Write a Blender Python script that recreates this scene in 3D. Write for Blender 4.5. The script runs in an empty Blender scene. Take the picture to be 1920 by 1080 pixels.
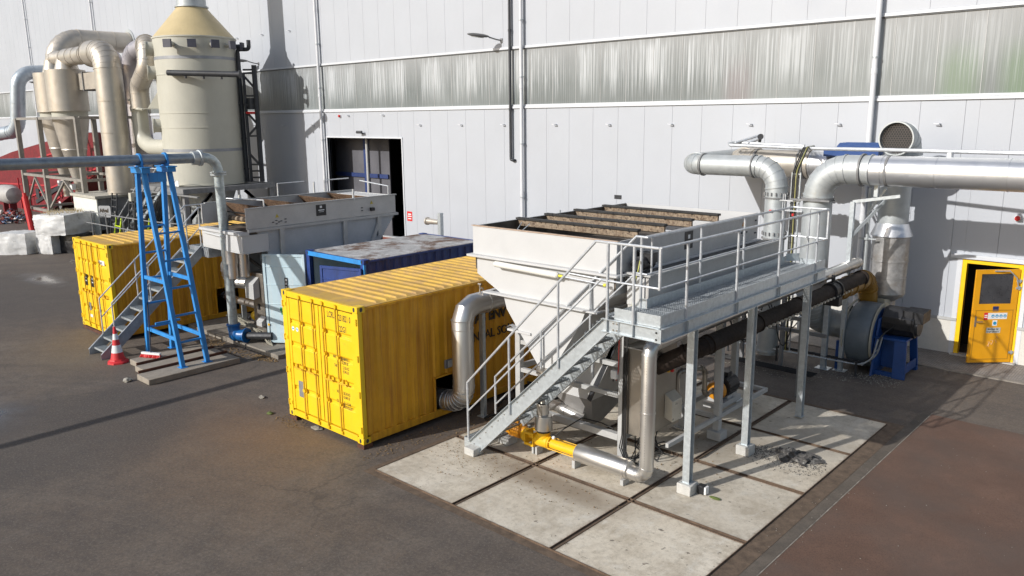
import bpy, bmesh, math, random
from mathutils import Vector, Matrix
random.seed(7)
S = bpy.context.scene
COL = S.collection
R = math.radians
# ---------------------------------------------------------------- camera
def look(yaw, pitch, roll):
    cy, sy, cp, sp = math.cos(yaw), math.sin(yaw), math.cos(pitch), math.sin(pitch)
    f = Vector((sy*cp, cy*cp, -sp)); r = Vector((cy, -sy, 0)); u = r.cross(f)
    c, s = math.cos(roll), math.sin(roll)
    return c*r+s*u, -s*r+c*u, f
r_, u_, f_ = look(-0.7431, 0.2111, -0.0107)
cam = bpy.data.cameras.new('camera'); camo = bpy.data.objects.new('camera', cam); COL.objects.link(camo)
m = Matrix((r_, u_, -f_)).transposed().to_4x4(); m.translation = (11.2648, -8.2138, 5.9329)
camo.matrix_world = m
cam.sensor_width = 36; cam.lens = 1496.6/1920*36; cam.clip_end = 600; cam.clip_start = .05
S.camera = camo
# ---------------------------------------------------------------- light
AZ, EL = R(17), R(27)
W = bpy.data.worlds.new('World'); S.world = W; W.use_nodes = True
nt = W.node_tree; bg = nt.nodes['Background']
sky = nt.nodes.new('ShaderNodeTexSky'); sky.sky_type = 'NISHITA'; sky.sun_disc = False
sky.sun_elevation = EL; sky.sun_rotation = math.pi+AZ; sky.air_density = 1.0; sky.dust_density = 1.5
nt.links.new(sky.outputs[0], bg.inputs[0]); bg.inputs[1].default_value = 0.115
sl = bpy.data.lights.new('sun', 'SUN'); sl.energy = 4.2; sl.angle = R(.5); sl.color = (1, .975, .94)
so = bpy.data.objects.new('sun', sl); COL.objects.link(so)
d = Vector((math.sin(AZ)*math.cos(EL), math.cos(AZ)*math.cos(EL), -math.sin(EL)))
so.rotation_euler = d.to_track_quat('-Z', 'Y').to_euler(); so.location = (-20, -40, 30)
S.view_settings.view_transform = 'Standard'; S.view_settings.look = 'None'
S.view_settings.gamma = 1; S.view_settings.exposure = 0.0
S.render.engine = 'CYCLES'
# ---------------------------------------------------------------- materials
MATS = {}
def ramp(nt, src, a, b, lo=(0, 0, 0, 1), hi=(1, 1, 1, 1)):
    n = nt.nodes.new('ShaderNodeMapRange'); n.inputs[1].default_value = a; n.inputs[2].default_value = b
    nt.links.new(src, n.inputs[0]); return n.outputs[0]
def noise(nt, vec, scale, detail=4, rough=.6, mul=(1, 1, 1)):
    mp = nt.nodes.new('ShaderNodeMapping'); mp.inputs[3].default_value = mul
    nt.links.new(vec, mp.inputs[0])
    n = nt.nodes.new('ShaderNodeTexNoise'); n.inputs['Scale'].default_value = scale
    n.inputs['Detail'].default_value = detail; n.inputs['Roughness'].default_value = rough
    nt.links.new(mp.outputs[0], n.inputs['Vector']); return n.outputs[0]
def mix(nt, f, a, b):
    n = nt.nodes.new('ShaderNodeMix'); n.data_type = 'RGBA'
    for s, v in ((n.inputs[0], f), (n.inputs[6], a), (n.inputs[7], b)):
        if isinstance(v, (int, float)): s.default_value = v
        elif isinstance(v, (tuple, list)): s.default_value = (*v[:3], 1)
        else: nt.links.new(v, s)
    return n.outputs[2]
def math_(nt, op, a, b=0):
    n = nt.nodes.new('ShaderNodeMath'); n.operation = op
    for s, v in zip(n.inputs, (a, b)):
        if isinstance(v, (int, float)): s.default_value = v
        else: nt.links.new(v, s)
    return n.outputs[0]
def newmat(name):
    M = bpy.data.materials.new(name); M.use_nodes = True; nt = M.node_tree
    b = nt.nodes['Principled BSDF']; g = nt.nodes.new('ShaderNodeNewGeometry')
    return M, nt, b, g.outputs['Position']
def mat(name, col, rough=.6, metal=0, var=.12, vs=3, dirt=None, streak=None, bump=0, bs=60, fine=.0, spec=.5, rv=.1):
    """col base; var tone variation; dirt=(colour, low, high, scale); streak=(colour, low, high)"""
    if name in MATS: return MATS[name]
    M, nt, b, P = newmat(name)
    n1 = noise(nt, P, vs)
    c = mix(nt, ramp(nt, n1, .3, .7), [v*(1-var) for v in col], [min(1, v*(1+var)) for v in col])
    if fine:
        c = mix(nt, math_(nt, 'MULTIPLY', ramp(nt, noise(nt, P, 45, 3, .8), .45, .7), fine), c, [v*.45 for v in col])
    if dirt:
        dc, lo, hi, sc = dirt
        c = mix(nt, ramp(nt, noise(nt, P, sc, 8, .7), lo, hi), c, dc)
    if streak:
        dc, lo, hi = streak
        c = mix(nt, ramp(nt, noise(nt, P, 1, 6, .75, (7, 7, .45)), lo, hi), c, dc)
    nt.links.new(c, b.inputs['Base Color'])
    rr = ramp(nt, noise(nt, P, vs*3), .3, .7)
    n = nt.nodes.new('ShaderNodeMapRange'); nt.links.new(rr, n.inputs[0])
    n.inputs[3].default_value = max(.05, rough-rv); n.inputs[4].default_value = min(1, rough+rv*1.2)
    nt.links.new(n.outputs[0], b.inputs['Roughness'])
    b.inputs['Metallic'].default_value = metal
    b.inputs['Specular IOR Level'].default_value = spec
    if bump:
        bn = nt.nodes.new('ShaderNodeBump'); bn.inputs['Strength'].default_value = bump; bn.inputs['Distance'].default_value = .01
        nt.links.new(noise(nt, P, bs, 4, .7), bn.inputs['Height']); nt.links.new(bn.outputs[0], b.inputs['Normal'])
    MATS[name] = M; return M
YEL = mat('yellow paint', (.80, .515, .008), .5, var=.06, vs=1.5, dirt=((.42, .22, .03), .62, .85, 5), streak=((.55, .33, .02), .6, .85), bump=.1, bs=12)
YELS = mat('weathered shade-toned yellow paint', (.66, .325, .012), .6, var=.14, vs=1.2, dirt=((.13, .055, .015), .67, .76, 10), streak=((.36, .13, .012), .46, .78), bump=.2, bs=14)  # base colour carries the shaded side's warm bounce; rust spots and streaks lie over it
YELR = mat('dusty yellow roof paint', (.60, .37, .07), .75, var=.16, vs=1.2, dirt=((.36, .22, .12), .45, .75, 2.2))
BLUEC = mat('dark blue container paint', (.015, .045, .2), .5, var=.25, streak=((.01, .02, .07), .5, .8))
BLUEB = mat('bright blue paint', (.03, .25, .62), .5, var=.12, vs=4, dirt=((.05, .11, .2), .63, .78, 14), streak=((.03, .17, .42), .5, .8), bump=.15)
BLUET = mat('blue machine paint', (.012, .06, .22), .4, var=.15)
BLUEV = mat('valve blue paint', (.01, .12, .36), .35, var=.2)
PALEB = mat('pale blue door paint', (.50, .64, .70), .55, var=.08, streak=((.62, .66, .66), .5, .8), dirt=((.3, .34, .34), .68, .8, 6))
ROOFB = mat('flaking container roof', (.42, .415, .41), .85, var=.35, vs=3, dirt=((.13, .075, .05), .50, .60, 1.1), fine=.7, bump=.6)
RED = mat('dark red paint', (.17, .008, .014), .5, var=.25)
REDB = mat('bright red paint', (.6, .02, .02), .45, var=.1)
WHITEP = mat('white sandwich panel', (.445, .465, .50), .45, var=.03, vs=.35, fine=.05, streak=((.37, .385, .40), .62, .9), bump=.04, bs=2)
TRIM = mat('white trim', (.62, .635, .66), .35, var=.02)
TRIMD = mat('shadow gap steel', (.10, .105, .11), .5)
HOPW = mat('white hopper paint', (.54, .54, .535), .42, var=.03, vs=2, fine=.08, dirt=((.45, .42, .36), .72, .85, 6))
HOPG = mat('grey hopper steel', (.50, .485, .465), .5, var=.08, fine=.25, dirt=((.24, .22, .2), .7, .85, 4))
HOPI = mat('soiled inner steel', (.10, .08, .06), .8, var=.5, vs=5)
BEIGE = mat('soiled beige screen deck', (.28, .215, .15), .8, var=.3, vs=14, dirt=((.07, .04, .025), .48, .64, 22), streak=((.12, .07, .04), .5, .7), bump=.2)
BLACKR = mat('black rubber', (.02, .019, .018), .6, var=.5)
BLACKP = mat('black plastic', (.018, .018, .02), .45, var=.2)
GALV = mat('galvanised steel', (.52, .56, .58), .42, .55, var=.12, vs=14, fine=.15)
GALVR = mat('galvanised tube', (.58, .60, .62), .38, .5, var=.14, vs=9)
GALVD = mat('dull galvanised duct', (.47, .495, .50), .5, .45, var=.08, vs=5, dirt=((.42, .41, .36), .55, .8, 2))
STAIN = mat('stainless cladding', (.66, .645, .62), .36, .92, var=.02, vs=2, rv=.03)
STAIND = mat('brushed stainless', (.36, .325, .28), .40, .8, var=.1, vs=2)
SHINY = mat('bright aluminium duct', (.74, .75, .77), .34, .8, var=.03, vs=2, bump=.03, bs=3, rv=.03)
CHAMP = mat('champagne steel duct', (.53, .485, .42), .42, .5, var=.08, vs=1.5, dirt=((.45, .38, .28), .6, .85, 3))
CREAM = mat('cream polymer', (.50, .485, .41), .5, var=.05, vs=1, fine=.12, streak=((.44, .42, .34), .55, .85))
CREAMY = mat('yellowed cone polymer', (.56, .45, .25), .5, var=.06, vs=2, fine=.15)
BROWNP = mat('dark brown pipe', (.026, .018, .014), .7, var=.3, vs=6, spec=.25)
PUMPY = mat('pump yellow paint', (.85, .48, .01), .4, var=.08, dirt=((.4, .2, .01), .66, .8, 12))
PUMPO = mat('orange casting paint', (.62, .25, .01), .45, var=.15)
AMBER = mat('amber pipe plastic', (.24, .125, .015), .45, var=.15)
CONC = mat('concrete block', (.50, .49, .46), .85, var=.12, vs=9, fine=.3, bump=.3)
OLDC = mat('weathered concrete', (.26, .23, .19), .9, var=.2, vs=5, fine=.4, dirt=((.10, .08, .06), .56, .72, 4), bump=.4)
PLINTH = mat('plinth concrete', (.62, .60, .55), .8, var=.05, vs=4, fine=.15)
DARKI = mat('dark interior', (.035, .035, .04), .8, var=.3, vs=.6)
DARKM = mat('dark painted steel', (.035, .037, .042), .5, var=.3)
GREYM = mat('grey frame steel', (.20, .20, .20), .55, var=.2, vs=5)
LGREY = mat('light grey frame paint', (.44, .44, .43), .5, var=.08, vs=5, fine=.15)
FANG = mat('slate fan paint', (.12, .145, .165), .42, var=.12, vs=4)
FANL = mat('sandy fan paint', (.38, .36, .29), .5, var=.1)
WRAP = mat('white bale film', (.64, .64, .63), .4, var=.1, vs=5, dirt=((.16, .14, .11), .62, .70, 3.5), streak=((.38, .36, .33), .6, .85), bump=.7, bs=8)
WRAPB = mat('black bale film', (.025, .025, .027), .35, var=.5, vs=6, dirt=((.25, .24, .23), .62, .7, 7), bump=.9, bs=12)
SHED = mat('off white shed sheet', (.66, .66, .60), .6, var=.05, dirt=((.3, .3, .26), .68, .8, 2))
GLASSD = mat('dark window glass', (.055, .055, .06), .3, var=.3)
ORDOOR = mat('orange yellow door paint', (.76, .345, .006), .42, var=.06)
RUSTB = mat('rusty brown beam', (.09, .035, .02), .8, var=.4, vs=8)
INK = mat('black lettering', (.05, .035, .02), .7)
WOOD = mat('pale slats', (.45, .33, .2), .7, var=.3, vs=20)
LIME = mat('lime plastic', (.55, .72, .02), .45)
WHITE = mat('white plastic', (.78, .78, .77), .4, var=.03)
NAVY = mat('navy sticker', (.02, .03, .12), .5)
CYAN = mat('blue pictogram', (.02, .28, .5), .5)
COPPER = mat('grey ash heap', (.075, .07, .066), .9, var=.6, vs=14, dirt=((.30, .29, .27), .52, .68, 12), bump=1)
LEAF = mat('dry leaf litter', (.20, .13, .06), .9, var=.6, vs=20)
LITTER = mat('pale litter', (.30, .28, .24), .8, var=.4, vs=10)
WEED = mat('weed green', (.10, .13, .03), .8, var=.4, vs=9)
# ---------------------------------------------------------------- mesh kit
Z = Vector((0, 0, 1))
class MB:
    def __init__(s): s.v = []; s.f = []; s.flat = False
    def add(s, vs, fs):
        n = len(s.v); s.v += [tuple(v) for v in vs]; s.f += [tuple(n+i for i in f) for f in fs]; return s
    def box(s, x0, x1, y0, y1, z0, z1):
        return s.add([(x, y, z) for x in (x0, x1) for y in (y0, y1) for z in (z0, z1)],
                     [(0, 1, 3, 2), (4, 6, 7, 5), (0, 4, 5, 1), (2, 3, 7, 6), (0, 2, 6, 4), (1, 5, 7, 3)])
    def bar(s, p, q, w, h=None, up=Z, off=(0, 0)):
        p, q, up = Vector(p), Vector(q), Vector(up); h = h or w
        a = (q-p).normalized()
        if abs(a.dot(up)) > .99: up = Vector((0, 1, 0))
        x = a.cross(up).normalized(); y = x.cross(a)
        o = x*off[0]+y*off[1]
        vs = [b+o+x*(i*w/2)+y*(j*h/2) for b in (p, q) for i, j in ((-1, -1), (1, -1), (1, 1), (-1, 1))]
        return s.add(vs, [(0, 3, 2, 1), (4, 5, 6, 7), (0, 1, 5, 4), (1, 2, 6, 5), (2, 3, 7, 6), (3, 0, 4, 7)])
    def hbeam(s, p, q, w, h, t=.008, up=Z):
        s.bar(p, q, t, h-2*t, up); s.bar(p, q, w, t, up, (0, h/2-t/2)); return s.bar(p, q, w, t, up, (0, -h/2+t/2))
    def ring_pts(s, c, a, r, n, ref=None):
        a = Vector(a).normalized(); ref = ref or (Z if abs(a.z) < .9 else Vector((0, 1, 0)))
        x = a.cross(ref).normalized(); y = a.cross(x)
        return [Vector(c)+x*(r*math.cos(2*math.pi*i/n))+y*(r*math.sin(2*math.pi*i/n)) for i in range(n)]
    def sweep(s, rings, caps=True, closed=False):
        n = len(rings[0]); vs = [p for r in rings for p in r]; fs = []
        m = len(rings)
        for k in range(m if closed else m-1):
            for i in range(n):
                a = k*n+i; b = k*n+(i+1) % n; c = ((k+1) % m)*n+(i+1) % n; d = ((k+1) % m)*n+i
                fs.append((a, b, c, d))
        if caps and not closed: fs += [tuple(range(n-1, -1, -1)), tuple((m-1)*n+i for i in range(n))]
        return s.add(vs, fs)
    def tube(s, pts, r, n=10, caps=True):
        pts = [Vector(p) for p in pts]; rs = r if isinstance(r, (list, tuple)) else [r]*len(pts)
        rings = []; ref = None
        for i, p in enumerate(pts):
            a = (pts[min(i+1, len(pts)-1)]-pts[max(i-1, 0)]).normalized()
            if i and i < len(pts)-1:
                d1 = (p-pts[i-1]).normalized(); d2 = (pts[i+1]-p).normalized(); a = (d1+d2).normalized()
                k = 1/max(.3, a.dot(d1))
            else: k = 1; d1 = a
            if ref is None: ref = Z if abs(a.z) < .9 else Vector((0, 1, 0))
            x = a.cross(ref)
            if x.length < 1e-3: x = a.orthogonal()
            x.normalize(); y = a.cross(x).normalized()
            rr = rs[i]; ring = []
            for j in range(n):
                t = 2*math.pi*j/n; ring.append(p+x*(rr*math.cos(t))+y*(rr*math.sin(t)))
            rings.append(ring); ref = y*-1 if False else ref
            nref = x.cross(a)   # keep frame
            ref = nref
        return s.sweep(rings, caps)
    def cyl(s, p, q, r, r2=None, n=16, caps=True):
        return s.tube([p, q], [r, r if r2 is None else r2], n, caps)
    def lathe(s, o, a, prof, n=24, caps=True):
        a = Vector(a).normalized(); o = Vector(o)
        return s.sweep([s.ring_pts(o+a*t, a, max(r, .0005), n) for t, r in prof], caps)
    def band(s, c, a, r, w=.03, h=.012, n=24):
        return s.lathe(Vector(c)-Vector(a).normalized()*w/2, a, [(0, r-.004), (0, r+h), (w, r+h), (w, r-.004)], n, False)
    def prism(s, pts, vec):
        pts = [Vector(p) for p in pts]; v = Vector(vec); n = len(pts)
        return s.add(pts+[p+v for p in pts], [tuple(range(n-1, -1, -1)), tuple(range(n, 2*n))]+[(i, (i+1) % n, n+(i+1) % n, n+i) for i in range(n)])
    def plate(s, a, b, c, d, t):
        a, b, c, d = map(Vector, (a, b, c, d)); n = (b-a).cross(d-a).normalized()*t
        return s.prism([a, b, c, d], n)
    def extr(s, prof, vec):   # open polyline swept along vec, sheet with thickness by solid look
        v = Vector(vec); n = len(prof); pts = [Vector(p) for p in prof]
        return s.add(pts+[p+v for p in pts], [(i, i+1, n+i+1, n+i) for i in range(n-1)])
    def sphere(s, c, r, n=12, sc=(1, 1, 1)):
        c = Vector(c); rings = []
        for k in range(n//2+1):
            t = math.pi*k/(n//2); rr = max(math.sin(t), .002)*r
            rings.append([c+Vector((math.cos(2*math.pi*i/n)*rr*sc[0], math.sin(2*math.pi*i/n)*rr*sc[1], math.cos(t)*r*sc[2])) for i in range(n)])
        return s.sweep(rings, True)
def fillet(pts, R_, seg=5):
    pts = [Vector(p) for p in pts]; out = [pts[0]]; arcs = []
    for i in range(1, len(pts)-1):
        a, b, c = pts[i-1], pts[i], pts[i+1]; d1 = (a-b).normalized(); d2 = (c-b).normalized()
        ang = d1.angle(d2, 3.1416)
        if ang > 3.05: out.append(b); continue
        r = R_[i-1] if isinstance(R_, (list, tuple)) else R_
        L = min(r/math.tan(ang/2), (a-b).length*.95, (c-b).length*.95); r = L*math.tan(ang/2)
        bis = (d1+d2).normalized(); ce = b+bis*(r/math.sin(ang/2))
        s0 = b+d1*L-ce; s1 = b+d2*L-ce; tot = s0.angle(s1, 0.0); ax = s0.cross(s1).normalized()
        A = []
        for k in range(seg+1):
            A.append(ce+Matrix.Rotation(tot*k/seg, 3, ax) @ s0)
        out += A; arcs.append(A)
    return out+[pts[-1]], arcs
def duct(mb, pts, r, bend, seg=5, n=24, ribs=1.0, h=.012, w=.03, caps=True, ends=True):
    P, arcs = fillet(pts, bend, seg)
    mb.tube(P, r, n, caps)
    for A in arcs:
        for k in range(len(A)):
            a = A[min(k+1, len(A)-1)]-A[max(k-1, 0)]
            mb.band(A[k], a, r, w*(1 if k in (0, len(A)-1) else .5), h*(1 if k in (0, len(A)-1) else .45), n)
    pts = P
    for i in range(len(P)-1):
        L = (P[i+1]-P[i]).length
        if L > ribs*1.3:
            k = int(L/ribs)
            for j in range(1, k+1): mb.band(P[i].lerp(P[i+1], j/(k+1)), P[i+1]-P[i], r, w, h, n)
    if ends:
        mb.band(P[0].lerp(P[1], .02), P[1]-P[0], r, w, h*1.6, n); mb.band(P[-1].lerp(P[-2], .02), P[-1]-P[-2], r, w, h*1.6, n)
    return P
ORG = {}
def thing(name, label, cat, loc, group=None):
    o = bpy.data.objects.new(name, None); COL.objects.link(o); o.location = loc; o.empty_display_size = .2
    o['label'] = label; o['category'] = cat
    if group: o['group'] = group
    ORG[o] = Vector(loc); return o
def obj(name, mb, m, parent=None, loc=None, bevel=0, label=None, smooth=30):
    org = ORG[parent] if parent else Vector(loc or (0, 0, 0))
    me = bpy.data.meshes.new(name)
    me.from_pydata([tuple(Vector(v)-org) for v in mb.v], [], mb.f)
    me.materials.append(m)
    bm = bmesh.new(); bm.from_mesh(me); bmesh.ops.recalc_face_normals(bm, faces=bm.faces); bm.to_mesh(me); bm.free()
    for p in me.polygons: p.use_smooth = True
    me.set_sharp_from_angle(angle=R(smooth))
    o = bpy.data.objects.new(name, me); COL.objects.link(o)
    if parent: o.parent = parent
    else: o.location = org
    ORG[o] = org
    if bevel:
        b = o.modifiers.new('bevel', 'BEVEL'); b.width = bevel; b.segments = 1; b.limit_method = 'ANGLE'; b.angle_limit = R(40)
    if label: o['label'] = label
    return o
def tag(o, label, cat, group=None):
    o['label'] = label; o['category'] = cat
    if group: o['group'] = group
    return o
def struct(name, mb, m, **k):
    o = obj(name, mb, m, **k); o['kind'] = 'structure'; return o
def text(s, size, org, xdir, ydir, m, parent, name='lettering', ext=.001, align='LEFT', bold=0, xs=1.0):
    c = bpy.data.curves.new(name, 'FONT'); c.body = s; c.size = size; c.extrude = ext; c.align_x = align; c.offset = bold
    c.resolution_u = 2
    t = bpy.data.objects.new('tmp', c); COL.objects.link(t); bpy.context.view_layer.update()
    me = bpy.data.meshes.new_from_object(t.evaluated_get(bpy.context.evaluated_depsgraph_get()))
    bpy.data.objects.remove(t); bpy.data.curves.remove(c)
    x = Vector(xdir).normalized(); y = Vector(ydir).normalized(); n = x.cross(y)
    M4 = Matrix((x*xs, y, n)).transposed().to_4x4(); M4.translation = Vector(org)-ORG[parent]
    me.transform(M4); me.materials.clear(); me.materials.append(m); me.name = name
    o = bpy.data.objects.new(name, me); COL.objects.link(o); o.parent = parent; ORG[o] = ORG[parent]; return o
def copy_tree(o, parent=None):
    c = o.copy(); COL.objects.link(c)
    if parent: c.parent = parent
    for ch in list(o.children): copy_tree(ch, c)
    return c
def rep(root, delta, label, group=None):
    c = copy_tree(root); c.location = root.location+Vector(delta); c['label'] = label
    if group: c['group'] = group
    return c
def jit(mb, a, seed=1):
    rnd = random.Random(seed); mb.v = [tuple(c+rnd.uniform(-a, a) for c in v) for v in mb.v]; return mb
# ---------------------------------------------------------------- ground materials
def asphalt():
    M, nt, b, P = newmat('asphalt')
    big = ramp(nt, noise(nt, P, .22, 5, .6), .35, .68)
    c = mix(nt, big, (.118, .091, .071), (.168, .134, .104))
    c = mix(nt, math_(nt, 'MULTIPLY', ramp(nt, noise(nt, P, 1.4, 8, .78), .46, .62), .5), c, (.068, .058, .052))
    c = mix(nt, math_(nt, 'MULTIPLY', ramp(nt, noise(nt, P, .9, 8, .75, (1, .35, 1)), .50, .66), .45), c, (.20, .17, .14))
    sp = nt.nodes.new('ShaderNodeSeparateXYZ'); nt.links.new(P, sp.inputs[0])
    def blob(x, y, rx, ry, lo=1.0, hi=.3):
        dx = math_(nt, 'DIVIDE', math_(nt, 'SUBTRACT', sp.outputs[0], x), rx)
        dy = math_(nt, 'DIVIDE', math_(nt, 'SUBTRACT', sp.outputs[1], y), ry)
        d = math_(nt, 'SQRT', math_(nt, 'ADD', math_(nt, 'MULTIPLY', dx, dx), math_(nt, 'MULTIPLY', dy, dy)))
        d = math_(nt, 'ADD', d, math_(nt, 'MULTIPLY', math_(nt, 'SUBTRACT', noise(nt, P, 1.3, 7, .7), .5), 1.1))
        return ramp(nt, d, lo, hi)
    # wheel tracks curving through the yard
    dx = math_(nt, 'SUBTRACT', sp.outputs[0], 6); dy = math_(nt, 'SUBTRACT', sp.outputs[1], -22)
    rad = math_(nt, 'SQRT', math_(nt, 'ADD', math_(nt, 'MULTIPLY', dx, dx), math_(nt, 'MULTIPLY', dy, dy)))
    cb = nt.nodes.new('ShaderNodeCombineXYZ'); nt.links.new(rad, cb.inputs[0]); nt.links.new(math_(nt, 'MULTIPLY', sp.outputs[0], .06), cb.inputs[1])
    tr = ramp(nt, noise(nt, cb.outputs[0], 1.7, 6, .7), .46, .68)
    c = mix(nt, math_(nt, 'MULTIPLY', tr, .5), c, (.075, .062, .054))
    tr2 = ramp(nt, noise(nt, cb.outputs[0], 3.1, 6, .75), .54, .7)
    c = mix(nt, math_(nt, 'MULTIPLY', tr2, .35), c, (.19, .16, .13))
    c = mix(nt, math_(nt, 'MULTIPLY', ramp(nt, noise(nt, P, 5, 7, .85), .48, .62), .4), c, (.060, .050, .044))
    c = mix(nt, math_(nt, 'MULTIPLY', blob(-2.3, -.9, 2.8, 1.4, 1.1, .1), .5), c, (.22, .125, .06))
    c = mix(nt, math_(nt, 'MULTIPLY', blob(-10.5, -1.2, 2.6, 1.4, 1.1, .1), .45), c, (.20, .15, .09))
    c = mix(nt, math_(nt, 'MULTIPLY', blob(-1.3, -2.2, 4.5, 1.6), .35), c, (.19, .12, .07))
    wet = blob(-7.6, -4.4, 2.2, 1.5, .95, .2); wet2 = blob(-22.5, 1.8, 2.6, .9, .9, .1)
    wets = math_(nt, 'MAXIMUM', wet, wet2)
    damp = math_(nt, 'MAXIMUM', blob(-5.2, -3.4, 2.6, 2.6, 1.1, .8), blob(-20, 0, 6, 3, 1.1, .6))
    c = mix(nt, math_(nt, 'MULTIPLY', damp, .55), c, (.06, .052, .048))
    c = mix(nt, math_(nt, 'MULTIPLY', ramp(nt, noise(nt, P, 16, 5, .85), .46, .58), .42), c, (.060, .050, .044))
    c = mix(nt, math_(nt, 'MULTIPLY', ramp(nt, noise(nt, P, 24, 4, .85), .53, .62), .4), c, (.24, .21, .18))
    vo = nt.nodes.new('ShaderNodeTexVoronoi'); vo.feature = 'DISTANCE_TO_EDGE'; vo.inputs['Scale'].default_value = .22
    ad = nt.nodes.new('ShaderNodeVectorMath'); ad.operation = 'ADD'; nt.links.new(P, ad.inputs[0])
    nn = nt.nodes.new('ShaderNodeTexNoise'); nn.inputs['Scale'].default_value = 1.1; nn.inputs['Detail'].default_value = 7; nt.links.new(P, nn.inputs['Vector'])
    nt.links.new(nn.outputs[1], ad.inputs[1]); nt.links.new(ad.outputs[0], vo.inputs['Vector'])
    crack = math_(nt, 'MULTIPLY', ramp(nt, vo.outputs[0], .006, .001), ramp(nt, noise(nt, P, .3, 3, .5), .48, .6))
    c = mix(nt, math_(nt, 'MULTIPLY', crack, .35), c, (.035, .03, .027))
    grit = ramp(nt, noise(nt, P, 60, 3, .9), .62, .72)
    c = mix(nt, math_(nt, 'MULTIPLY', grit, .35), c, (.3, .28, .26))
    g2 = ramp(nt, noise(nt, P, 90, 2, .9), .40, .30)
    c = mix(nt, math_(nt, 'MULTIPLY', g2, .45), c, (.03, .028, .026))
    nt.links.new(c, b.inputs['Base Color'])
    r = nt.nodes.new('ShaderNodeMapRange'); nt.links.new(wets, r.inputs[0]); r.inputs[3].default_value = .78; r.inputs[4].default_value = .12
    nt.links.new(r.outputs[0], b.inputs['Roughness'])
    bn = nt.nodes.new('ShaderNodeBump'); bn.inputs['Distance'].default_value = .006
    q = nt.nodes.new('ShaderNodeMapRange'); nt.links.new(wets, q.inputs[0]); q.inputs[3].default_value = .8; q.inputs[4].default_value = .02
    nt.links.new(q.outputs[0], bn.inputs['Strength'])
    nt.links.new(noise(nt, P, 70, 4, .8), bn.inputs['Height']); nt.links.new(bn.outputs[0], b.inputs['Normal'])
    return M
def slabmat():
    M, nt, b, P = newmat('concrete slab')
    c = mix(nt, ramp(nt, noise(nt, P, .8, 5, .6), .35, .7), (.62, .545, .43), (.75, .685, .57))
    c = mix(nt, math_(nt, 'MULTIPLY', ramp(nt, noise(nt, P, 1.3, 8, .8), .45, .62), .65), c, (.34, .28, .20))
    c = mix(nt, math_(nt, 'MULTIPLY', ramp(nt, noise(nt, P, 2.1, 8, .85, (1.3, 1, 1)), .52, .64), .7), c, (.68, .645, .57))
    c = mix(nt, math_(nt, 'MULTIPLY', ramp(nt, noise(nt, P, 10, 6, .9), .50, .62), .45), c, (.30, .25, .18))
    c = mix(nt, math_(nt, 'MULTIPLY', ramp(nt, noise(nt, P, 4.5, 5, .6), .655, .69), .85), c, (.15, .12, .09))
    c = mix(nt, math_(nt, 'MULTIPLY', ramp(nt, noise(nt, P, 9, 4, .7), .655, .69), .8), c, (.17, .15, .12))
    c = mix(nt, math_(nt, 'MULTIPLY', ramp(nt, noise(nt, P, 70, 2, .8), .60, .72), .35), c, (.2, .18, .15))
    sp = nt.nodes.new('ShaderNodeSeparateXYZ'); nt.links.new(P, sp.inputs[0])
    # trodden-in dirt where the machine drips
    for (x, y, rx, ry, col, a) in ((3.4, 1.2, 2.0, .45, (.20, .14, .085), .8), (4.6, 4.4, 1.1, 1.0, (.17, .14, .11), .6),
                                   (1.6, 2.9, 1.3, 1.2, (.15, .12, .09), .75), (3.9, 6.4, .9, .9, (.20, .18, .15), .6), (6, 5.6, 1.2, .8, (.24, .22, .19), .5)):
        dx = math_(nt, 'DIVIDE', math_(nt, 'SUBTRACT', sp.outputs[0], x), rx); dy = math_(nt, 'DIVIDE', math_(nt, 'SUBTRACT', sp.outputs[1], y), ry)
        dd = math_(nt, 'SQRT', math_(nt, 'ADD', math_(nt, 'MULTIPLY', dx, dx), math_(nt, 'MULTIPLY', dy, dy)))
        dd = math_(nt, 'ADD', dd, math_(nt, 'MULTIPLY', math_(nt, 'SUBTRACT', noise(nt, P, 2.6, 8, .7), .5), 1.4))
        c = mix(nt, math_(nt, 'MULTIPLY', ramp(nt, dd, 1.1, .35), a), c, col)
    cc = nt.nodes.new('ShaderNodeCombineXYZ')
    nt.links.new(math_(nt, 'FLOOR', math_(nt, 'DIVIDE', math_(nt, 'SUBTRACT', sp.outputs[0], .807), 1.988)), cc.inputs[0]); nt.links.new(math_(nt, 'FLOOR', math_(nt, 'DIVIDE', math_(nt, 'ADD', sp.outputs[1], .45), 1.988)), cc.inputs[1])
    wn = nt.nodes.new('ShaderNodeTexWhiteNoise'); nt.links.new(cc.outputs[0], wn.inputs[0])
    c = mix(nt, math_(nt, 'MULTIPLY', wn.outputs[0], .32), c, (.36, .33, .28))
    # dirt creeping in from the joints
    ed = []
    for o_, s0 in ((0, .807), (1, -.45)):
        fr = math_(nt, 'FRACT', math_(nt, 'DIVIDE', math_(nt, 'SUBTRACT', sp.outputs[o_], s0), 1.988)); ed.append(math_(nt, 'ABSOLUTE', math_(nt, 'SUBTRACT', fr, .5)))
    em = math_(nt, 'ADD', math_(nt, 'MAXIMUM', ed[0], ed[1]), math_(nt, 'MULTIPLY', math_(nt, 'SUBTRACT', noise(nt, P, 6, 6, .75), .5), .12))
    c = mix(nt, math_(nt, 'MULTIPLY', ramp(nt, em, .455, .50), .75), c, (.20, .16, .115))
    nt.links.new(c, b.inputs['Base Color']); b.inputs['Roughness'].default_value = .85
    bn = nt.nodes.new('ShaderNodeBump'); bn.inputs['Strength'].default_value = .3; bn.inputs['Distance'].default_value = .005
    nt.links.new(noise(nt, P, 40, 4, .8), bn.inputs['Height']); nt.links.new(bn.outputs[0], b.inputs['Normal'])
    return M
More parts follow.
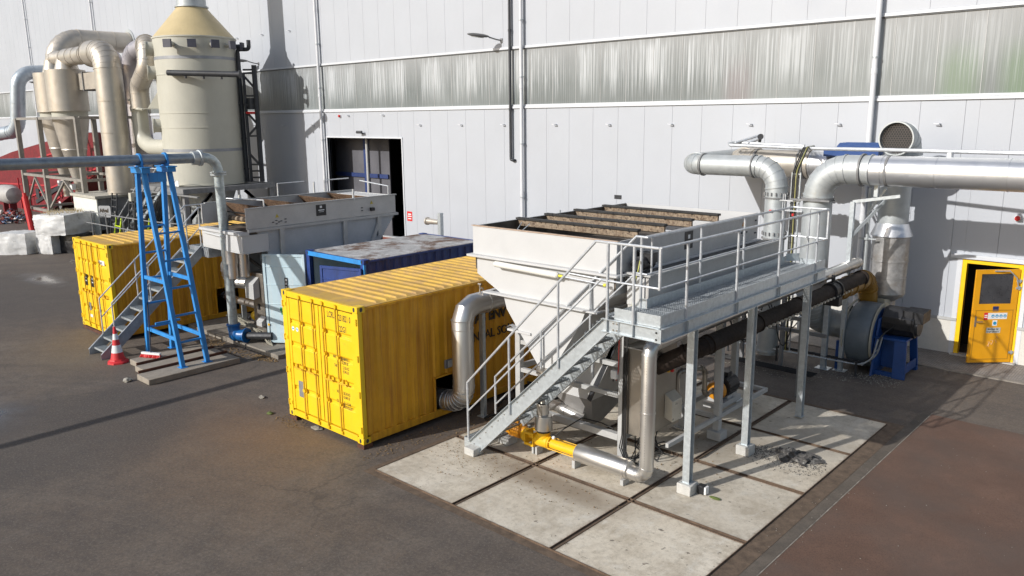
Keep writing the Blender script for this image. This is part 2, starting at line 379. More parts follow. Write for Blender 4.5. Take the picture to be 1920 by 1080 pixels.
def bandmat():
    M, nt, b, P = newmat('ribbed translucent sheet')
    sp = nt.nodes.new('ShaderNodeSeparateXYZ'); nt.links.new(P, sp.inputs[0]); x, z = sp.outputs[0], sp.outputs[2]
    zz = math_(nt, 'DIVIDE', math_(nt, 'SUBTRACT', z, 6.36), 1.88)
    base = mix(nt, ramp(nt, noise(nt, P, .35, 3, .5), .35, .65), (.15, .17, .172), (.24, .262, .262))
    base = mix(nt, ramp(nt, zz, .35, 1), base, (.29, .30, .305))
    # things stored behind the sheet tint it
    for (x0, col) in ((5.9, (.16, .23, .15)), (7.2, (.14, .22, .13)), (.2, (.22, .19, .2))):
        f = math_(nt, 'MULTIPLY', ramp(nt, math_(nt, 'ABSOLUTE', math_(nt, 'SUBTRACT', x, x0)), .6, .2), ramp(nt, zz, .7, .35)); base = mix(nt, math_(nt, 'MULTIPLY', f, .6), base, col)
    st = noise(nt, P, 1, 5, .85, (16, 0, .12)); big = noise(nt, P, 1, 2, .5, (.9, 0, 0)); top = noise(nt, P, 1, 3, .7, (5, 0, 0))
    m1 = ramp(nt, math_(nt, 'ADD', st, math_(nt, 'MULTIPLY', math_(nt, 'SUBTRACT', big, .5), .5)), .47, .58)
    zt = math_(nt, 'ADD', zz, math_(nt, 'MULTIPLY', math_(nt, 'SUBTRACT', top, .5), .9))
    m2 = ramp(nt, zt, 1.02, .86); m3 = ramp(nt, math_(nt, 'ADD', zz, math_(nt, 'MULTIPLY', math_(nt, 'SUBTRACT', st, .5), 1.6)), .12, .5)
    m = math_(nt, 'MULTIPLY', math_(nt, 'MULTIPLY', m1, m2), m3)
    # fewer run-off marks at the right end of the strip
    m = math_(nt, 'MULTIPLY', m, ramp(nt, x, 12, -2))
    c = mix(nt, math_(nt, 'MULTIPLY', m, .8), base, (.585, .61, .63))
    w = math_(nt, 'FRACT', math_(nt, 'MULTIPLY', x, 11)); rib = ramp(nt, math_(nt, 'ABSOLUTE', math_(nt, 'SUBTRACT', w, .5)), .34, .5)
    c = mix(nt, math_(nt, 'MULTIPLY', rib, .3), c, (.36, .37, .37))
    nt.links.new(c, b.inputs['Base Color']); b.inputs['Roughness'].default_value = .28
    bn = nt.nodes.new('ShaderNodeBump'); bn.inputs['Strength'].default_value = .5; bn.inputs['Distance'].default_value = .004
    nt.links.new(rib, bn.inputs['Height']); nt.links.new(bn.outputs[0], b.inputs['Normal'])
    return M
def paver():
    M, nt, b, P = newmat('brick paving')
    br = nt.nodes.new('ShaderNodeTexBrick'); nt.links.new(P, br.inputs['Vector']); br.inputs['Scale'].default_value = 4.8
    br.inputs['Color1'].default_value = (.22, .2, .185, 1); br.inputs['Color2'].default_value = (.3, .275, .25, 1); br.inputs['Mortar'].default_value = (.10, .09, .08, 1)
    br.inputs['Mortar Size'].default_value = .025
    c = mix(nt, math_(nt, 'MULTIPLY', ramp(nt, noise(nt, P, 2, 6, .7), .5, .7), .5), br.outputs[0], (.14, .12, .10))
    nt.links.new(c, b.inputs['Base Color']); b.inputs['Roughness'].default_value = .85
    return M
JOINT = mat('joint filler', (.135, .095, .065), .9, var=.35, vs=7, fine=.4, bump=.5)
REDAS = mat('reddish asphalt', (.145, .082, .056), .85, var=.22, vs=.8, fine=.7, dirt=((.11, .078, .062), .42, .70, .6), streak=((.17, .13, .11), .62, .9), bump=.6, bs=70)
STRIP = mat('gutter concrete', (.125, .103, .082), .85, var=.25, vs=2.5, fine=.5, dirt=((.08, .07, .06), .52, .7, 3), bump=.5)
# ---------------------------------------------------------------- ground
mb = MB(); mb.add([(-160, -60, 0), (80, -60, 0), (80, 60, 0), (-160, 60, 0)], [(0, 1, 2, 3)])
struct('ground', mb, asphalt())
mb = MB(); mb.add([(.62, -14, .004), (7.10, -14, .004), (7.10, 7.64, .004), (.62, 7.64, .004)], [(0, 1, 2, 3)])
mb.v = [tuple(v) for v in [(.70, -.56, .004), (7.02, -.56, .004), (7.02, 7.62, .004), (.70, 7.62, .004)]]
struct('slab_joints', mb, JOINT)
SX, SY, SS = .807, -.45, 1.988
mb = MB(); rnd = random.Random(3)
for i in range(3):
    for j in range(4):
        g = .04; x0 = SX+i*SS+g; x1 = SX+(i+1)*SS-g; y0 = SY+j*SS+g; y1 = SY+(j+1)*SS-g; h = .022+rnd.uniform(-.004, .004)
        mb.box(x0, x1, y0, y1, -.02, h)
struct('concrete_slabs', mb, slabmat(), bevel=.008)
mb = MB(); E = .012
for i in range(4):   # steel edging of each slab
    for k in (-1, 1):
        x = SX+i*SS+k*.04
        if 0 < i < 3 or k*(i-1.5) < 0: mb.box(x-.005, x+.005, SY+.045, SY+4*SS-.045, .001, .03)
for j in range(5):
    for k in (-1, 1):
        y = SY+j*SS+k*.04
        if 0 < j < 4 or k*(j-2) < 0: mb.box(SX+.045, SX+3*SS-.045, y-.005, y+.005, .001, .031)
struct('slab_edging', mb, mat('soiled edging steel', (.12, .078, .05), .8, var=.4, vs=8))
mb = MB(); mb.add([(7.22, -14, .006), (30, -14, .006), (30, 8.6, .006), (7.22, 8.6, .006)], [(0, 1, 2, 3)]); struct('red_asphalt_lane', mb, REDAS)
mb = MB(); mb.add([(7.03, -14, .008), (7.20, -14, .008), (7.20, 8.66, .008), (7.03, 8.66, .008)], [(0, 1, 2, 3)]); struct('gutter_strip', mb, STRIP)
mb = MB(); mb.add([(7.205, -14, .010), (7.222, -14, .010), (7.222, 8.66, .010), (7.205, 8.66, .010)], [(0, 1, 2, 3)]); struct('gutter_line', mb, mat('worn pale line', (.27, .24, .2), .9, var=.5, vs=6))
mb = MB(); mb.box(2.6, 14, 12.0, 13.39, -.02, .02); struct('brick_pavement', mb, paver())
mb = MB(); mb.box(2.6, 14, 11.86, 11.99, -.02, .028); struct('pavement_kerb', mb, mat('worn kerb concrete', (.24, .215, .185), .9, var=.25, vs=4, fine=.4))
# ---------------------------------------------------------------- warehouse
YW = 13.41
bld = thing('warehouse', 'white panel clad warehouse wall with a streaky translucent strip and yellow side door', 'warehouse', (-8, YW, 0))
OPX0, OPX1, OPZ = -19.93, -14.70, 5.10
DX0, DX1, DZ = 6.40, 7.70, 2.42
def panels(z0, z1, x0, x1, holes=(), seed=0):
    mb = MB(); n0 = math.floor(x0); g = .0035
    for i in range(n0, math.ceil(x1)+1):
        a, b = i+.1, i+1.1; segs = [(a, b, z0, z1)]
        for (hx0, hx1, hz) in holes:
            out = []
            for (p, q, s, t) in segs:
                if q <= hx0 or p >= hx1: out.append((p, q, s, t)); continue
                if p < hx0: out.append((p, hx0+g, s, t))
                if q > hx1: out.append((hx1-g, q, s, t))
                if hz < t: out.append((max(p, hx0), min(q, hx1), hz, t))
            segs = out
        for (p, q, s, t) in segs: mb.box(p+g, q-g, YW, YW+.08, s, t)
    return mb
obj('wall_panel', panels(.93, 6.22, -80, 14, ((OPX0, OPX1, OPZ), (DX0, DX1, DZ))), WHITEP, bld)
obj('wall_panel', panels(8.36, 17, -80, 14), WHITEP, bld)
mb = MB(); mb.box(-80, OPX0, YW+.09, YW+.2, 0, 17); mb.box(OPX1, DX0, YW+.09, YW+.2, 0, 17); mb.box(DX1, 15, YW+.09, YW+.2, 0, 17)
mb.box(OPX0, OPX1, YW+.09, YW+.2, OPZ, 17); mb.box(DX0, DX1, YW+.09, YW+.2, DZ, 17)
obj('wall_backing', mb, mat('seam grey', (.16, .165, .17), .7), bld)
obj('wall_plinth', MB().box(-80, OPX0, YW-.02, YW+.089, 0, .86).box(OPX1, DX0, YW-.02, YW+.089, 0, .86).box(DX1, 15, YW-.02, YW+.089, 0, .86), PLINTH, bld)
obj('plinth_ledge', MB().box(-80, OPX0, YW-.05, YW+.088, .862, .93).box(OPX1, DX0, YW-.05, YW+.088, .862, .93).box(DX1, 15, YW-.05, YW+.088, .862, .93), LGREY, bld)
bb = obj('translucent_strip', MB().box(-80, 15, YW+.03, YW+.088, 6.36, 8.24), bandmat(), bld)
mb = MB()
for i in range(-80, 15): mb.box(i+.35, i+.365, YW+.022, YW+.0295, 6.36, 8.24)
obj('sheet_joint', mb, LGREY, bb)
obj('strip_sill', MB().box(-80, 15, YW-.05, YW+.08, 6.225, 6.30).box(-80, 15, YW-.02, YW+.08, 6.301, 6.36), TRIM, bld, bevel=.006)
obj('strip_head', MB().box(-80, 15, YW-.03, YW+.08, 8.268, 8.355), TRIM, bld, bevel=.006)
obj('strip_gap', MB().box(-80, 15, YW-.005, YW+.08, 8.241, 8.267), TRIMD, bld)
# downpipes
for i, X in enumerate((-57.3, -44.9, -32.4, -20.12, -7.93, 3.98)):
    mb = MB(); mb.cyl((X, YW-.14, 0), (X, YW-.14, 17), .068 if X > 0 else .062, n=14)
    for z in (3.2, 6.9, 10.6): mb.cyl((X, YW-.14, z), (X, YW-.14, z+.14), .078 if X > 0 else .072, n=14)
    dp = obj('downpipe', mb, mat('pale grey pipe', (.66, .67, .69), .4, var=.04), bld)
    mb = MB()
    for z in (1.2, 3.1, 5, 7.3, 9.2, 11.4, 13.4): mb.band((X, YW-.14, z), Z, .068, .04, .016, 14); mb.box(X-.015, X+.015, YW-.09, YW-.001, z-.015, z+.015)
    obj('pipe_clip', mb, GALV, dp)
mb = MB(); mb.tube(fillet([(-8.50, YW-.1, 17), (-8.50, YW-.1, 4.42), (-8.38, YW-.1, 4.40), (-8.36, YW-.02, 4.40)], .05, 3)[0], .05, 12)
for z in (6.2, 8.9, 10.5): mb.band((-8.5, YW-.1, z), Z, .05, .08, .012, 12)
obj('cable_conduit', mb, DARKM, bld)
# wall hooks
k = 0
for X, z in [(x, 5.66) for x in (-23.35, -24.45-1.6, -20.89, -13.45, -11.08, -8.86, -6.44, -4.19, -1.87, .70, 3.19, 5.58, 8.0)]+[(-15.78, 6.07), (-18.19, 6.07)]+[(-29.5+i*2.37, 9.95+.0*i) for i in range(4)]+[(-38+i*2.6, 9.3) for i in range(2)]:
    mb = MB(); mb.bar((X, YW+.0, z), (X, YW-.12, z), .03, .03); mb.bar((X+.01, YW-.12, z), (X-.12, YW-.12, z+.015), .03, .025)
    obj('wall_bracket', mb, TRIM, bld, bevel=.004)
# big doorway, open, dark hall behind
mb = MB(); mb.box(OPX0-.06, OPX0, YW-.03, YW+.2, 0, OPZ); mb.box(OPX1, OPX1+.07, YW-.03, YW+.2, 0, OPZ); mb.box(OPX0-.06, OPX1+.07, YW-.04, YW+.2, OPZ+.001, OPZ+.06)
obj('doorway_frame', mb, TRIM, bld, bevel=.005)
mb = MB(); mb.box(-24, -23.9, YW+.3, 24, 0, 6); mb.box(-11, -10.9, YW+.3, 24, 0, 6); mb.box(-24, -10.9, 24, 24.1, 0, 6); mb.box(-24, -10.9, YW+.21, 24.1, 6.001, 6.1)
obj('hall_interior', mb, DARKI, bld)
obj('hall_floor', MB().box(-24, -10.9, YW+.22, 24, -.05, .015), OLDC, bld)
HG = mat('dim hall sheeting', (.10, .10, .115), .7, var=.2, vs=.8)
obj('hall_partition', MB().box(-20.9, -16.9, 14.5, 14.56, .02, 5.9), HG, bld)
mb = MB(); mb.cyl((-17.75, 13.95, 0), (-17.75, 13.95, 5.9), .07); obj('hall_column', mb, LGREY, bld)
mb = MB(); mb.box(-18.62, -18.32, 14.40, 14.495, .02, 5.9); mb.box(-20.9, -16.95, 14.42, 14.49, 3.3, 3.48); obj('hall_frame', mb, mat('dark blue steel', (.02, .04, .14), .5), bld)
# side door
mb = MB(); mb.box(DX0-.12, DX0-.005, YW-.025, YW+.2, 0, DZ+.02); mb.box(DX1+.005, DX1+.10, YW-.025, YW+.2, 0, DZ+.02)
obj('door_surround', mb, TRIM, bld, bevel=.004)
obj('door_lintel', MB().box(DX0-.26, DX1+.2, YW-.09, YW+.1, DZ+.021, DZ+.13), TRIM, bld, bevel=.006)
mb = MB(); mb.box(DX0, DX0+.10, YW-.03, YW+.14, .02, DZ); mb.box(DX1-.10, DX1, YW-.03, YW+.14, .02, DZ); mb.box(DX0+.10, DX1-.10, YW-.03, YW+.14, DZ-.09, DZ)
obj('door_frame', mb, mat('signal yellow paint', (.9, .55, .006), .4, var=.04), bld, bevel=.004)
obj('door_step', MB().box(DX0-.06, DX1+.06, YW-.16, YW+.14, 0, .045), CONC, bld)
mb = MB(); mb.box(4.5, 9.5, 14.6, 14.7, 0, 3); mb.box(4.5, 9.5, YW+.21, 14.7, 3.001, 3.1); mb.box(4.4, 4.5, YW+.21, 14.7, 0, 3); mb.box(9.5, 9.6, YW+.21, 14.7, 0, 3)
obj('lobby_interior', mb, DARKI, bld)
# leaf: hinge at the right jamb, swung outwards
hx, hy = DX1-.09, YW-.035; ex, ey = 6.86, 12.66
dv = Vector((ex-hx, ey-hy, 0)); LW = dv.length; dv.normalize(); nv = Vector((dv.y, -dv.x, 0))
if nv.y > 0: nv = -nv
def D(s, n, z): return Vector((hx, hy, 0))+dv*s+nv*n+Z*z
def dbox(mb, s0, s1, n0, n1, z0, z1):
    return mb.prism([D(s0, n0, z0), D(s1, n0, z0), D(s1, n1, z0), D(s0, n1, z0)], (0, 0, z1-z0))
H0, H1 = .06, DZ-.10
mb = MB(); wz0, wz1 = 1.50, 2.22; ws0, ws1 = .14, LW-.13
dbox(mb, 0, LW, 0, .045, H0, wz0); dbox(mb, 0, LW, 0, .045, wz1, H1); dbox(mb, 0, ws0, 0, .045, wz0, wz1); dbox(mb, ws1, LW, 0, .045, wz0, wz1)
leaf = obj('door', mb, ORDOOR, bld, label='orange yellow door leaf standing half open')
mb = MB()
for (a, b, c, d) in ((.06, LW-.06, .14, .155), (.06, LW-.06, wz0-.16, wz0-.145)): dbox(mb, a, b, .046, .052, c, d)
for s in (.07, LW-.085): dbox(mb, s, s+.012, .046, .052, .16, wz0-.165)
obj('door_moulding', mb, mat('brown yellow edge', (.45, .22, .01), .5), leaf)
obj('door_window', dbox(MB(), ws0, ws1, .012, .03, wz0, wz1), GLASSD, leaf)
mb = MB(); dbox(mb, LW-.11, LW-.07, .0455, .055, .95, 1.2); mb.bar(D(LW-.09, .055, 1.08), D(LW-.09, .10, 1.08), .015); mb.bar(D(LW-.095, .10, 1.08), D(LW-.24, .10, 1.08), .018, .022)
obj('door_handle', mb, STAIND, leaf)
mb = MB()
for z in (.28, 1.85, 2.02): dbox(mb, -.05, .07, .0455, .062, z, z+.05); mb.cyl(D(-.005, .055, z-.02), D(-.005, .055, z+.07), .018, n=8)
obj('door_hinge', mb, GALV, leaf)
mb = MB(); mb.tube([D(.62, .06, H1-.03), D(.3, .12, H1-.02), D(.1, .10, H1-.2), D(.02, .06, H1-.45)], .014, 8); obj('door_closer', mb, GALV, leaf)
def sticker(s0, s1, z0, z1, m, n=.0465, nm='door_sign', pa=None): return obj(nm, dbox(MB(), s0, s1, n, n+.002, z0, z1), m, pa or leaf)
sticker(.42, .56, 1.32, 1.44, NAVY)
a = sticker(.20, .66, 1.13, 1.28, WHITE); 
mb = MB()
for i in range(4):
    c = D(.25+i*.096, .049, 1.205); mb.lathe(c, nv, [(0, .038), (.002, .038)], 14)
obj('pictogram', mb, CYAN, a)
mb = MB()
for i in range(4): mb.lathe(D(.25+i*.096, .0515, 1.20), nv, [(0, .016), (.001, .016)], 8)
obj('pictogram_mark', mb, WHITE, a)
sticker(.66, .75, 1.11, 1.29, mat('sign red', (.65, .02, .03), .5))
mb = MB(); dbox(mb, .672, .738, .049, .0505, 1.21, 1.235); dbox(mb, .672, .738, .049, .0505, 1.165, 1.19); obj('door_sign_mark', mb, WHITE, leaf)
b2 = sticker(.42, .53, .965, 1.10, WHITE); obj('pictogram', MB().lathe(D(.475, .049, 1.03), nv, [(0, .042), (.002, .042)], 14), CYAN, b2)
sticker(.32, .66, .79, .92, mat('grey notice', (.45, .46, .44), .6))
text('Melden bij', .062, D(.63, .0495, .865), -dv, Z, INK, leaf, 'door_lettering', .0005, bold=.001)
text('weegbrugkantoor', .042, D(.65, .0495, .81), -dv, Z, INK, leaf, 'door_lettering', .0005, bold=.001)
gm = mat('faded pink chalk', (.75, .45, .2), .8)
mb = MB()
for q in (((.42, .62), (.38, .55)), ((.46, .60), (.50, .50)), ((.50, .50), (.55, .58)), ((.46, .60), (.53, .61)), ((.54, .55), (.60, .46)), ((.58, .58), (.55, .45)), ((.40, .72), (.36, .66))):
    mb.tube([D(q[0][0], .048, q[0][1]), D(q[1][0], .048, q[1][1])], .006, 5)
obj('chalk_scrawl', mb, gm, leaf)
# lamps, beacons and signs fixed to the wall
def wall_lamp(x, z, label):
    t = thing('wall_lamp', label, 'lamp', (x, YW, z), 'floodlights on the warehouse wall')
    mb = MB(); mb.box(x-.05, x+.05, YW-.03, YW, z-.07, z+.07); mb.tube([(x, YW-.03, z), (x-.05, YW-.2, z+.02), (x-.2, YW-.45, z+.1)], .025, 8); obj('lamp_arm', mb, GREYM, t)
    mb = MB(); mb.sphere((0, 0, 0), .3, 14, (1.35, .45, .22)); rot = Matrix.Rotation(R(10), 3, 'Y') @ Matrix.Rotation(R(50), 3, 'Z')
    mb.v = [tuple(rot @ Vector(v)+Vector((x-.42, YW-.75, z+.16))) for v in mb.v]; h = obj('lamp_head', mb, mat('lamp housing grey', (.12, .12, .12), .4), t)
    mb = MB(); mb.sphere((0, 0, 0), .19, 12, (1.3, .5, .1)); mb.v = [tuple(rot @ Vector(v)+Vector((x-.45, YW-.78, z+.10))) for v in mb.v]; obj('lamp_lens', mb, WHITE, h)
wall_lamp(-8.98, 8.60, 'grey floodlight on a bent arm high on the white wall beside the dark conduit')
wall_lamp(-25.35, 8.62, 'grey floodlight on the wall just behind the tall cream tower')
wall_lamp(-54.6, 8.6, 'grey floodlight on the wall beside the looping galvanised duct')
def beacon(x, z, label):
    t = thing('alarm_beacon', label, 'alarm', (x, YW, z)); obj('beacon_base', MB().lathe((x, YW, z), (0, -1, 0), [(0, .07), (.04, .07)], 14), WHITE, t)
    obj('beacon_lens', MB().lathe((x, YW-.041, z), (0, -1, 0), [(0, .06), (.05, .055), (.075, .03)], 14), REDB, t)
beacon(-18.85, 6.05, 'small red alarm beacon above the dark open doorway'); beacon(7.44, 3.50, 'small red alarm beacon on the shaded wall above the yellow door')
t = thing('camera_unit', 'small dark security camera fixed over the big doorway', 'camera', (-17.3, YW, 5.34))
obj('camera_mount', MB().bar((-17.3, YW, 5.3), (-17.3, YW-.15, 5.34), .05), DARKM, t); obj('camera_body', MB().cyl((-17.42, YW-.22, 5.36), (-17.15, YW-.16, 5.36), .06, n=12), DARKM, t)
t = thing('wall_sign', 'small red and white notice beside the dark doorway', 'sign', (-14.36, YW, 1.9))
obj('sign_plate', MB().box(-14.52, -14.20, YW-.006, YW-.001, 1.72, 2.12), REDB, t); obj('sign_text', MB().box(-14.46, -14.26, YW-.009, YW-.007, 1.98, 2.03).box(-14.48, -14.24, YW-.009, YW-.007, 1.90, 1.94).box(-14.46, -14.26, YW-.009, YW-.007, 1.80, 1.84), WHITE, t)
t = thing('vent_grille', 'small black air slot in the white wall above the white hopper', 'vent', (-3.85, YW, 3.33))
obj('grille_frame', MB().box(-3.99, -3.71, YW-.012, YW-.001, 3.27, 3.40), DARKM, t); obj('grille_slat', MB().box(-3.97, -3.73, YW-.02, YW-.013, 3.30, 3.31).box(-3.97, -3.73, YW-.02, YW-.013, 3.35, 3.36), BLACKP, t)
#@@CONTAINERS
# ---------------------------------------------------------------- shipping containers
CW, CH, CL = 2.438, 2.591, 6.058
def corr(p0, along, L, depth, pitch, out, up, z0, z1):
    """trapezoid corrugated sheet along a direction; returns MB (double sided thin solid)"""
    p0, along, out = Vector(p0), Vector(along), Vector(out); pts = []; s = 0; k = 0
    n = round(L/pitch); pitch = L/n
    for i in range(n):
        for t, d in ((0, 0), (.12, 1), (.5, 1), (.62, 0)): pts.append((s+t*pitch, d*depth))
        s += pitch
    pts.append((L, 0))
    front = [p0+along*a+out*b for a, b in pts]; back = [q-out*.006 for q in front]
    loop = front+back[::-1]; mb = MB(); n = len(front); v = Vector(up)
    A = [q+v*z0 for q in front]; B = [q+v*z1 for q in front]; C_ = [q+v*z0 for q in back]; D_ = [q+v*z1 for q in back]
    vs = A+B+C_+D_; fs = []
    for i in range(n-1): fs += [(i, i+1, n+i+1, n+i), (2*n+i, 3*n+i, 3*n+i+1, 2*n+i+1), (i, 2*n+i, 2*n+i+1, i+1), (n+i, n+i+1, 3*n+i+1, 3*n+i)]
    fs += [(0, n, 3*n, 2*n), (n-1, 2*n+n-1, 3*n+n-1, n+n-1)]
    return mb.add(vs, fs)
def container(x1, y0, z0, label, L, fm, sm, rm, dm, hole=None, doors=True, group=None, nm='shipping_container', hR=.028):
    x0 = x1-CW; y1 = y0+L; z1 = z0+CH; t = thing(nm, label, 'container', (x1-CW/2, y0+L/2, 0), group)
    mb = MB()
    for x in (x0, x1-.15):
        mb.box(x, x+.15, y0, y0+.10, z0+.118, z1-.118)
        mb.box(x, x+.15, y1-.10, y1, z0+.118, z1-.118)
    for y in (y0, y1-.07): mb.box(x0+.18, x1-.18, y, y+.07, z1-.125, z1-.012)
    mb.box(x0+.18, x1-.18, y1-.07, y1, z0, z0+.13)
    mb.box(x0+.18, x1-.18, y0, y0+.07, z0+.02, z0+.14)
    obj('frame', mb, fm, t, bevel=.006)
    mb = MB()
    for xs in (x0, x1-.06): mb.box(xs, xs+.06, y0+.17, y1-.17, z1-.085, z1-.0345); mb.box(xs, xs+.06, y0+.17, y1-.17, z0+.01, z0+.15)
    obj('side_rail', mb, sm, t, bevel=.006)
    for x in (x0, x1-.18):   # corner castings with their slots
        for y in (y0-.004, y1-.174):
            for z in (z0, z1-.118):
                c = obj('corner_casting', MB().box(x-.003, x+.183, y, y+.178, z, z+.118), fm, t, bevel=.008)
                mb = MB(); yy = y-.002 if y < y0 else y+.178
                mb.prism([(x+.09+.03*math.cos(a), yy, z+.062+.045*math.sin(a)) for a in [i*math.pi/5 for i in range(10)]], (0, .003, 0))
                xx = x-.005 if x < x0+.5 else x+.183
                mb.prism([(xx, y+.09+.032*math.cos(a), z+.062+.042*math.sin(a)) for a in [i*math.pi/5 for i in range(10)]], (.003, 0, 0))
                obj('casting_slot', mb, DARKM, c)
    # side walls
    for sx, o in ((x1-.055, 1), (x0+.055, -1)):
        if hole and o == 1:
            ya, yb, zt = hole
            a = corr((sx, y0+.10, 0), (0, 1, 0), ya-y0-.10, .034, .278, (o, 0, 0), Z, z0+.15, z1-.085)
            b = corr((sx, ya, 0), (0, 1, 0), yb-ya, .034, .278, (o, 0, 0), Z, zt, z1-.085); a.add(b.v, b.f)
            b = corr((sx, yb, 0), (0, 1, 0), y1-.10-yb, .034, .278, (o, 0, 0), Z, z0+.15, z1-.085); a.add(b.v, b.f)
            side = obj('side_wall', a, sm, t)
            obj('hatch_rim', MB().bar((x1-.02, ya, zt), (x1-.02, yb, zt), .05, .03).bar((x1-.02, ya, z0+.14), (x1-.02, ya, zt), .05, .03).bar((x1-.02, yb, z0+.14), (x1-.02, yb, zt), .05, .03), sm, side)
        else:
            side = obj('side_wall', corr((sx, y0+.10, 0), (0, 1, 0), L-.20, .034, .278, (o, 0, 0), Z, z0+.15, z1-.085), sm, t)
    obj('end_wall', corr((x0+.17, y1-.055, 0), (1, 0, 0), CW-.34, .034, .25, (0, 1, 0), Z, z0+.13, z1-.125), sm, t)
    obj('floor_pan', MB().box(x0+.08, x1-.08, y0+.08, y1-.08, z0+.08, z0+.13), DARKM, t)
    # roof: flat ends and pressed ribs running across
    pts = []; n = int((L-.9)/.235); s = y0+.5; pz = (L-1.0)/n
    n_r = n; pts = [(y0+.07, 0), (s, 0)]
    for i in range(n):
        for tt, dd in ((.0, 0), (.16, 1), (.38, 1), (.54, 0)): pts.append((s+(i+tt)*pz+.001, dd*.03))
    pts += [(y1-.07, 0)]
    top = [Vector((x0+.14, y, z1-.022+h)) for y, h in pts]; loop = top+[q-Z*.005 for q in top[::-1]]
    mb = MB(); n = len(top); v = Vector((CW-.28, 0, 0)); vs = top+[q+v for q in top]+[q-Z*.006 for q in top]+[q+v-Z*.006 for q in top]
    fs = []
    for i in range(n-1): fs += [(i, i+1, n+i+1, n+i), (2*n+i, 3*n+i, 3*n+i+1, 2*n+i+1), (i, 2*n+i, 2*n+i+1, i+1), (n+i, n+i+1, 3*n+i+1, 3*n+i)]
    mb = MB(); mb.box(x0+.02, x1-.02, y0+.075, y1-.075, z1-.034, z1-.0205)
    for i in range(n_r):
        ya, yb = s+(i+.0)*pz, s+(i+.58)*pz; a_, b_ = x0+.09, x1-.09
        mb.sweep([[Vector((a_+e0, ya+e1, z1-.0205+e2)), Vector((b_-e0, ya+e1, z1-.0205+e2)), Vector((b_-e0, yb-e1, z1-.0205+e2)), Vector((a_+e0, yb-e1, z1-.0205+e2))] for e0, e1, e2 in ((0, 0, 0), (.07, .035, hR))])
    obj('roof', mb, rm, t)
    if not doors: return t
    dark = mat('door seal rubber', (.03, .022, .012), .7)
    obj('door_seal', MB().box(x0+.10, x1-.10, y0+.062, y0+.075, z0+.14, z1-.12), dark, t)
    for side in (0, 1):
        a = x0+.125 if side == 0 else x0+CW/2+.012; b = x0+CW/2-.012 if side == 0 else x1-.125
        za, zb = z0+.165, z1-.155
        H = zb-za; prof = [(0, 0)]
        for k in (1, 2, 3, 4):
            c = za+H*(k/5.0)
            prof += [(c-za-.055, 0), (c-za-.03, .028), (c-za+.02, .028), (c-za+.06, 0)]
        prof += [(H, 0)]
        front = [(a+.10, y0+.022+d, za+zz) for zz, d in prof]; mb = MB()
        lw = b-a-.20
        poly = front+[(a+.10, y0+.06, zb), (a+.10, y0+.06, za)]
        mb.prism(poly, (lw, 0, 0)); mb.box(a, a+.0995, y0+.012, y0+.06, za, zb); mb.box(b-.0995, b, y0+.012, y0+.06, za, zb)
        dr = obj('door', mb, dm, t, bevel=.003)
        mb = MB()
        for k in range(4):
            z = za+.12+k*(H-.24)/3; hxx = x0+.015 if side == 0 else x1-.135
            mb.box(hxx, hxx+.12, y0-.012, y0+.0, z-.035, z+.035); mb.cyl((hxx+.06 if 0 else (x0+.035 if side == 0 else x1-.035), y0-.012, z-.06), (x0+.035 if side == 0 else x1-.035, y0-.012, z+.06), .017, n=8)
        obj('hinge', mb, fm, dr)
        for q in ((.46, .86) if side == 0 else (.14, .53)):
            X = a+(b-a)*q; rod = obj('locking_bar', MB().cyl((X, y0-.022, z0+.06), (X, y0-.022, z1-.04), .017, n=10), mat('bar yellow', (.62, .38, .02), .5, var=.1) if dm in (YEL,) else dm, dr)
            mb = MB()
            for z in (z0+.09, za+H*.21, za+H*.42, za+H*.61, za+H*.81, z1-.075): mb.box(X-.035, X+.035, y0-.036, y0+.01, z-.028, z+.028)
            obj('bar_guide', mb, dm if dm is not YEL else YEL, rod)
            z = za+H*.40; 
            mb = MB(); mb.bar((X, y0-.05, z), (X-.26 if side == 0 else X+.26, y0-.05, z+.01), .012, .03); sg_ = -1 if side == 0 else 1; mb.box(min(X+sg_*.14, X+sg_*.18), max(X+sg_*.14, X+sg_*.18), y0-.055, y0-.01, z-.02, z+.09)
            obj('bar_handle', mb, mat('bar yellow', (.62, .38, .02), .5, var=.1) if dm in (YEL,) else dm, rod)
    return t
Z0 = .087
HOLE = (1.78, 2.42, .92)
c1 = container(0, 0, Z0, 'nearest yellow shipping container with black numbers on its closed doors', CL, YEL, YELS, YELR, YEL, hole=HOLE, group='yellow shipping containers')
c2 = container(-11.08, .04, Z0, 'farther yellow shipping container behind the steel stair and blue trestle', CL, YEL, YELS, YELR, YEL, hole=(3.0, 3.75, 1.0), group='yellow shipping containers')
mb = MB()
for X in (-.20, -2.42):
    for y in (-.0, 5.85): mb.box(X, X+.19, y, y+.2, 0, .085)
tag(obj('support_block', MB().box(-.2, 0.004, -.004, .2, 0, .086), RUSTB, loc=(-.1, .1, 0)), 'dark timber block under the right front corner of the nearest yellow container', 'block')
tag(obj('support_block', MB().box(-2.44, -2.2, -.004, .2, 0, .086), RUSTB, loc=(-2.3, .1, 0)), 'dark timber block under the left front corner of the nearest yellow container', 'block')
tag(obj('support_plank', MB().box(-13.5, -11.1, .02, .25, 0, .086), RUSTB, loc=(-12, .1, 0)), 'brown timber beam under the front edge of the farther yellow container', 'beam')
yF = -.0005+.02
def door_text(s, size, x, z, xs=1.0): text(s, size, (x, -.0005+.0215, z), (1, 0, 0), Z, INK, c1, 'door_marking', .0006, bold=.0028 if size > .1 else .0012, xs=xs)
xd = -1.18
door_text('LCRU', .165, -.955, 2.36, .60); door_text('231821 0', .165, -.60, 2.345, .58); door_text('22G1', .16, -.59, 2.14, .62)
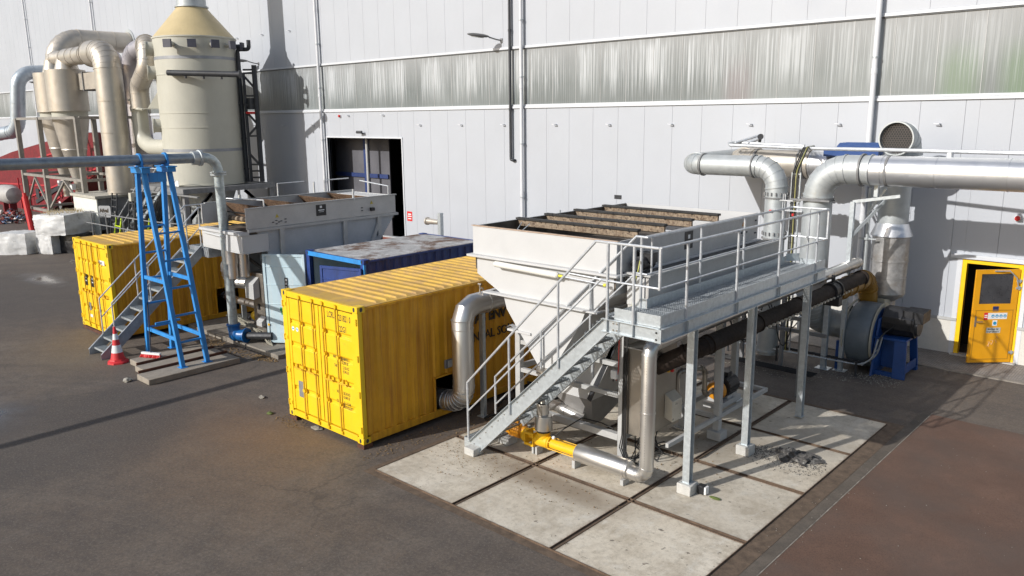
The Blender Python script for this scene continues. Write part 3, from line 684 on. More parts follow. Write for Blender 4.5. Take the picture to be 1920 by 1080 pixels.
for i, (s, x, z) in enumerate((('MAX.G', .35, 1.60), ('30,480 KG', .60, 1.60), ('67,200 LB', .60, 1.525), ('TARE', .37, 1.43), ('2,150 KG', .63, 1.43), ('4,740 LB', .63, 1.355),
                               ('NET', .40, .93), ('28,330 KG', .60, .93), ('62,460 LB', .60, .855), ('CU.C', .38, .74), ('33.1 CU.M', .60, .74), ('1,170 CU.FT', .60, .665))):
    door_text(s, .082, xd+x, z, .6)
# company lettering on the long side (partly hidden by the duct)
for i, (s, y, z, sz, bo) in enumerate((('AS ENV', 2.93, 1.80, .30, .009), ('NTAL SOLUT', 2.86, 1.42, .27, .0))):
    text(s, sz, (-.019, y, z), (0, 1, 0), Z, INK, c1, 'side_lettering', .012, bold=bo, xs=.95)
mb = MB(); mb.box(-2.06, -1.86, .014, .0215, .55, .88); obj('data_plate', mb, GREYM, c1)
mb = MB(); mb.lathe((-2.13, .021, 1.93), (0, -1, 0), [(0, .045), (.003, .045)], 14); mb.lathe((-1.99, .021, 1.93), (0, -1, 0), [(0, .045), (.003, .045)], 14); st = obj('warning_sticker', mb, WHITE, c1)
mb = MB(); mb.box(-2.155, -2.105, .016, .0175, 1.915, 1.945).box(-2.01, -1.975, .016, .0175, 1.91, 1.955); obj('sticker_mark', mb, CYAN, st)
mb = MB(); mb.box(-.03, .012, 2.06, 2.26, 1.05, 1.22); so_ = obj('junction_box', mb, GREYM, c1, bevel=.006); obj('socket_lid', MB().box(.013, .03, 2.13, 2.24, 1.07, 1.20), LGREY, so_)
mb = MB(); mb.box(-12.9, -12.74, .05, .058, .62, .85); obj('data_plate', mb, GREYM, c2)
for X in (-12.88, -12.42): 
    p = obj('black_placard', MB().box(X-.09, X+.09, .05, .058, 1.35, 1.68), BLACKP, c2); obj('placard_mark', MB().box(X-.03, X+.03, .047, .0495, 1.56, 1.62).box(X-.06, X+.06, .047, .0495, 1.47, 1.50), WHITE, p)
obj('white_sticker', MB().box(-11.75, -11.4, .05, .058, 2.08, 2.2), WHITE, c2); text('231822', .09, (-11.74, .0465, 2.10), (1, 0, 0), Z, INK, c2, 'sticker_lettering', .0005, xs=.8)
obj('data_plate', MB().box(-12.9, -12.7, .05, .058, .42, .5), WHITE, c2)
# blue container: open door leaves, flaking roof
bx1, by0, bz = -3.9, 3.12, .06
c3 = container(bx1, by0, bz, 'dark blue shipping container with a flaking white roof and open front doors', 4.0, BLUEC, BLUEC, ROOFB, BLUEC, doors=False, hR=.007)
obj('inner_lining', MB().box(bx1-CW+.10, bx1-CW+.12, by0+.15, by0+3.8, bz+.14, bz+CH-.10).box(bx1-CW+.13, bx1-.13, by0+3.7, by0+3.72, bz+.14, bz+CH-.10).box(bx1-.13, bx1-.115, by0+.15, by0+3.8, bz+.14, bz+CH-.10), PALEB, c3)
obj('front_header', MB().box(bx1-CW+.1, bx1-.1, by0-.006, by0-.001, bz+CH-.125, bz+CH-.012), BLUEB, c3)
mb = MB(); mb.box(bx1-.04, bx1+.002, by0-.006, by0+.05, bz+.12, bz+CH-.12); obj('front_post_edge', mb, BLUEB, c3)
mb = MB(); mb.box(bx1-CW-.05, bx1-CW-.0, by0-1.12, by0-.02, bz+.14, bz+CH-.10)
mb.v = [tuple(v) for v in mb.v]
def leaf2(px, py, ang, wid, m, name, lab, z0, z1, flip=1):
    dv = Vector((math.cos(ang), math.sin(ang), 0)); nv = Vector((-dv.y, dv.x, 0))*flip; o = Vector((px, py, 0))
    def bx(mb, s0, s1, n0, n1, a, b): return mb.prism([o+dv*s0+nv*n0+Z*a, o+dv*s1+nv*n0+Z*a, o+dv*s1+nv*n1+Z*a, o+dv*s0+nv*n1+Z*a], (0, 0, b-a))
    mb = MB(); bx(mb, .07, wid-.07, .01, .03, z0+.07, z1-.07); bx(mb, 0, .0695, 0, .05, z0, z1); bx(mb, wid-.0695, wid, 0, .05, z0, z1)
    bx(mb, .07, wid-.07, 0, .05, z1-.0695, z1); bx(mb, .07, wid-.07, 0, .05, z0, z0+.0695)
    H = z1-z0
    for k in (.22, .44, .66, .86): bx(mb, .0705, wid-.0705, .0305, .042, z0+H*k-.01, z0+H*k+.012)
    d = obj('door', mb, m, c3, label=lab, bevel=.004)
    return d, bx
dl, bx = leaf2(bx1-CW-.02, by0-.02, R(-147), 1.16, PALEB, 'door', 'pale blue inner face of the opened left door leaf', bz+.10, bz+CH-.12, 1)
mb = MB(); bx(mb, .50, .58, .0431, .046, 1.52, 1.92); pl = obj('black_label', mb, BLACKP, dl); mb = MB()
for i in range(4): bx(mb, .515, .565, .0462, .0475, 1.54+i*.095, 1.60+i*.095)
obj('label_dot', mb, LGREY, pl)
mb = MB(); bx(mb, .66, .76, .0431, .0455, 1.02, 1.12); bx(mb, .68, .73, .0431, .0455, .93, 1.03); obj('green_mark', mb, mat('green spray paint', (.02, .3, .12), .6), dl)
mb = MB(); bx(mb, 1.08, 1.13, .051, .058, .62, .68); obj('yellow_sticker', mb, PUMPY, dl)
mb = MB(); bx(mb, 1.165, 1.18, .0, .05, .2, 2.4); obj('door_gasket', mb, BLACKR, dl)
dr_, bx = leaf2(bx1-.05, by0-.03, R(-163), 1.22, BLUEC, 'door', 'dark blue right door leaf standing ajar', bz+.10, bz+CH-.20, 1)
# ---------------------------------------------------------------- screened hopper machine on a steel frame
HX0, HX1, HY0, HY1 = .92, 4.12, 2.0, 6.9
hop = thing('screening_hopper', 'big white funnel hopper with dark slatted screens on top, beside the galvanised walkway', 'hopper', (2.5, 4.4, 0), 'screening machines')
mb = MB(); T = .03
mb.box(HX0, HX1, HY0, HY0+T, 3.48, 4.0); mb.box(HX0, HX1, HY1-T, HY1, 3.48, 4.0)
mb.box(HX0, HX0+T, HY0+T, HY1-T, 3.48, 4.0)
obj('upper_casing', mb, HOPW, hop, bevel=.004)
side = obj('side_panel', MB().box(HX1-T, HX1, HY0+T+.001, HY1-T-.001, 3.48, 4.0), HOPG, hop)
mb = MB(); mb.box(HX0-.02, HX1+.02, HY0-.02, HY0+.05, 4.001, 4.012); obj('top_edge', mb, mat('rust tinged edge', (.50, .36, .26), .7, var=.2, vs=8), hop)
obj('inner_lining', MB().box(HX0+T+.002, HX0+T+.006, HY0+T, HY1-T, 3.2, 3.99).box(HX0+T, HX1-T, HY0+T+.002, HY0+T+.006, 3.2, 3.99), HOPI, hop)
mb = MB(); mb.box(HX0-.09, HX1+.08, HY0-.09, HY0+.02, 3.44, 3.479); mb.box(HX0-.09, HX0, HY0+.021, HY1, 3.44, 3.479); mb.box(HX1, HX1+.08, HY0+.021, HY1, 3.44, 3.479)
obj('flange', mb, HOPW, hop, bevel=.004)
# funnel body below the flange: vertical faces, then inward slopes to the outlet
def loft(levels, cap=False):
    mb = MB(); rings = [[Vector((a, c, z)), Vector((b, c, z)), Vector((b, d_, z)), Vector((a, d_, z))] for a, b, c, d_, z in levels]
    return mb.sweep(rings, cap)
mb = loft([(1.0, 4.06, 2.02, 5.2, 3.44), (1.0, 4.06, 2.02, 5.2, 3.12), (1.62, 3.62, 2.03, 4.6, 2.80)]); obj('funnel_top', mb, HOPW, hop)
mb = MB(); mb.box(1.24, 3.82, HY0-.10, HY0+.05, 2.80, 2.83); mb.box(1.24, 1.30, HY0+.051, 4.6, 2.80, 2.83); mb.box(3.76, 3.82, HY0+.051, 4.6, 2.80, 2.83); obj('lower_flange', mb, HOPW, hop, bevel=.004)
mb = loft([(1.64, 3.50, 2.03, 3.9, 2.799), (1.72, 3.40, 2.03, 3.8, 2.55), (2.46, 2.78, 2.04, 2.4, 1.62)]); obj('funnel_cone', mb, HOPW, hop)
mb = MB(); mb.extr([(1.70, 2.0, 2.20), (1.80, 2.0, 2.27), (1.95, 2.0, 2.22), (2.05, 2.0, 2.10)], (0, .10, 0)); mb.box(1.75, 2.3, 2.0, 2.1, 2.16, 2.2); obj('cone_gusset', mb, HOPW, hop)
# rear half of the body: a long trough
mb = loft([(1.0, 4.06, 5.2, 6.86, 3.44), (1.2, 3.9, 5.25, 6.8, 2.6), (2.0, 3.2, 5.3, 6.6, 2.0)], True); obj('rear_trough', mb, HOPG, hop)
# cross screens with black caps
for i, y in enumerate((3.22, 4.07, 5.02, 6.03)):
    mb = MB(); mb.box(HX0+.02, HX0+2.78, y-.02, y+.03, 3.88, 3.989); mb.prism([(HX0+.02, y+.031, 3.90), (HX0+.02, y+.20, 3.86), (HX0+.02, y+.20, 3.85), (HX0+.02, y+.031, 3.86)], (2.75, 0, 0))
    d_ = obj('screen_deck', mb, BEIGE, hop)
    cap = obj('deck_cap', MB().box(HX0-.01, HX0+2.80, y-.045, y+.07, 3.99, 4.035), BLACKR, d_, bevel=.008)
    mb = MB()
    for k in range(7): mb.box(HX0+.2+k*.4, HX0+.22+k*.4, y-.052, y-.0455, 3.98, 4.03)
    obj('cap_clip', mb, BLACKP, cap)
mb = MB(); mb.prism([(HX0+.03, 2.08, 3.55), (HX1-.05, 2.08, 3.55), (HX1-.05, 6.85, 3.45), (HX0+.03, 6.85, 3.45)], (0, 0, -.02)); obj('inner_screen', mb, HOPI, hop)
mb = MB(); mb.box(HX0+2.85, HX1-.04, 3.0, 6.86, 3.84, 3.862); obj('inner_ledge', mb, BEIGE, hop)
mb = MB(); mb.tube([(1.1, 3.15, 3.95), (1.12, 3.0, 3.84), (1.25, 2.98, 3.82), (1.35, 3.1, 3.95)], .01, 6); mb.tube([(2.9, 3.0, 3.8), (3.1, 3.05, 3.7), (3.15, 3.15, 3.8)], .01, 6); obj('lifting_loop', mb, GALV, hop)
# tube light along the front flange
t = thing('tube_light', 'long white capsule tube light fixed under the hopper flange', 'light', (2.5, 1.9, 3.3))
obj('light_body', MB().tube([(1.55, 1.90, 3.375), (1.58, 1.90, 3.375), (3.0, 1.90, 3.345), (3.03, 1.90, 3.345)], [.035, .055, .055, .035], 12), mat('milky polycarbonate', (.72, .70, .64), .35, var=.06), t)
obj('light_end', MB().cyl((3.035, 1.9, 3.345), (3.12, 1.9, 3.34), .022, n=8).cyl((3.95, 1.9, 3.31), (4.0, 1.9, 3.31), .025, n=8), mat('acid yellow plastic', (.75, .7, .03), .4), t)
obj('light_cable', MB().tube([(3.12, 1.9, 3.34), (3.5, 1.91, 3.325), (3.95, 1.9, 3.31)], .012, 6).cyl((3.15, 1.96, 3.40), (4.1, 1.96, 3.37), .014, n=8), GALVR, t)
# support frame of the hopper
mb = MB()
FX = (1.45, 3.84)
for x in FX:
    for y in (2.66, 4.70, 6.75):
        mb = MB(); mb.box(x-.06, x+.06, y-.06, y+.06, .06, 2.45 if y < 6 else 2.6); obj('frame_leg', mb, LGREY, hop, bevel=.004)
        obj('foot_plate', MB().box(x-.16, x+.16, y-.14, y+.14, .025, .06), CONC if y < 5 else GALV, hop, bevel=.004)
mb = MB(); mb.box(FX[0]+.061, FX[1]-.061, 2.62, 2.70, 1.72, 1.80); mb.box(FX[0]+.061, FX[1]-.061, 2.62, 2.70, 1.17, 1.25); mb.box(FX[0]+.061, FX[1]-.061, 2.60, 2.71, .40, .52)
for x in FX:
    for z in (.42, 1.2): 
        if x == FX[0] or z < 1: mb.box(x-.04, x+.04, 2.73, 6.68, z, z+.10)
    mb.box(x-.05, x+.05, 2.73, 6.68, 2.3, 2.4)
obj('frame_rail', mb, LGREY, hop, bevel=.004)
# lower settling hopper between the legs
mb = loft([(1.6, 3.62, 2.80, 4.6, 2.3), (1.75, 3.42, 2.80, 4.5, 1.65), (2.05, 3.05, 2.82, 4.4, .90)]); obj('lower_hopper', mb, HOPW, hop)
mb = loft([(2.05, 3.05, 2.821, 4.4, .899), (2.70, 2.86, 3.12, 3.4, .30)], True); obj('lower_cone', mb, mat('shaded cone steel', (.27, .26, .25), .5, var=.1, fine=.2), hop)  # cone colour darkened to stand in for shade on its downward faces
mb = MB(); mb.bar((3.0, 2.81, .9), (3.62, 2.81, 2.2), .09, .02, (0, 1, 0)); obj('cone_rib', mb, DARKM, hop)
mb = MB(); duct(mb, [(1.5, 3.2, .45), (2.3, 2.95, .52), (2.75, 3.0, .42)], .10, .2, 4, 16); obj('outlet_pipe', mb, STAIN, hop)
mb = MB(); mb.tube(fillet([(3.1, 2.62, 2.75), (3.3, 2.5, 2.8), (3.34, 2.45, 2.4), (3.34, 2.45, 1.5)], .08, 3)[0], .03, 8); obj('overflow_pipe', mb, GALVR, hop)
# side trough with drive next to the walkway
st = thing('screw_trough', 'long grey screw conveyor trough between hopper and walkway', 'conveyor', (4.35, 4.7, 0))
mb = MB(); X0, X1, Y0, Y1 = 4.16, 4.56, 2.25, 6.95
mb.box(X1-.02, X1, Y0, Y1, 2.98, 3.46); mb.box(X0, X0+.02, Y0, Y1, 2.98, 3.42); mb.box(X0+.021, X1-.021, Y0, Y0+.02, 2.9, 3.44); mb.box(X0+.021, X1-.021, Y1-.02, Y1, 2.9, 3.44); mb.box(X0, X1, Y0+.021, Y1-.021, 2.9, 2.979)
obj('trough_body', mb, GREYM if 0 else HOPG, st, bevel=.004)
obj('trough_rim', MB().box(X1-.07, X1+.06, Y0-.05, Y1+.05, 3.461, 3.50).box(X0-.03, X1-.071, Y0-.05, Y0+.02, 3.461, 3.50), LGREY, st, bevel=.004)
obj('trough_lid', MB().box(X0-.03, X1-.09, Y0+.06, Y1, 3.44, 3.456), DARKM, st)
obj('end_plate', MB().box(4.18, 4.5, Y0-.03, Y0-.001, 2.98, 3.44).prism([(4.18, 2.2, 2.86), (4.62, 2.2, 2.86), (4.62, 2.0, 2.92), (4.18, 2.0, 2.92)], (0, 0, .02)), HOPW, st)
mb = MB(); mb.lathe((4.28, 2.7, 3.62), (0, -1, 0), [(0, .12), (.32, .12), (.34, .09), (.42, .09)], 18); mb.box(4.2, 4.42, 2.5, 2.72, 3.62, 3.78); obj('gear_motor', mb, BLACKP, st)
mb = MB(); mb.tube([(4.36, 2.3, 3.7), (4.38, 2.22, 3.55), (4.32, 2.2, 3.3), (4.3, 2.18, 2.9)], .009, 6); obj('motor_cable', mb, mat('green yellow wire', (.45, .45, .05), .5), st)
# black nameplate + little signs on the hopper side
for par, x, pts in ((hop, HX1+.002, None),):
    obj('name_plate', MB().box(x, x+.004, 4.05, 4.33, 3.62, 3.93), BLACKP, hop); obj('plate_logo', MB().box(x+.0045, x+.006, 4.16, 4.23, 3.80, 3.87).box(x+.0045, x+.006, 4.10, 4.28, 3.73, 3.75), WHITE, hop)
    obj('warning_triangle', MB().prism([(x, 6.2, 3.80), (x, 6.3, 3.80), (x, 6.25, 3.89)], (.003, 0, 0)), PUMPO, hop)
    mb = MB()
    for y, z in ((6.16, 3.66), (6.26, 3.70), (6.36, 3.66), (6.26, 3.6), (6.75, 3.85), (6.75, 3.6)): mb.box(x, x+.02, y, y+.05, z, z+.025)
    obj('bearing_bolt', mb, DARKM, hop)
mb = MB(); mb.box(HX1+.001, HX1+.06, 2.5, 2.62, 3.5, 3.8); mb.tube([(4.15, 2.15, 3.5), (4.2, 2.1, 3.42), (4.22, 2.5, 3.40), (4.2, 2.9, 3.5)], .012, 6); obj('terminal_box', mb, BLACKP, hop)
# ---------------------------------------------------------------- galvanised walkway and stair
WX0, WX1, WY0, WY1 = 4.70, 5.42, 1.24, 7.20
wk = thing('access_walkway', 'galvanised walkway with handrails and a long stair beside the white hopper', 'walkway', (5, 4, 0), 'steel stairs with handrails')
ZB, ZT, ZD = 2.78, 2.98, 3.03
def chan(mb, p, q, out, h=.20, f=.05, t=.008):   # channel beam, flanges pointing 'out'
    p, q, out = Vector(p), Vector(q), Vector(out)
    mb.bar(p, q, t, h, Z); mb.bar(p+out*(f/2+t/2), q+out*(f/2+t/2), f, t, Z, (0, h/2-t/2)) if abs(out.dot((q-p).normalized())) < .1 else None
    mb.bar(p+out*(f/2+t/2), q+out*(f/2+t/2), f, t, Z, (0, -h/2+t/2)); return mb
zc = (ZB+ZT)/2
mb = MB(); chan(mb, (WX1, WY0, zc), (WX1, WY1, zc), (1, 0, 0)); obj('outer_beam', mb, GALV, wk)
mb = MB(); chan(mb, (WX0, 1.96, zc), (WX0, WY1, zc), (-1, 0, 0)); obj('inner_beam', mb, GALV, wk)
mb = MB(); chan(mb, (4.42, WY0, zc), (WX1, WY0, zc), (0, -1, 0)); obj('front_beam', mb, GALV, wk)
mb = MB(); chan(mb, (WX0, WY1, zc), (WX1, WY1, zc), (0, 1, 0)); chan(mb, (4.42, 1.96, zc), (WX0, 1.96, zc), (0, 1, 0)); obj('end_beam', mb, GALV, wk)
mb = MB()
for y in (2.35, 3.3, 4.34, 5.5, 6.71): mb.box(WX0+.01, WX1-.01, y-.03, y+.03, ZB+.02, ZT-.01)
for y in (1.94, 3.51, 5.07, 6.71): mb.box(WX1+.009, WX1+.05, y-.005, y+.005, ZB+.01, ZT-.01)
for x in (4.52, 4.98): mb.box(x-.006, x+.006, WY0-.05, WY0-.009, ZB+.01, ZT-.01)
mb.box(WX1-.05, WX1+.055, WY0-.066, WY0-.058, ZB, ZT); mb.box(4.58, 4.72, WY0-.02, WY0-.009, ZB+.02, ZT-.02)
obj('stiffener', mb, GALV, wk)
mb = MB()
for x, y in ((5.40, WY0-.068), (5.40, WY0-.068)):
    for z in (ZB+.05, ZT-.05): mb.cyl((x, y, z), (x, y-.012, z), .014, n=6)
for x in (4.63, 4.69):
    for z in (ZB+.05, ZT-.05): mb.cyl((x, WY0-.021, z), (x, WY0-.034, z), .014, n=6)
obj('bolt', mb, STAIND, wk)
# kick plates
mb = MB(); mb.box(WX1-.012, WX1-.006, WY0+.02, WY1-.02, ZT+.003, ZD+.13); mb.box(4.62, WX1-.013, WY0+.012, WY0+.018, ZT+.003, ZD+.13)
mb.box(WX0+.006, WX0+.012, 1.98, WY1-.02, ZT+.003, ZD+.15); mb.box(WX0+.2, WX1-.013, WY1-.026, WY1-.02, ZT+.003, ZD+.10)
mb.prism([(4.45, 1.97, ZT+.003), (WX0, 1.97, ZT+.003), (WX0, 1.97, ZD+.15), (4.6, 1.97, ZD+.15)], (0, .006, 0))
mb.prism([(WX0+.02, 6.95, ZD+.05), (WX0+.2, 7.15, ZD+.05), (WX0+.2, 7.15, ZD+.2), (WX0+.02, 6.95, ZD+.2)], (.006, -.006, 0))
obj('kick_plate', mb, GALV, wk)
def grating(x0, x1, y0, y1, z, dirx=True, a=.034, b=.06, h=.025):
    mb = MB(); n = int((x1-x0)/a); 
    for i in range(n+1): x = x0+i*(x1-x0)/n; mb.box(x-.0028, x+.0028, y0, y1, z-h, z)
    n = int((y1-y0)/b)
    for i in range(n+1): y = y0+i*(y1-y0)/n; mb.box(x0, x1, y-.0028, y+.0028, z-h*.7, z-.001)
    return mb
g = grating(WX0+.02, WX1-.02, 1.98, WY1-.03, ZD); g2 = grating(4.45, WX1-.02, WY0+.03, 1.96, ZD); g.add(g2.v, g2.f)
obj('grating', g, mat('grating steel', (.46, .49, .51), .4, .5, var=.15, vs=12), wk)
# stair flight
SA, SB = Vector((1.50, 0, .06)), Vector((4.45, 0, 2.98)); sd = (SB-SA).normalized(); up = Vector((-sd.z, 0, sd.x))
for y, o in ((WY0, -1), (1.95, 1)):
    mb = MB(); c = [SA-Vector((.0, 0, .05)), SA+Vector((0, 0, .14)), SB+Vector((0, 0, .0)), SB+Vector((.22, 0, 0)), SB+Vector((.22, 0, -.20)), SB+Vector((.10, 0, -.20)), SA+Vector((.22, 0, -.05))]
    mb.prism([Vector((p.x, y, p.z)) for p in c], (0, .008*o, 0))
    mb.bar((c[1].x, y, c[1].z), (c[2].x, y, c[2].z), .008, .05, (0, 1, 0), (0, .03*o)); mb.bar((c[6].x, y, c[6].z), (c[5].x, y, c[5].z), .008, .05, (0, 1, 0), (0, .03*o))
    obj('stringer', mb, GALV, wk)
mb = MB()
for i in range(19):
    p = SA.lerp(SB, (i+.6)/19.5)
    if i % 1 == 0: mb.cyl((p.x+.03, WY0-.009, p.z+.03), (p.x+.03, WY0-.018, p.z+.03), .012, n=6)
obj('stringer_bolt', mb, STAIND, wk)
NT = 13
for i in range(NT):
    p = SA+(SB-SA)*((i+.75)/(NT+.35)); g = grating(p.x-.02, p.x+.22, WY0+.01, 1.94, p.z+.06, a=.042, b=.10, h=.022)
    g.box(p.x-.026, p.x-.02, WY0+.01, 1.94, p.z+.0, p.z+.062); g.box(p.x+.222, p.x+.226, WY0+.01, 1.94, p.z+.02, p.z+.062)
    obj('tread', g, mat('stair tread steel', (.22, .24, .255), .45, .5, var=.15, vs=12), wk)
g = grating(1.28, 1.50, WY0+.08, 1.90, .20, a=.03, b=.055); g.box(1.275, 1.281, WY0+.08, 1.90, .02, .2); g.box(1.281, 1.5, WY0+.074, WY0+.08, .02, .2)
obj('bottom_step', g, GALV, wk)
# rails
def rail_tube(pts, r=.021, nm='handrail', b=.08): return obj(nm, MB().tube(fillet(pts, b, 3)[0], r, 10), GALVR, wk)
HR = 1.10
def sp_(x): t = (x-SA.x)/(SB.x-SA.x); return SA.z+.1+t*(SB.z-SA.z)
Yo, Yi = WY0-.03, 1.98
rail_tube([(1.50, Yo, .22), (1.50, Yo, 1.32), (4.30, Yo, 4.13), (4.52, Yo, 4.13), (WX1-.02, Yo, 4.13), (WX1-.02, Yo+.04, 4.13)], b=.04)
obj('handrail', MB().tube([(WX1-.01, Yo, 4.13), (WX1-.01, WY1-.02, 4.13), (WX0-.0, WY1-.02, 4.13), (WX0-.0, 1.97, 4.13), (4.50, Yi, 4.13), (1.45, Yi, 1.22), (1.45, Yi, .5)], .021, 10), GALVR, wk)
obj('mid_rail', MB().tube([(1.50, Yo, .78), (4.40, Yo, 3.56), (WX1-.01, Yo, 3.56)], .016, 8), GALVR, wk)
obj('mid_rail', MB().tube([(WX1-.01, Yo+.02, 3.56), (WX1-.01, WY1-.02, 3.56), (WX0, WY1-.02, 3.56), (WX0, 1.97, 3.56), (4.5, Yi, 3.56), (1.45, Yi, .68)], .016, 8), GALVR, wk)
for x in (2.52, 3.58):
    obj('rail_post', MB().cyl((x, Yo, sp_(x)-.2), (x, Yo, 1.32+(x-1.5)*1.0036), .02, n=10), GALVR, wk)
    obj('rail_post', MB().cyl((x+.05, Yi, sp_(x)-.2), (x+.05, Yi, 1.22+(x-1.4)*.954), .02, n=10), GALVR, wk)
for x, z0 in ((4.52, ZB+.02), (4.98, ZB+.02)): obj('rail_post', MB().cyl((x, Yo, ZT), (x, Yo, 4.13), .024, n=10), GALVR, wk)
obj('rail_post', MB().cyl((4.60, 1.97, ZB), (4.60, 1.97, 4.13), .024, n=10), GALVR, wk)
obj('rail_post', MB().cyl((4.76, Yo, 3.56), (4.76, Yo, 4.13), .016, n=10), GALVR, wk)
obj('rail_post', MB().cyl((WX0, 2.1, 3.56), (WX0, 2.1, 4.13), .016, n=10), GALVR, wk)
obj('rail_post', MB().box(WX1-.025, WX1+.005, Yo-.02, Yo+.02, 3.54, 4.13), GALVR, wk)
for y in (1.94, 3.51, 5.07, 6.71):
    obj('rail_post', MB().cyl((WX1-.005, y, ZT-.02), (WX1-.005, y, 4.13), .022, n=10), GALVR, wk)
for y in (3.60, 5.15, 6.75): obj('rail_post', MB().cyl((WX0, y, ZT-.02), (WX0, y, 4.13), .022, n=10), GALVR, wk)
obj('rail_post', MB().cyl((WX0+.35, WY1-.02, ZT), (WX0+.35, WY1-.02, 4.13), .018, n=10), GALVR, wk)
obj('rail_post', MB().box(WX1-.02, WX1+.01, WY1-.04, WY1, 3.56, 4.13), GALVR, wk)
# columns on concrete blocks
for i, (y, zb) in enumerate(((2.36, .20), (4.36, .20), (6.68, .05))):
    mb = MB(); mb.hbeam((5.31, y, zb+.01), (5.31, y, ZB-.001), .12, .12, .012, (0, 1, 0)); mb.box(5.23, 5.39, y-.08, y+.08, zb, zb+.01); obj('column', mb, GALV, wk)
def block(name, x, y, z1, s, label, z0=.02): return tag(obj(name, MB().box(x-s, x+s, y-s, y+s, z0, z1), CONC, loc=(x, y, 0), bevel=.01), label, 'block', 'concrete blocks under the steelwork')
block('concrete_block', 5.31, 2.36, .199, .125, 'concrete block under the nearest walkway column, with a small black box beside it')
block('concrete_block', 5.31, 4.36, .199, .125, 'concrete block under the middle walkway column')
block('concrete_block', 1.66, 1.17, .16, .12, 'concrete block under the front foot of the walkway stair'); block('concrete_block', 1.78, 1.95, .18, .13, 'concrete block under the rear foot of the walkway stair')
mb = MB(); mb.box(1.70, 1.86, 1.9, 2.0, .18, .34); obj('stair_shoe', mb, GALV, wk)
t = thing('work_lamp', 'small black box lamp lying beside the nearest column block', 'lamp', (5.5, 2.5, 0))
obj('lamp_body', MB().box(5.45, 5.57, 2.42, 2.54, .03, .17), BLACKP, t, bevel=.01); obj('lamp_face', MB().box(5.571, 5.60, 2.43, 2.53, .04, .16), WHITE, t)
# ---------------------------------------------------------------- pump line in front of the hopper
pl = thing('screw_pump', 'yellow screw pump lying on the slab under the stair', 'pump', (2.9, 1.95, 0))
PY, PZ = 1.95, .30
mb = MB(); mb.lathe((1.78, PY+.02, PZ+.04), (1, 0, 0), [(0, .08), (.03, .13), (.08, .145), (.36, .145), (.38, .10), (.44, .085)], 20)
for i in range(14):
    a = i*2*math.pi/14; mb.bar((1.86, PY+.02+.147*math.cos(a), PZ+.04+.147*math.sin(a)), (2.12, PY+.02+.147*math.cos(a), PZ+.04+.147*math.sin(a)), .018, .008, (0, math.cos(a), math.sin(a)))
mb.box(1.9, 2.08, PY-.05, PY+.11, PZ+.17, PZ+.26); obj('pump_motor', mb, PUMPO, pl)
mb = MB(); mb.lathe((2.18, PY, PZ), (1, 0, 0), [(0, .10), (.05, .13), (.09, .13), (.12, .09)], 18); obj('gear_head', mb, PUMPY, pl)
mb = MB(); mb.box(2.29, 2.31, PY-.12, PY+.12, PZ-.13, PZ+.12); mb.box(2.48, 2.50, PY-.12, PY+.12, PZ-.13, PZ+.12)
for y in (-.12, .10): mb.box(2.311, 2.479, PY+y, PY+y+.02, PZ-.13, PZ-.08); mb.box(2.311, 2.479, PY+y, PY+y+.02, PZ+.08, PZ+.12)
mb.cyl((2.29, PY, PZ), (2.52, PY, PZ), .035, n=10); obj('lantern_bracket', mb, PUMPY, pl)
mb = MB(); mb.lathe((2.50, PY, PZ), (1, 0, 0), [(0, .11), (.06, .12), (.28, .115), (.31, .09), (.92, .09)], 20); mb.cyl((2.65, PY, PZ+.05), (2.65, PY, PZ+.17), .12, n=20); obj('pump_housing', mb, PUMPY, pl)
mb = MB()
for x, r in ((2.82, .13), (3.40, .135)): mb.lathe((x, PY, PZ), (1, 0, 0), [(0, r), (.018, r)], 20)
for y, z in ((-.11, .06), (.11, .06), (-.11, -.06), (.11, -.06)): mb.cyl((2.82, PY+y, PZ+z), (3.41, PY+y, PZ+z), .008, n=6)
obj('stator_tie', mb, PUMPY, pl)
mb = MB()
for x in (2.46, 2.54): mb.box(x-.02, x+.02, PY-.08, PY+.08, .025, .165)
mb.box(3.36, 3.42, PY-.09, PY+.09, .025, .165); mb.box(4.36, 4.42, PY-.09, PY+.09, .025, .12); obj('pump_foot', mb, LGREY, pl)
mb = MB(); mb.lathe((3.425, PY, PZ), (1, 0, 0), [(0, .15), (.01, .155), (1.02, .155), (1.03, .15), (1.06, .15), (1.08, .10)], 28); mb.band((4.42, PY, PZ), (1, 0, 0), .155, .04, .008, 28); obj('stator_sleeve', mb, STAIN, pl)
mb = MB(); mb.sphere((2.9, PY-.05, PZ+.17), .035, 8); mb.tube([(2.9, PY-.02, PZ+.14), (3.05, PY+.05, .6), (3.2, PY+.4, .75), (3.4, PY+.7, .62), (3.7, 2.6, .6)], .012, 6); obj('sensor_cable', mb, BLACKR, pl); 
obj('sensor_cap', MB().sphere((2.93, PY-.06, PZ+.15), .035, 8), WHITE, pl)
# feed pipe dropping from the funnel into the pump
fp = thing('feed_pipe', 'stainless drop pipe with flanges from the hopper funnel to the yellow pump', 'pipe', (2.64, PY, 0))
cx = 2.62
obj('feed_flange', MB().lathe((cx, PY+.08, 1.62), (0, 0, -1), [(0, .16), (.03, .16), (.035, .12), (.06, .12), (.065, .16), (.09, .16), (.095, .11)], 24), STAIND, fp)
mb = MB(); mb.tube([(cx, PY+.08, 1.53), (cx, PY+.06, 1.42), (cx+.01, PY+.02, 1.02), (cx+.01, PY, .98)], [.11, .11, .055, .055], 20); mb.lathe((cx+.01, PY, 1.0), (0, 0, -1), [(0, .10), (.03, .11), (.22, .11), (.24, .08)], 20)
obj('feed_cone', mb, STAIND, fp)
mb = MB(); mb.cyl((2.65, PY, 1.0), (2.65, PY, .76), .10, n=20); mb.lathe((2.65, PY, .80), (0, 0, -1), [(0, .10), (.02, .155), (.04, .16), (.28, .16), (.30, .11)], 24); obj('feed_sleeve', mb, STAIN, fp)
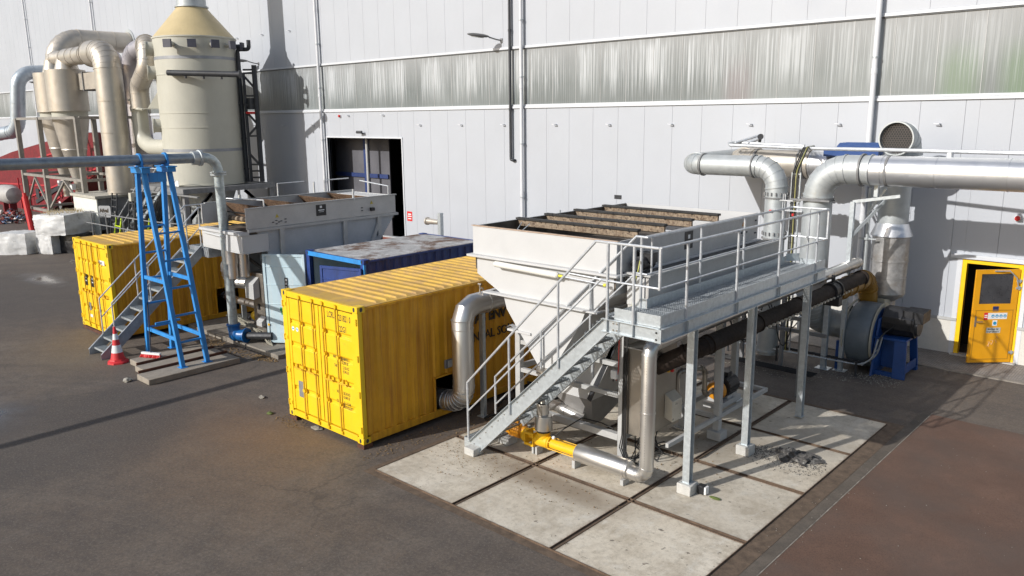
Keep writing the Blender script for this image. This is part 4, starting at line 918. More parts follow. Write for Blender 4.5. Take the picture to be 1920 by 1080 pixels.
obj('rubber_collar', MB().lathe((2.65, PY, .535), (0, 0, -1), [(0, .10), (.01, .125), (.035, .11), (.06, .125), (.07, .10)], 20), BLACKR, fp)
# lagged discharge pipe: pump -> up -> along under the walkway
dp = thing('lagged_pipe', 'stainless clad pipe rising from the pump and running under the walkway', 'pipe', (4.75, 2, 0))
mb = MB(); duct(mb, [(4.48, PY, PZ-.03), (4.80, PY, PZ-.03), (4.80, PY, 2.46), (4.80, 10.8, 2.52)], .118, .16, 3, 22, ribs=.95, h=.006, w=.03); obj('pipe_cladding', mb, STAIN, dp)
mb = MB()
for k in range(40):
    z = .5+k*.045; mb.sphere((4.80+.03, PY-.118, z), .006, 4)
obj('clad_rivet', mb, STAIND, dp)
bp = thing('black_pipe', 'brown black pipe with pale bolts running below the lagged pipe', 'pipe', (5, 6, 0))
mb = MB(); duct(mb, [(4.0, 3.0, 1.6), (4.95, 3.25, 2.16), (5.0, 10.6, 2.22)], .155, .35, 4, 22, ribs=2.0, h=.02, w=.05); obj('pipe_run', mb, BROWNP, bp)
mb = MB()
for k in range(26): mb.box(5.10, 5.15, 5.3+k*.17, 5.36+k*.17, 2.085, 2.125)
obj('bolt_row', mb, mat('pale bolt', (.5, .46, .38), .6), bp)
mb = MB(); mb.lathe((5.0, 8.6, 2.21), (0, 1, 0), [(0, .19), (.04, .19), (.041, .17), (.3, .17), (.301, .2), (.36, .2)], 20); mb.cyl((5.0, 8.8, 2.4), (5.0, 8.8, 2.55), .04); mb.box(4.85, 5.2, 8.66, 8.86, 1.9, 2.1); obj('shutoff_valve', mb, BLACKP, bp)
for y in (2.9, 5.6):
    pass
# amber pipe crossing near the wall end
ap = thing('amber_pipe', 'amber brown plastic pipe elbow in the shade near the wall', 'pipe', (4.9, 11, 0))
mb = MB(); duct(mb, [(4.9, 9.1, 2.1), (4.9, 11.2, 2.1), (4.9, 11.6, .9), (4.9, 11.6, .1)], .22, .4, 4, 20, ribs=.5, h=.02); obj('amber_bend', mb, AMBER, ap)
# ---------------------------------------------------------------- stainless control cabinet
cb = thing('control_cabinet', 'stainless control cabinet on the frame behind the rising pipe', 'cabinet', (4.2, 3, 0))
CX0, CX1, CY0, CY1, CZ0, CZ1 = 3.92, 4.30, 2.62, 3.62, .58, 2.12
obj('cabinet_body', MB().box(CX0, CX1, CY0, CY1, CZ0, CZ1), STAIND, cb, bevel=.006)
obj('cabinet_roof', MB().prism([(CX0-.02, CY0-.04, CZ1+.001), (CX1+.06, CY0-.04, CZ1+.001), (CX1+.06, CY1+.03, CZ1+.001), (CX0-.02, CY1+.03, CZ1+.001)], (0, 0, .02)), STAIN, cb)
obj('cabinet_door', MB().box(CX1+.001, CX1+.012, CY0+.03, CY1-.03, CZ0+.03, CZ1-.05), STAIND, cb, bevel=.003)
mb = MB(); mb.prism([(CX1+.013, 3.22, .80), (CX1+.013, 3.58, .80), (CX1+.013, 3.58, 1.24), (CX1+.013, 3.22, 1.24)], (.02, 0, 0))
obj('fan_cowl', MB().prism([(CX1+.014, 3.24, .78), (CX1+.17, 3.24, .72), (CX1+.17, 3.24, 1.10), (CX1+.014, 3.24, 1.22)], (0, .32, 0)), mat('cowl steel', (.60, .56, .48), .35, .5), cb, bevel=.004)
mb = MB(); mb.box(CX1+.013, CX1+.018, 3.24, 3.42, 1.72, 1.76); obj('button_label', mb, WHITE, cb)
obj('selector_switch', MB().lathe((CX1+.013, 3.30, 1.62), (1, 0, 0), [(0, .03), (.04, .028)], 10), PUMPY, cb); obj('stop_button', MB().lathe((CX1+.013, 3.42, 1.60), (1, 0, 0), [(0, .03), (.03, .034), (.045, .03)], 10), REDB, cb)
mb = MB(); rnd = random.Random(5)
for k in range(14):
    x = 4.0+rnd.random()*.25; y = 2.7+rnd.random()*.5
    mb.tube([(x, y, .58), (x+rnd.uniform(-.1, .1), y+rnd.uniform(-.1, .1), .35), (x+rnd.uniform(-.2, .2), y+rnd.uniform(-.2, .2), .12), (x+rnd.uniform(-.4, .1), y+rnd.uniform(0, .6), .08)], .011, 5)
obj('cable_tail', mb, BLACKR, cb)
mb = MB()
for i, dx in enumerate((-.07, -.03, .02, .05)):
    mb.tube([(3.93+dx*.6, 2.60, 2.75), (3.94+dx*.6, 2.57, 1.6), (3.94+dx*.6, 2.565, .55), (3.93+dx, 2.55, .32), (4.05+dx, 2.5, .18), (4.12+dx, 2.66, .06)], .011, 6)
tag(obj('cable_bundle', mb, BLACKR, loc=(3.94, 2.57, 0)), 'bundle of black cables hanging down the front right frame leg', 'cable')
tag(obj('red_cable', MB().tube([(3.80, 2.58, 2.5), (3.79, 2.58, 1.7), (3.75, 2.58, 1.5)], .01, 6), mat('red cable', (.5, .06, .05), .5), loc=(3.8, 2.58, 0)), 'thin red cable on the frame leg left of the black cables', 'cable')
t = thing('junction_box', 'small white junction box on the frame rail end', 'box', (3.7, 2.55, 1.6))
obj('box_body', MB().box(3.66, 3.78, 2.53, 2.60, 1.53, 1.68), WHITE, t, bevel=.006); obj('box_gland', MB().cyl((3.70, 2.56, 1.529), (3.70, 2.56, 1.48), .012, n=8), BLACKP, t)
# orange pump with black motor on the frame
op = thing('centrifugal_pump', 'orange pump with a black motor under the walkway', 'pump', (4.3, 5.4, 0))
obj('pump_casing', MB().lathe((4.33, 4.95, .80), (0, 1, 0), [(0, .06), (.02, .16), (.10, .19), (.16, .19), (.24, .14), (.26, .10)], 22), PUMPO, op)
mb = MB(); mb.lathe((4.33, 5.22, .82), (0, 1, 0), [(0, .12), (.02, .20), (.40, .20), (.42, .14)], 22)
for i in range(18): a = i*2*math.pi/18; mb.bar((4.33+.205*math.cos(a), 5.26, .82+.205*math.sin(a)), (4.33+.205*math.cos(a), 5.58, .82+.205*math.sin(a)), .02, .01, (math.cos(a), 0, math.sin(a)))
mb.box(4.27, 4.42, 5.32, 5.48, .99, 1.10); obj('pump_motor', mb, BLACKP, op)
obj('pump_base', MB().box(4.15, 4.5, 4.9, 5.75, .48, .58).box(4.2, 4.45, 4.98, 5.1, .581, .66).box(4.2, 4.45, 5.3, 5.5, .581, .64), LGREY, op)
mb = MB(); duct(mb, [(4.33, 4.93, .82), (4.33, 4.6, .82), (4.33, 4.6, 1.35), (4.2, 4.25, 1.38), (4.1, 4.0, 1.38), (4.1, 4.0, .9)], .045, .1, 3, 12, ribs=5); obj('suction_pipe', mb, STAIND, op)
mb = MB(); mb.tube(fillet([(4.33, 5.02, .98), (4.33, 5.02, 2.2), (4.15, 5.02, 2.3)], .1, 3)[0], .035, 10); obj('pressure_pipe', mb, GALV, op)
mb = MB(); mb.box(4.56, 4.62, 2.9, 6.7, .40, .48); mb.box(3.91, 4.555, 6.62, 6.70, .40, .48); mb.box(3.91, 4.555, 4.62, 4.70, .40, .48)
for y in (4.66, ): mb.box(4.53, 4.65, y-.06, y+.06, .481, 2.7); mb.box(4.45, 4.73, y-.13, y+.13, .025, .19); mb.box(4.53, 4.65, y-.06, y+.06, .19, .399)
tag(obj('base_frame', mb, LGREY, loc=(4.5, 4.8, 0), bevel=.004), 'light grey base frame rails carrying the orange pump', 'frame')
# ---------------------------------------------------------------- ducts and fan by the wall, right side
da = thing('exhaust_duct', 'silver flanged duct turning left above the hopper and into the wall', 'duct', (2.98, 10.2, 0), 'large ducts by the wall')
mb = MB(); duct(mb, [(2.98, 10.2, .1), (2.98, 10.2, 4.70), (.53, 10.2, 4.70), (.53, 13.4, 4.74)], .255, .48, 5, 26, ribs=2.1, h=.02, w=.03); obj('duct_run', mb, GALVD, da)
mb = MB()
for z in (3.12, 4.07):
    for k in range(16): a = k*math.pi/8; mb.box(2.98+.278*math.cos(a)-.012, 2.98+.278*math.cos(a)+.012, 10.2+.278*math.sin(a)-.012, 10.2+.278*math.sin(a)+.012, z-.04, z+.04)
mb.band((2.98, 10.2, 3.0), Z, .255, .03, .04, 26); mb.band((2.98, 10.2, 3.98), Z, .255, .03, .03, 26)
for x in (1.02, 2.4): mb.band((x, 10.2, 4.70), (1, 0, 0), .255, .035, .03, 26)
obj('duct_flange', mb, GREYM, da)
db = thing('fan_duct', 'widest silver duct rising from the fan and running right along the wall', 'duct', (3.99, 10.2, 0), 'large ducts by the wall')
mb = MB(); P_ = duct(mb, [(4.72, 11, .95), (4.02, 10.75, .95), (3.99, 10.2, 1.5), (3.99, 10.2, 4.70), (5.15, 10.2, 4.70)], .325, .62, 6, 30, ribs=2.6, h=.018, w=.03); obj('duct_riser', mb, GALVD, db)
mb = MB(); duct(mb, [(5.15, 10.2, 4.70), (17, 10.2, 4.70)], .325, .6, 5, 30, ribs=1.35, h=.008, w=.025); obj('duct_header', mb, SHINY, db)
mb = MB(); mb.band((4.95, 10.2, 4.70), (1, 0, 0), .325, .04, .04, 30); mb.band((5.5, 10.2, 4.70), (1, 0, 0), .325, .05, .014, 30); mb.band((3.99, 10.2, 4.03), Z, .325, .03, .04, 30); mb.band((3.99, 10.2, 3.98), Z, .325, .02, .05, 30)
mb.bar((3.5, 9.84, 4.0), (4.4, 9.84, 4.0), .04); obj('duct_collar', mb, GREYM, db)
dc = thing('return_duct', 'broad champagne coloured duct along the wall ending at the chimney cap', 'duct', (3, 12.2, 0), 'large ducts by the wall')
mb = MB(); duct(mb, [(.85, 13.4, 4.67), (.85, 12.15, 4.67), (3.0, 12.15, 4.67)], .35, .6, 6, 30, ribs=1.6, h=.015, w=.05); obj('duct_run', mb, CHAMP, dc)
mb = MB(); duct(mb, [(3.0, 12.15, 4.67), (4.9, 12.15, 4.67)], .34, .6, 5, 30, ribs=.7, h=.01); obj('duct_sleeve', mb, SHINY, dc)
mb = MB(); mb.band((1.55, 12.15, 4.67), (1, 0, 0), .35, .05, .03, 30); mb.band((2.72, 12.15, 4.67), (1, 0, 0), .35, .04, .03, 30); mb.band((2.86, 12.15, 4.67), (1, 0, 0), .35, .04, .03, 30); obj('duct_clamp', mb, GREYM, dc)
dd = thing('exhaust_stack', 'silver exhaust stack with a mesh covered mouth rising above the horizontal duct', 'duct', (5.15, 12, 0), 'large ducts by the wall')
mb = MB(); mb.tube([(5.12, 12, 3.15), (5.12, 12, 4.95)], .345, 28); mb.band((5.12, 12, 3.6), Z, .345, .02, .01, 28); mb.band((5.12, 12, 4.2), Z, .345, .02, .01, 28); obj('upper_pipe', mb, GALVD, dd)
obj('cone_skirt', MB().lathe((5.12, 12, 3.36), (0, 0, -1), [(0, .36), (.04, .37), (.28, .46), (.30, .47), (.33, .42)], 30, False), SHINY, dd)
mb = MB(); mb.lathe((5.12, 12, 3.08), (0, 0, -1), [(0, .42), (1.35, .41), (1.42, .42), (1.50, .38), (1.58, .26), (1.62, .22), (2.3, .20)], 30); mb.band((5.12, 12, 2.45), Z, .415, .03, .015, 30); mb.band((5.12, 12, 2.05), Z, .41, .02, .015, 30); obj('silencer', mb, mat('spangled silencer steel', (.42, .41, .40), .45, .6, var=.2, vs=9, dirt=((.30, .26, .22), .5, .75, 3)), dd)
cd = Vector((-.02, -.99, -.02)).normalized()
mb = MB(); cpts, _ = fillet([(5.22, 12.05, 4.95), (5.22, 12.05, 5.37), Vector((5.22, 12.05, 5.37))+cd*.62], .42, 6); mb.tube(cpts, .375, 30, False)
mb.tube(cpts, .36, 30, False); e = cpts[-1]; mb.lathe(e-cd*.02, cd, [(0, .36), (0, .39), (.04, .39), (.04, .36)], 30, False); mb.band((5.22, 12.05, 5.02), Z, .375, .12, .03, 30)
for k in (2, 4, 6): mb.band(cpts[k], cpts[k]-cpts[k-1], .375, .015, .008, 30)
cap = obj('mouth_bend', mb, GALVD, dd)
mb = MB(); x_ = cd.cross(Z).normalized(); y_ = x_.cross(cd); o = e-cd*.06; h = .032
for i in range(-9, 10):     # honeycomb guard
    for j in range(-9, 10):
        cx = (i+.5*(j % 2))*h*1.78; cy = j*h*1.52
        if cx*cx+cy*cy > .35**2: continue
        c = o+x_*cx+y_*cy; ro = [c+x_*(h*1.05*math.sin(k*math.pi/3))+y_*(h*1.05*math.cos(k*math.pi/3)) for k in range(6)]; ri = [c+x_*(h*.82*math.sin(k*math.pi/3))+y_*(h*.82*math.cos(k*math.pi/3)) for k in range(6)]
        n = len(mb.v); mb.add(ro+ri, [(k, (k+1) % 6, 6+(k+1) % 6, 6+k) for k in range(6)])
obj('mesh_guard', mb, mat('brown mesh steel', (.10, .085, .075), .6), cap); obj('mouth_dark', MB().lathe(o-cd*.12, cd, [(0, .355), (.01, .355)], 24), BLACKP, cap)
# gantry post next to the fan, small posts, top pipes
gt = thing('duct_gantry', 'grey steel post with a cantilever arm and brace under the horizontal duct', 'support', (4.76, 10.3, 0), 'steel supports of the ducts')
mb = MB(); mb.box(4.71, 4.81, 10.24, 10.34, .01, 3.98); obj('gantry_post', mb, GALV, gt, bevel=.004); obj('gantry_foot', MB().box(4.62, 4.9, 10.17, 10.41, 0, .012), GALV, gt)
mb = MB(); mb.bar((4.76, 10.29, 3.98), (5.75, 10.29, 4.16), .05, .07); obj('gantry_arm', mb, GALV, gt); obj('gantry_brace', MB().bar((4.78, 10.3, 3.2), (5.35, 10.75, 4.06), .06), GALV, gt); obj('gantry_hanger', MB().box(5.2, 5.28, 10.26, 10.32, 4.12, 4.385), GALV, gt)
gt = thing('duct_support', 'short grey steel post standing left of the tall gantry post', 'support', (4.40, 10.19, 0), 'steel supports of the ducts')
obj('support_post', MB().box(4.34, 4.46, 10.13, 10.25, .01, 1.64), GALV, gt, bevel=.004); obj('support_foot', MB().box(4.24, 4.56, 10.06, 10.34, 0, .012), GALV, gt); obj('support_arm', MB().box(4.34, 4.5, 10.252, 10.9, 1.56, 1.64), GALV, gt)
t = thing('pipe_post', 'thin brown pipe stand with a valve against the shaded wall', 'pipe', (4.95, 11.4, 0)); mb = MB(); mb.cyl((4.72, 11.5, .0), (4.72, 11.5, 4.2), .05, n=10); mb.band((4.72, 11.5, 3.0), Z, .05, .05, .05, 10); mb.bar((4.55, 11.45, 3.0), (4.95, 11.45, 3.0), .03); obj('pipe_stem', mb, GALVD, t); obj('pipe_clamp', MB().bar((4.72, 11.4, 3.6), (5.1, 11.4, 4.2), .05), GALV, t)
t = thing('top_pipe', 'thin pale pipe running along the top of the horizontal ducts', 'pipe', (5, 11.4, 5))
mb = MB(); mb.tube([(1.0, 11.6, 5.14), (3.0, 11.45, 5.10), (5, 10.9, 5.12), (8, 10.5, 5.12), (17, 10.5, 5.12)], .045, 10)
for x in (3.1, 4.9, 6.6, 8.5): mb.box(x-.04, x+.04, 10.4, 10.6, 5.0, 5.11) if x > 6 else None
obj('pipe_line', mb, GALVR, t)
mb = MB(); mb.tube([(1.0, 11.85, 5.20), (2.95, 11.75, 5.14)], .04, 10); mb.tube([(1.0, 11.6, 5.14), (.9, 11.7, 5.18), (1.0, 11.85, 5.2)], .04, 8); mb.tube([(1.1, 11.7, 5.2), (1.55, 12.1, 5.38)], .035, 8); mb.tube([(1.4, 11.8, 5.2), (1.6, 11.95, 5.3)], .05, 8); obj('pipe_loop', mb, GALVR, t)
mb = MB(); mb.cyl((1.7, 11.9, 5.36), (1.76, 11.75, 5.36), .075, n=14); mb.tube([(1.7, 11.9, 5.36), (1.6, 12.05, 5.2)], .04, 8); obj('pipe_nozzle', mb, DARKM, t)
t = thing('damper_box', 'bright blue damper box with tilted lid slats on top of the duct', 'damper', (3.9, 12.1, 5)); mb = MB(); mb.box(3.45, 4.75, 11.72, 12.2, 4.90, 5.06); obj('damper_body', mb, BLUET, t)
mb = MB()
for i in range(3): mb.prism([(3.75+i*.0, 11.75+i*.2, 5.12), (4.75, 11.75+i*.2, 5.12), (4.75, 11.95+i*.2, 5.20), (3.75, 11.95+i*.2, 5.20)], (0, 0, .03))
mb.tube([(3.72, 11.75, 5.12), (3.5, 11.75, 5.03)], .02, 6); obj('damper_slat', mb, BLUET, t)
t = thing('cable_riser', 'vertical cable ladder with black and yellow cables between the two silver ducts', 'cable', (3.1, 10.9, 0))
mb = MB(); mb.box(3.38, 3.40, 10.08, 10.12, .3, 4.6); mb.box(3.58, 3.60, 10.08, 10.12, .3, 4.6)
for k in range(16): mb.box(3.401, 3.579, 10.09, 10.11, .5+k*.27, .52+k*.27)
obj('ladder_rail', mb, GALV, t)
mb = MB()
for i, dx in enumerate((.05, .09, .16)): mb.tube(fillet([(3.37+dx, 10.06, .3), (3.37+dx, 10.06, 4.6), (3.1+dx, 11.2, 5.12), (2.9+dx, 12.1, 5.12)], .25, 4)[0], .018, 6)
obj('black_cable', mb, BLACKR, t); obj('yellow_cable', MB().tube(fillet([(3.50, 10.06, .3), (3.50, 10.06, 4.62), (3.25, 11.2, 5.14), (3.05, 12.1, 5.14)], .25, 4)[0], .014, 6), mat('olive cable', (.30, .28, .08), .5), t)
t = thing('valve_rod', 'thin threaded rods with red tips on brackets beside the left silver duct', 'bracket', (2.9, 10.7, 3)); mb = MB()
mb.cyl((3.27, 9.95, 3.1), (3.27, 9.95, 4.1), .012, n=6); mb.cyl((3.32, 9.95, 3.1), (3.32, 9.95, 4.1), .012, n=6); mb.bar((3.0, 9.93, 3.72), (3.75, 9.93, 3.72), .03); mb.bar((3.2, 9.93, 3.95), (3.7, 9.93, 3.95), .025); obj('rod_pair', mb, GALVR, t); obj('rod_tip', MB().box(2.97, 3.02, 9.88, 9.94, 3.66, 3.71).box(3.52, 3.56, 9.9, 9.95, 3.6, 3.66), REDB, t)
# fan
fn = thing('centrifugal_fan', 'large slate grey fan with a black motor on a blue frame near the yellow door', 'fan', (5.1, 11, 0))
mb = MB(); n = 40; c0 = (4.72, 11.0, .80); prof = []
for i in range(n):
    a = 2*math.pi*i/n; rr = .77
    prof.append(Vector((0, c0[1]+rr*math.cos(a), c0[2]+rr*math.sin(a))))
mb.lathe((4.78, c0[1], c0[2]), (1, 0, 0), [(0, .68), (.04, .74), (.10, .765), (.30, .775), (.50, .765), (.56, .74), (.60, .68)], 44); fh = obj('fan_housing', mb, FANG, fn, smooth=30)
mb = MB(); mb.lathe((4.755, 11.0, .80), (1, 0, 0), [(0, .75), (0, .79), (.024, .79), (.024, .75)], 40, False); mb.lathe((5.381, 11.0, .80), (1, 0, 0), [(0, .70), (0, .79), (.03, .79), (.03, .70)], 40, False); obj('housing_rim', mb, FANL, fh); obj('fan_back_plate', MB().lathe((5.381, 11.0, .80), (1, 0, 0), [(0, .69), (.02, .69)], 36), BLUET, fh)
mb = MB(); mb.prism([(5.0, 11.5, .9), (5.0, 12.2, .9), (5.0, 12.2, 1.45), (5.0, 11.4, 1.6)], (.28, 0, 0)); mb.lathe((5.12, 12, 1.46), (0, 0, -1), [(0, .2), (.5, .2)], 16); obj('fan_outlet', mb, FANL, fn)
mb = MB(); mb.lathe((4.655, 11, 1.0), (-1, 0, 0), [(0, .42), (.03, .42), (.04, .33), (.12, .33)], 30, False); obj('fan_inlet', mb, FANG, fn)
mb = MB(); mb.prism([(5.42, 10.30, .0), (5.42, 11.7, .0), (5.42, 11.35, 1.30), (5.42, 10.62, 1.30)], (.05, 0, 0)); mb.box(5.471, 5.85, 10.9, 10.94, .101, .86); mb.box(5.471, 6.12, 10.50, 10.58, 0, .10); mb.box(5.361, 6.12, 11.42, 11.5, 0, .10)
mb.prism([(5.86, 10.45, 0), (6.14, 10.45, 0), (6.10, 10.52, .86), (5.84, 10.52, .86)], (0, .06, 0)); mb.box(6.06, 6.10, 10.59, 11.39, .101, .30); mb.prism([(5.95, 11.48, 0), (6.12, 11.48, 0), (6.06, 11.40, .86), (5.90, 11.40, .86)], (0, .06, 0)); mb.box(5.361, 6.1, 10.5, 11.5, .861, .91)
mb.box(4.62, 4.72, 10.3, 10.4, 0, .7); mb.box(4.62, 4.72, 11.6, 11.7, 0, .7)
obj('fan_frame', mb, BLUET, fn, bevel=.004)
mb = MB(); mb.prism([(5.48, 11+.35*math.cos(a), 1.22+.35*math.sin(a)) for a in [math.pi/8+k*math.pi/4 for k in range(8)]], (.68, 0, 0))
for k in range(12): mb.box(5.5, 6.1, 10.67, 10.68, .99+k*.02, 1.0+k*.02)
mb.box(5.9, 6.34, 10.72, 11.28, 1.28, 1.54); obj('fan_motor', mb, BLACKP, fn, bevel=.01)
mb = MB(); mb.lathe((6.16, 11, 1.18), (1, 0, 0), [(0, .26), (.06, .24), (.08, .1)], 20); obj('motor_fan_cover', mb, DARKM, fn)
obj('lifting_slot', MB().box(5.5, 5.8, 10.9, 11.0, 1.505, 1.54), BLACKP, fn)
# cable ladder swooping from the ground trunking up to the motor
t = thing('cable_ladder', 'curved cable ladder along the ground rising to the fan motor', 'cable', (4.8, 10.2, 0)); mb = MB()
for y in (10.08, 10.36):
    mb.tube(fillet([(1.5, y, .28 if y > 10.2 else .26), (5.05, y, .28), (5.50, y, .30), (5.62, y, .95)], .42, 7)[0], .018, 6)
for k in range(20): mb.cyl((1.7+k*.19, 10.08, .28), (1.7+k*.19, 10.36, .28), .01, n=5)
for k in range(5): a = k*.35; mb.cyl((5.15+.42*math.sin(a), 10.08, .72-.42*math.cos(a)), (5.15+.42*math.sin(a), 10.36, .72-.42*math.cos(a)), .012, n=5)
obj('ladder_side', mb, GALV, t); mb = MB()
for i in range(3): y = 10.14+i*.07; mb.tube(fillet([(1.5, y, .31), (5.05, y, .31), (5.47, y, .33), (5.60, y, 1.0), (5.75, 10.7, 1.15)], .4, 6)[0], .013, 5)
obj('ladder_cable', mb, BLACKR, t); mb = MB()
for x in (2.0, 3.3, 5.2): mb.box(x-.02, x+.02, 10.02, 10.06, 0, .36)
obj('ladder_post', mb, DARKM, t)
for i, (x, y, h) in enumerate(((3.55, 8.3, 1.9), (2.8, 9.3, 1.7))):
    pass
t = thing('pipe_bridge', 'low grey pipe bridge frame with dangling cables behind the walkway', 'frame', (3.6, 9, 0)); mb = MB()
for x, y in ((3.7, 7.9), (4.75, 7.9), (2.6, 9.6), (3.6, 9.6)): mb.box(x-.04, x+.04, y-.04, y+.04, 0, 1.75)
mb.box(3.74, 4.71, 7.87, 7.93, 1.66, 1.74); mb.box(2.64, 3.56, 9.57, 9.63, 1.66, 1.74); mb.box(3.3, 4.9, 8.9, 8.96, 1.1, 1.18); obj('bridge_frame', mb, GREYM, t)
mb = MB(); rnd = random.Random(9)
for k in range(9):
    x, y = rnd.uniform(3.0, 4.4), rnd.uniform(7.9, 9.6); d1 = rnd.uniform(.4, 1.1); w_ = rnd.uniform(.15, .5)
    mb.tube([(x+w_*(j/10-.5)*2, y+.2*j/10, 1.7-d1*(1-(j/5-1)**2)) for j in range(11)], .014, 5)
for k in range(5): mb.tube([(1.5, 9.2+k*.06, .12), (3, 9.1+k*.07, .1), (4.6, 9.0+k*.08, .12)], .015, 5)
obj('hanging_cable', mb, BLACKR, t); obj('switch_box', MB().box(4.25, 4.45, 8.85, 8.95, 1.2, 1.5), WHITE, t, bevel=.005)
mb = MB(); rnd = random.Random(4)
# ---------------------------------------------------------------- long feed hose behind, towards the blue container
t = thing('sampling_post', 'steel post with a capped side branch standing before the white wall', 'pipe', (-9.5, 12, 0))
PX_, PY_ = -8.95, 10.2
mb = MB(); mb.box(PX_-.07, PX_+.07, PY_-.07, PY_+.07, 0, 2.75); obj('post_tube', mb, GALV, t); obj('post_branch', MB().lathe((PX_-.08, PY_, 2.42), (-1, 0, 0), [(0, .08), (.55, .11), (.56, .14), (.62, .14)], 16), CHAMP, t); obj('branch_cap', MB().lathe((PX_-.705, PY_, 2.42), (-1, 0, 0), [(0, .10), (.01, .10)], 16), LIME, t)
t = thing('pipe_run', 'bundle of silver pipes running low behind the blue container', 'pipe', (-5, 9, 1.2))
mb = MB(); mb.tube([(-14, 10.5, 1.55), (-8, 10.1, 1.75), (.5, 9.6, 1.8)], .06, 10); mb.tube([(-14, 10.6, 1.35), (-8, 10.2, 1.55), (.5, 9.8, 1.6)], .05, 10); mb.tube([(-9, 9.2, 1.05), (.5, 9.2, 1.1)], .16, 14); mb.tube([(-9, 9.1, .7), (.5, 9.1, .75)], .13, 14); obj('pipe_tube', mb, STAIN, t)
mb = MB(); mb.tube(fillet([(-10.6, 9.4, 1.2), (-9.8, 9.4, 1.6), (-8.8, 9.4, 1.75), (-7.6, 9.4, 1.55)], .4, 4)[0], .09, 10); obj('black_hose', mb, BLACKR, t)
mb = MB()
for x in (-12, -9.6, -6, -2): mb.box(x-.04, x+.04, 9.6, 9.68, 0, 1.7)
obj('pipe_stand', mb, GALV, t)
# two slim posts rising behind the hopper screens
for x, y, h, lab in ((-3.2, 9.6, 3.3, 'left one of two slim grey pipe stubs behind the hopper screens'), (-.85, 9.6, 3.0, 'right one of two slim grey pipe stubs behind the hopper screens')):
    t = thing('vent_stub', lab, 'pipe', (x, y, 0)); obj('stub_pipe', MB().cyl((x, y, 0), (x, y, h), .03, n=8), GALV, t); obj('stub_box', MB().box(x+.08, x+.28, y-.05, y+.05, h-.7, h-.12).box(x+.03, x+.08, y-.01, y+.01, h-.4, h-.36), GALVD, t)
# ---------------------------------------------------------------- stainless duct from the near container
sd_ = thing('container_duct', 'polished steel duct elbowing out of the nearest yellow container', 'duct', (.5, 2.1, 0))
mb = MB(); p1 = [(.46, 2.12, .66), (.46, 2.12, 2.30), (.46, 3.9, 2.42), (1.2, 4.4, 2.5)]
mb.tube(fillet([(.46, 2.12, .72), (.46, 2.12, 2.36), (.46, 4.4, 2.40)], .30, 2)[0], .215, 28)
for z in (.78, 1.95, 2.12): mb.band((.46, 2.12, z), Z, .215, .02, .007, 28)
mb.band((.46, 2.75, 2.365), (0, 1, 0), .215, .02, .007, 28); mb.band((.46, 3.4, 2.38), (0, 1, 0), .215, .02, .007, 28); obj('duct_cladding', mb, STAIN, sd_)
mb = MB(); P_, arcs = fillet([(.46, 2.12, .80), (.46, 2.12, .42), (-.35, 2.05, .40)], .36, 7); mb.tube(P_, .205, 28)
for A in arcs:
    for k in range(len(A)): mb.band(A[k], A[min(k+1, 7)]-A[max(k-1, 0)], .205, .018, .012, 28)
mb.band((.0, 2.08, .40), (1, 0, 0), .205, .02, .012, 28); obj('lobster_bend', mb, STAIN, sd_)
mb = MB(); mb.cyl((.46, 2.62, 2.57), (.46, 2.62, 2.74), .018, n=8); mb.cyl((.42, 2.62, 2.74), (.50, 2.62, 2.74), .022, n=8); mb.tube([(.46, 2.62, 2.66), (.55, 2.60, 2.68), (.58, 2.62, 2.60), (.5, 2.64, 2.58)], .012, 6); obj('drain_valve', mb, STAIND, sd_)
t = thing('duct_prop', 'slim galvanised prop standing between the yellow container and the stair', 'post', (.46, 2.66, 0)); obj('prop_channel', MB().box(.41, .51, 2.62, 2.63, 0, 2.16).box(.41, .42, 2.631, 2.70, 0, 2.16).box(.50, .51, 2.631, 2.70, 0, 2.16), GALV, t); obj('prop_foot', MB().box(.36, .56, 2.56, 2.76, 0, .01), GALV, t)
t = thing('hose_tangle', 'tangle of dark hoses and cables on the ground beside the yellow container', 'hose', (.8, 3.4, 0)); mb = MB(); rnd = random.Random(12)
for k in range(16):
    x, y = rnd.uniform(.3, 1.3), rnd.uniform(2.4, 5.2); p = [(x, y, .05)]
    for j in range(5): x += rnd.uniform(-.22, .22); y += rnd.uniform(-.1, .5); p.append((min(max(x, .15), 1.5), y, rnd.uniform(.04, .22)))
    mb.tube(p, rnd.choice((.015, .022, .03)), 6)
obj('hose_bundle', mb, BLACKR, t)
#@@3
# ---------------------------------------------------------------- second screening machine
h2 = thing('screening_hopper', 'low grey screening machine between the blue container and the cream tower', 'hopper', (-8.3, 4.4, 0), 'screening machines')
A0, A1, B0, B1 = -9.35, -7.22, 2.02, 6.85
obj('side_panel', MB().box(A1-.03, A1, B0, B1, 3.21, 3.72), HOPG, h2, bevel=.004)
sp2 = obj('side_panel', MB().box(A0, A0+.03, B0-.1, B1, 3.21, 3.74), HOPG, h2, bevel=.004)
obj('end_panel', MB().box(A0+.031, A1-.031, B1-.03, B1, 3.3, 3.72).box(A0+.031, A1-.031, B1-.6, B1-.031, 3.69, 3.71), HOPW, h2)
mb = MB()
for x in (A0+.01, A1-.01): mb.box(x-.03, x+.03, B0, B1+.04, 3.721+(.02 if x < -9 else 0), 3.75+(.02 if x < -9 else 0))
obj('top_rim', mb, LGREY, h2); obj('floor_deck', MB().box(A0+.031, A1-.031, B0, B1-.031, 3.05, 3.10), HOPI, h2)
for y in (2.55, 3.65, 4.9, 5.9):
    mb = MB(); mb.prism([(A0+.04, y, 3.74), (A0+.04, y+.04, 3.74), (A0+.04, y+.42, 3.3), (A0+.04, y+.38, 3.3)], (2.03, 0, 0)); obj('screen_deck', mb, mat('rusty chip deck', (.17, .10, .06), .85, var=.6, vs=16, dirt=((.34, .24, .15), .52, .66, 18), bump=.5), h2)
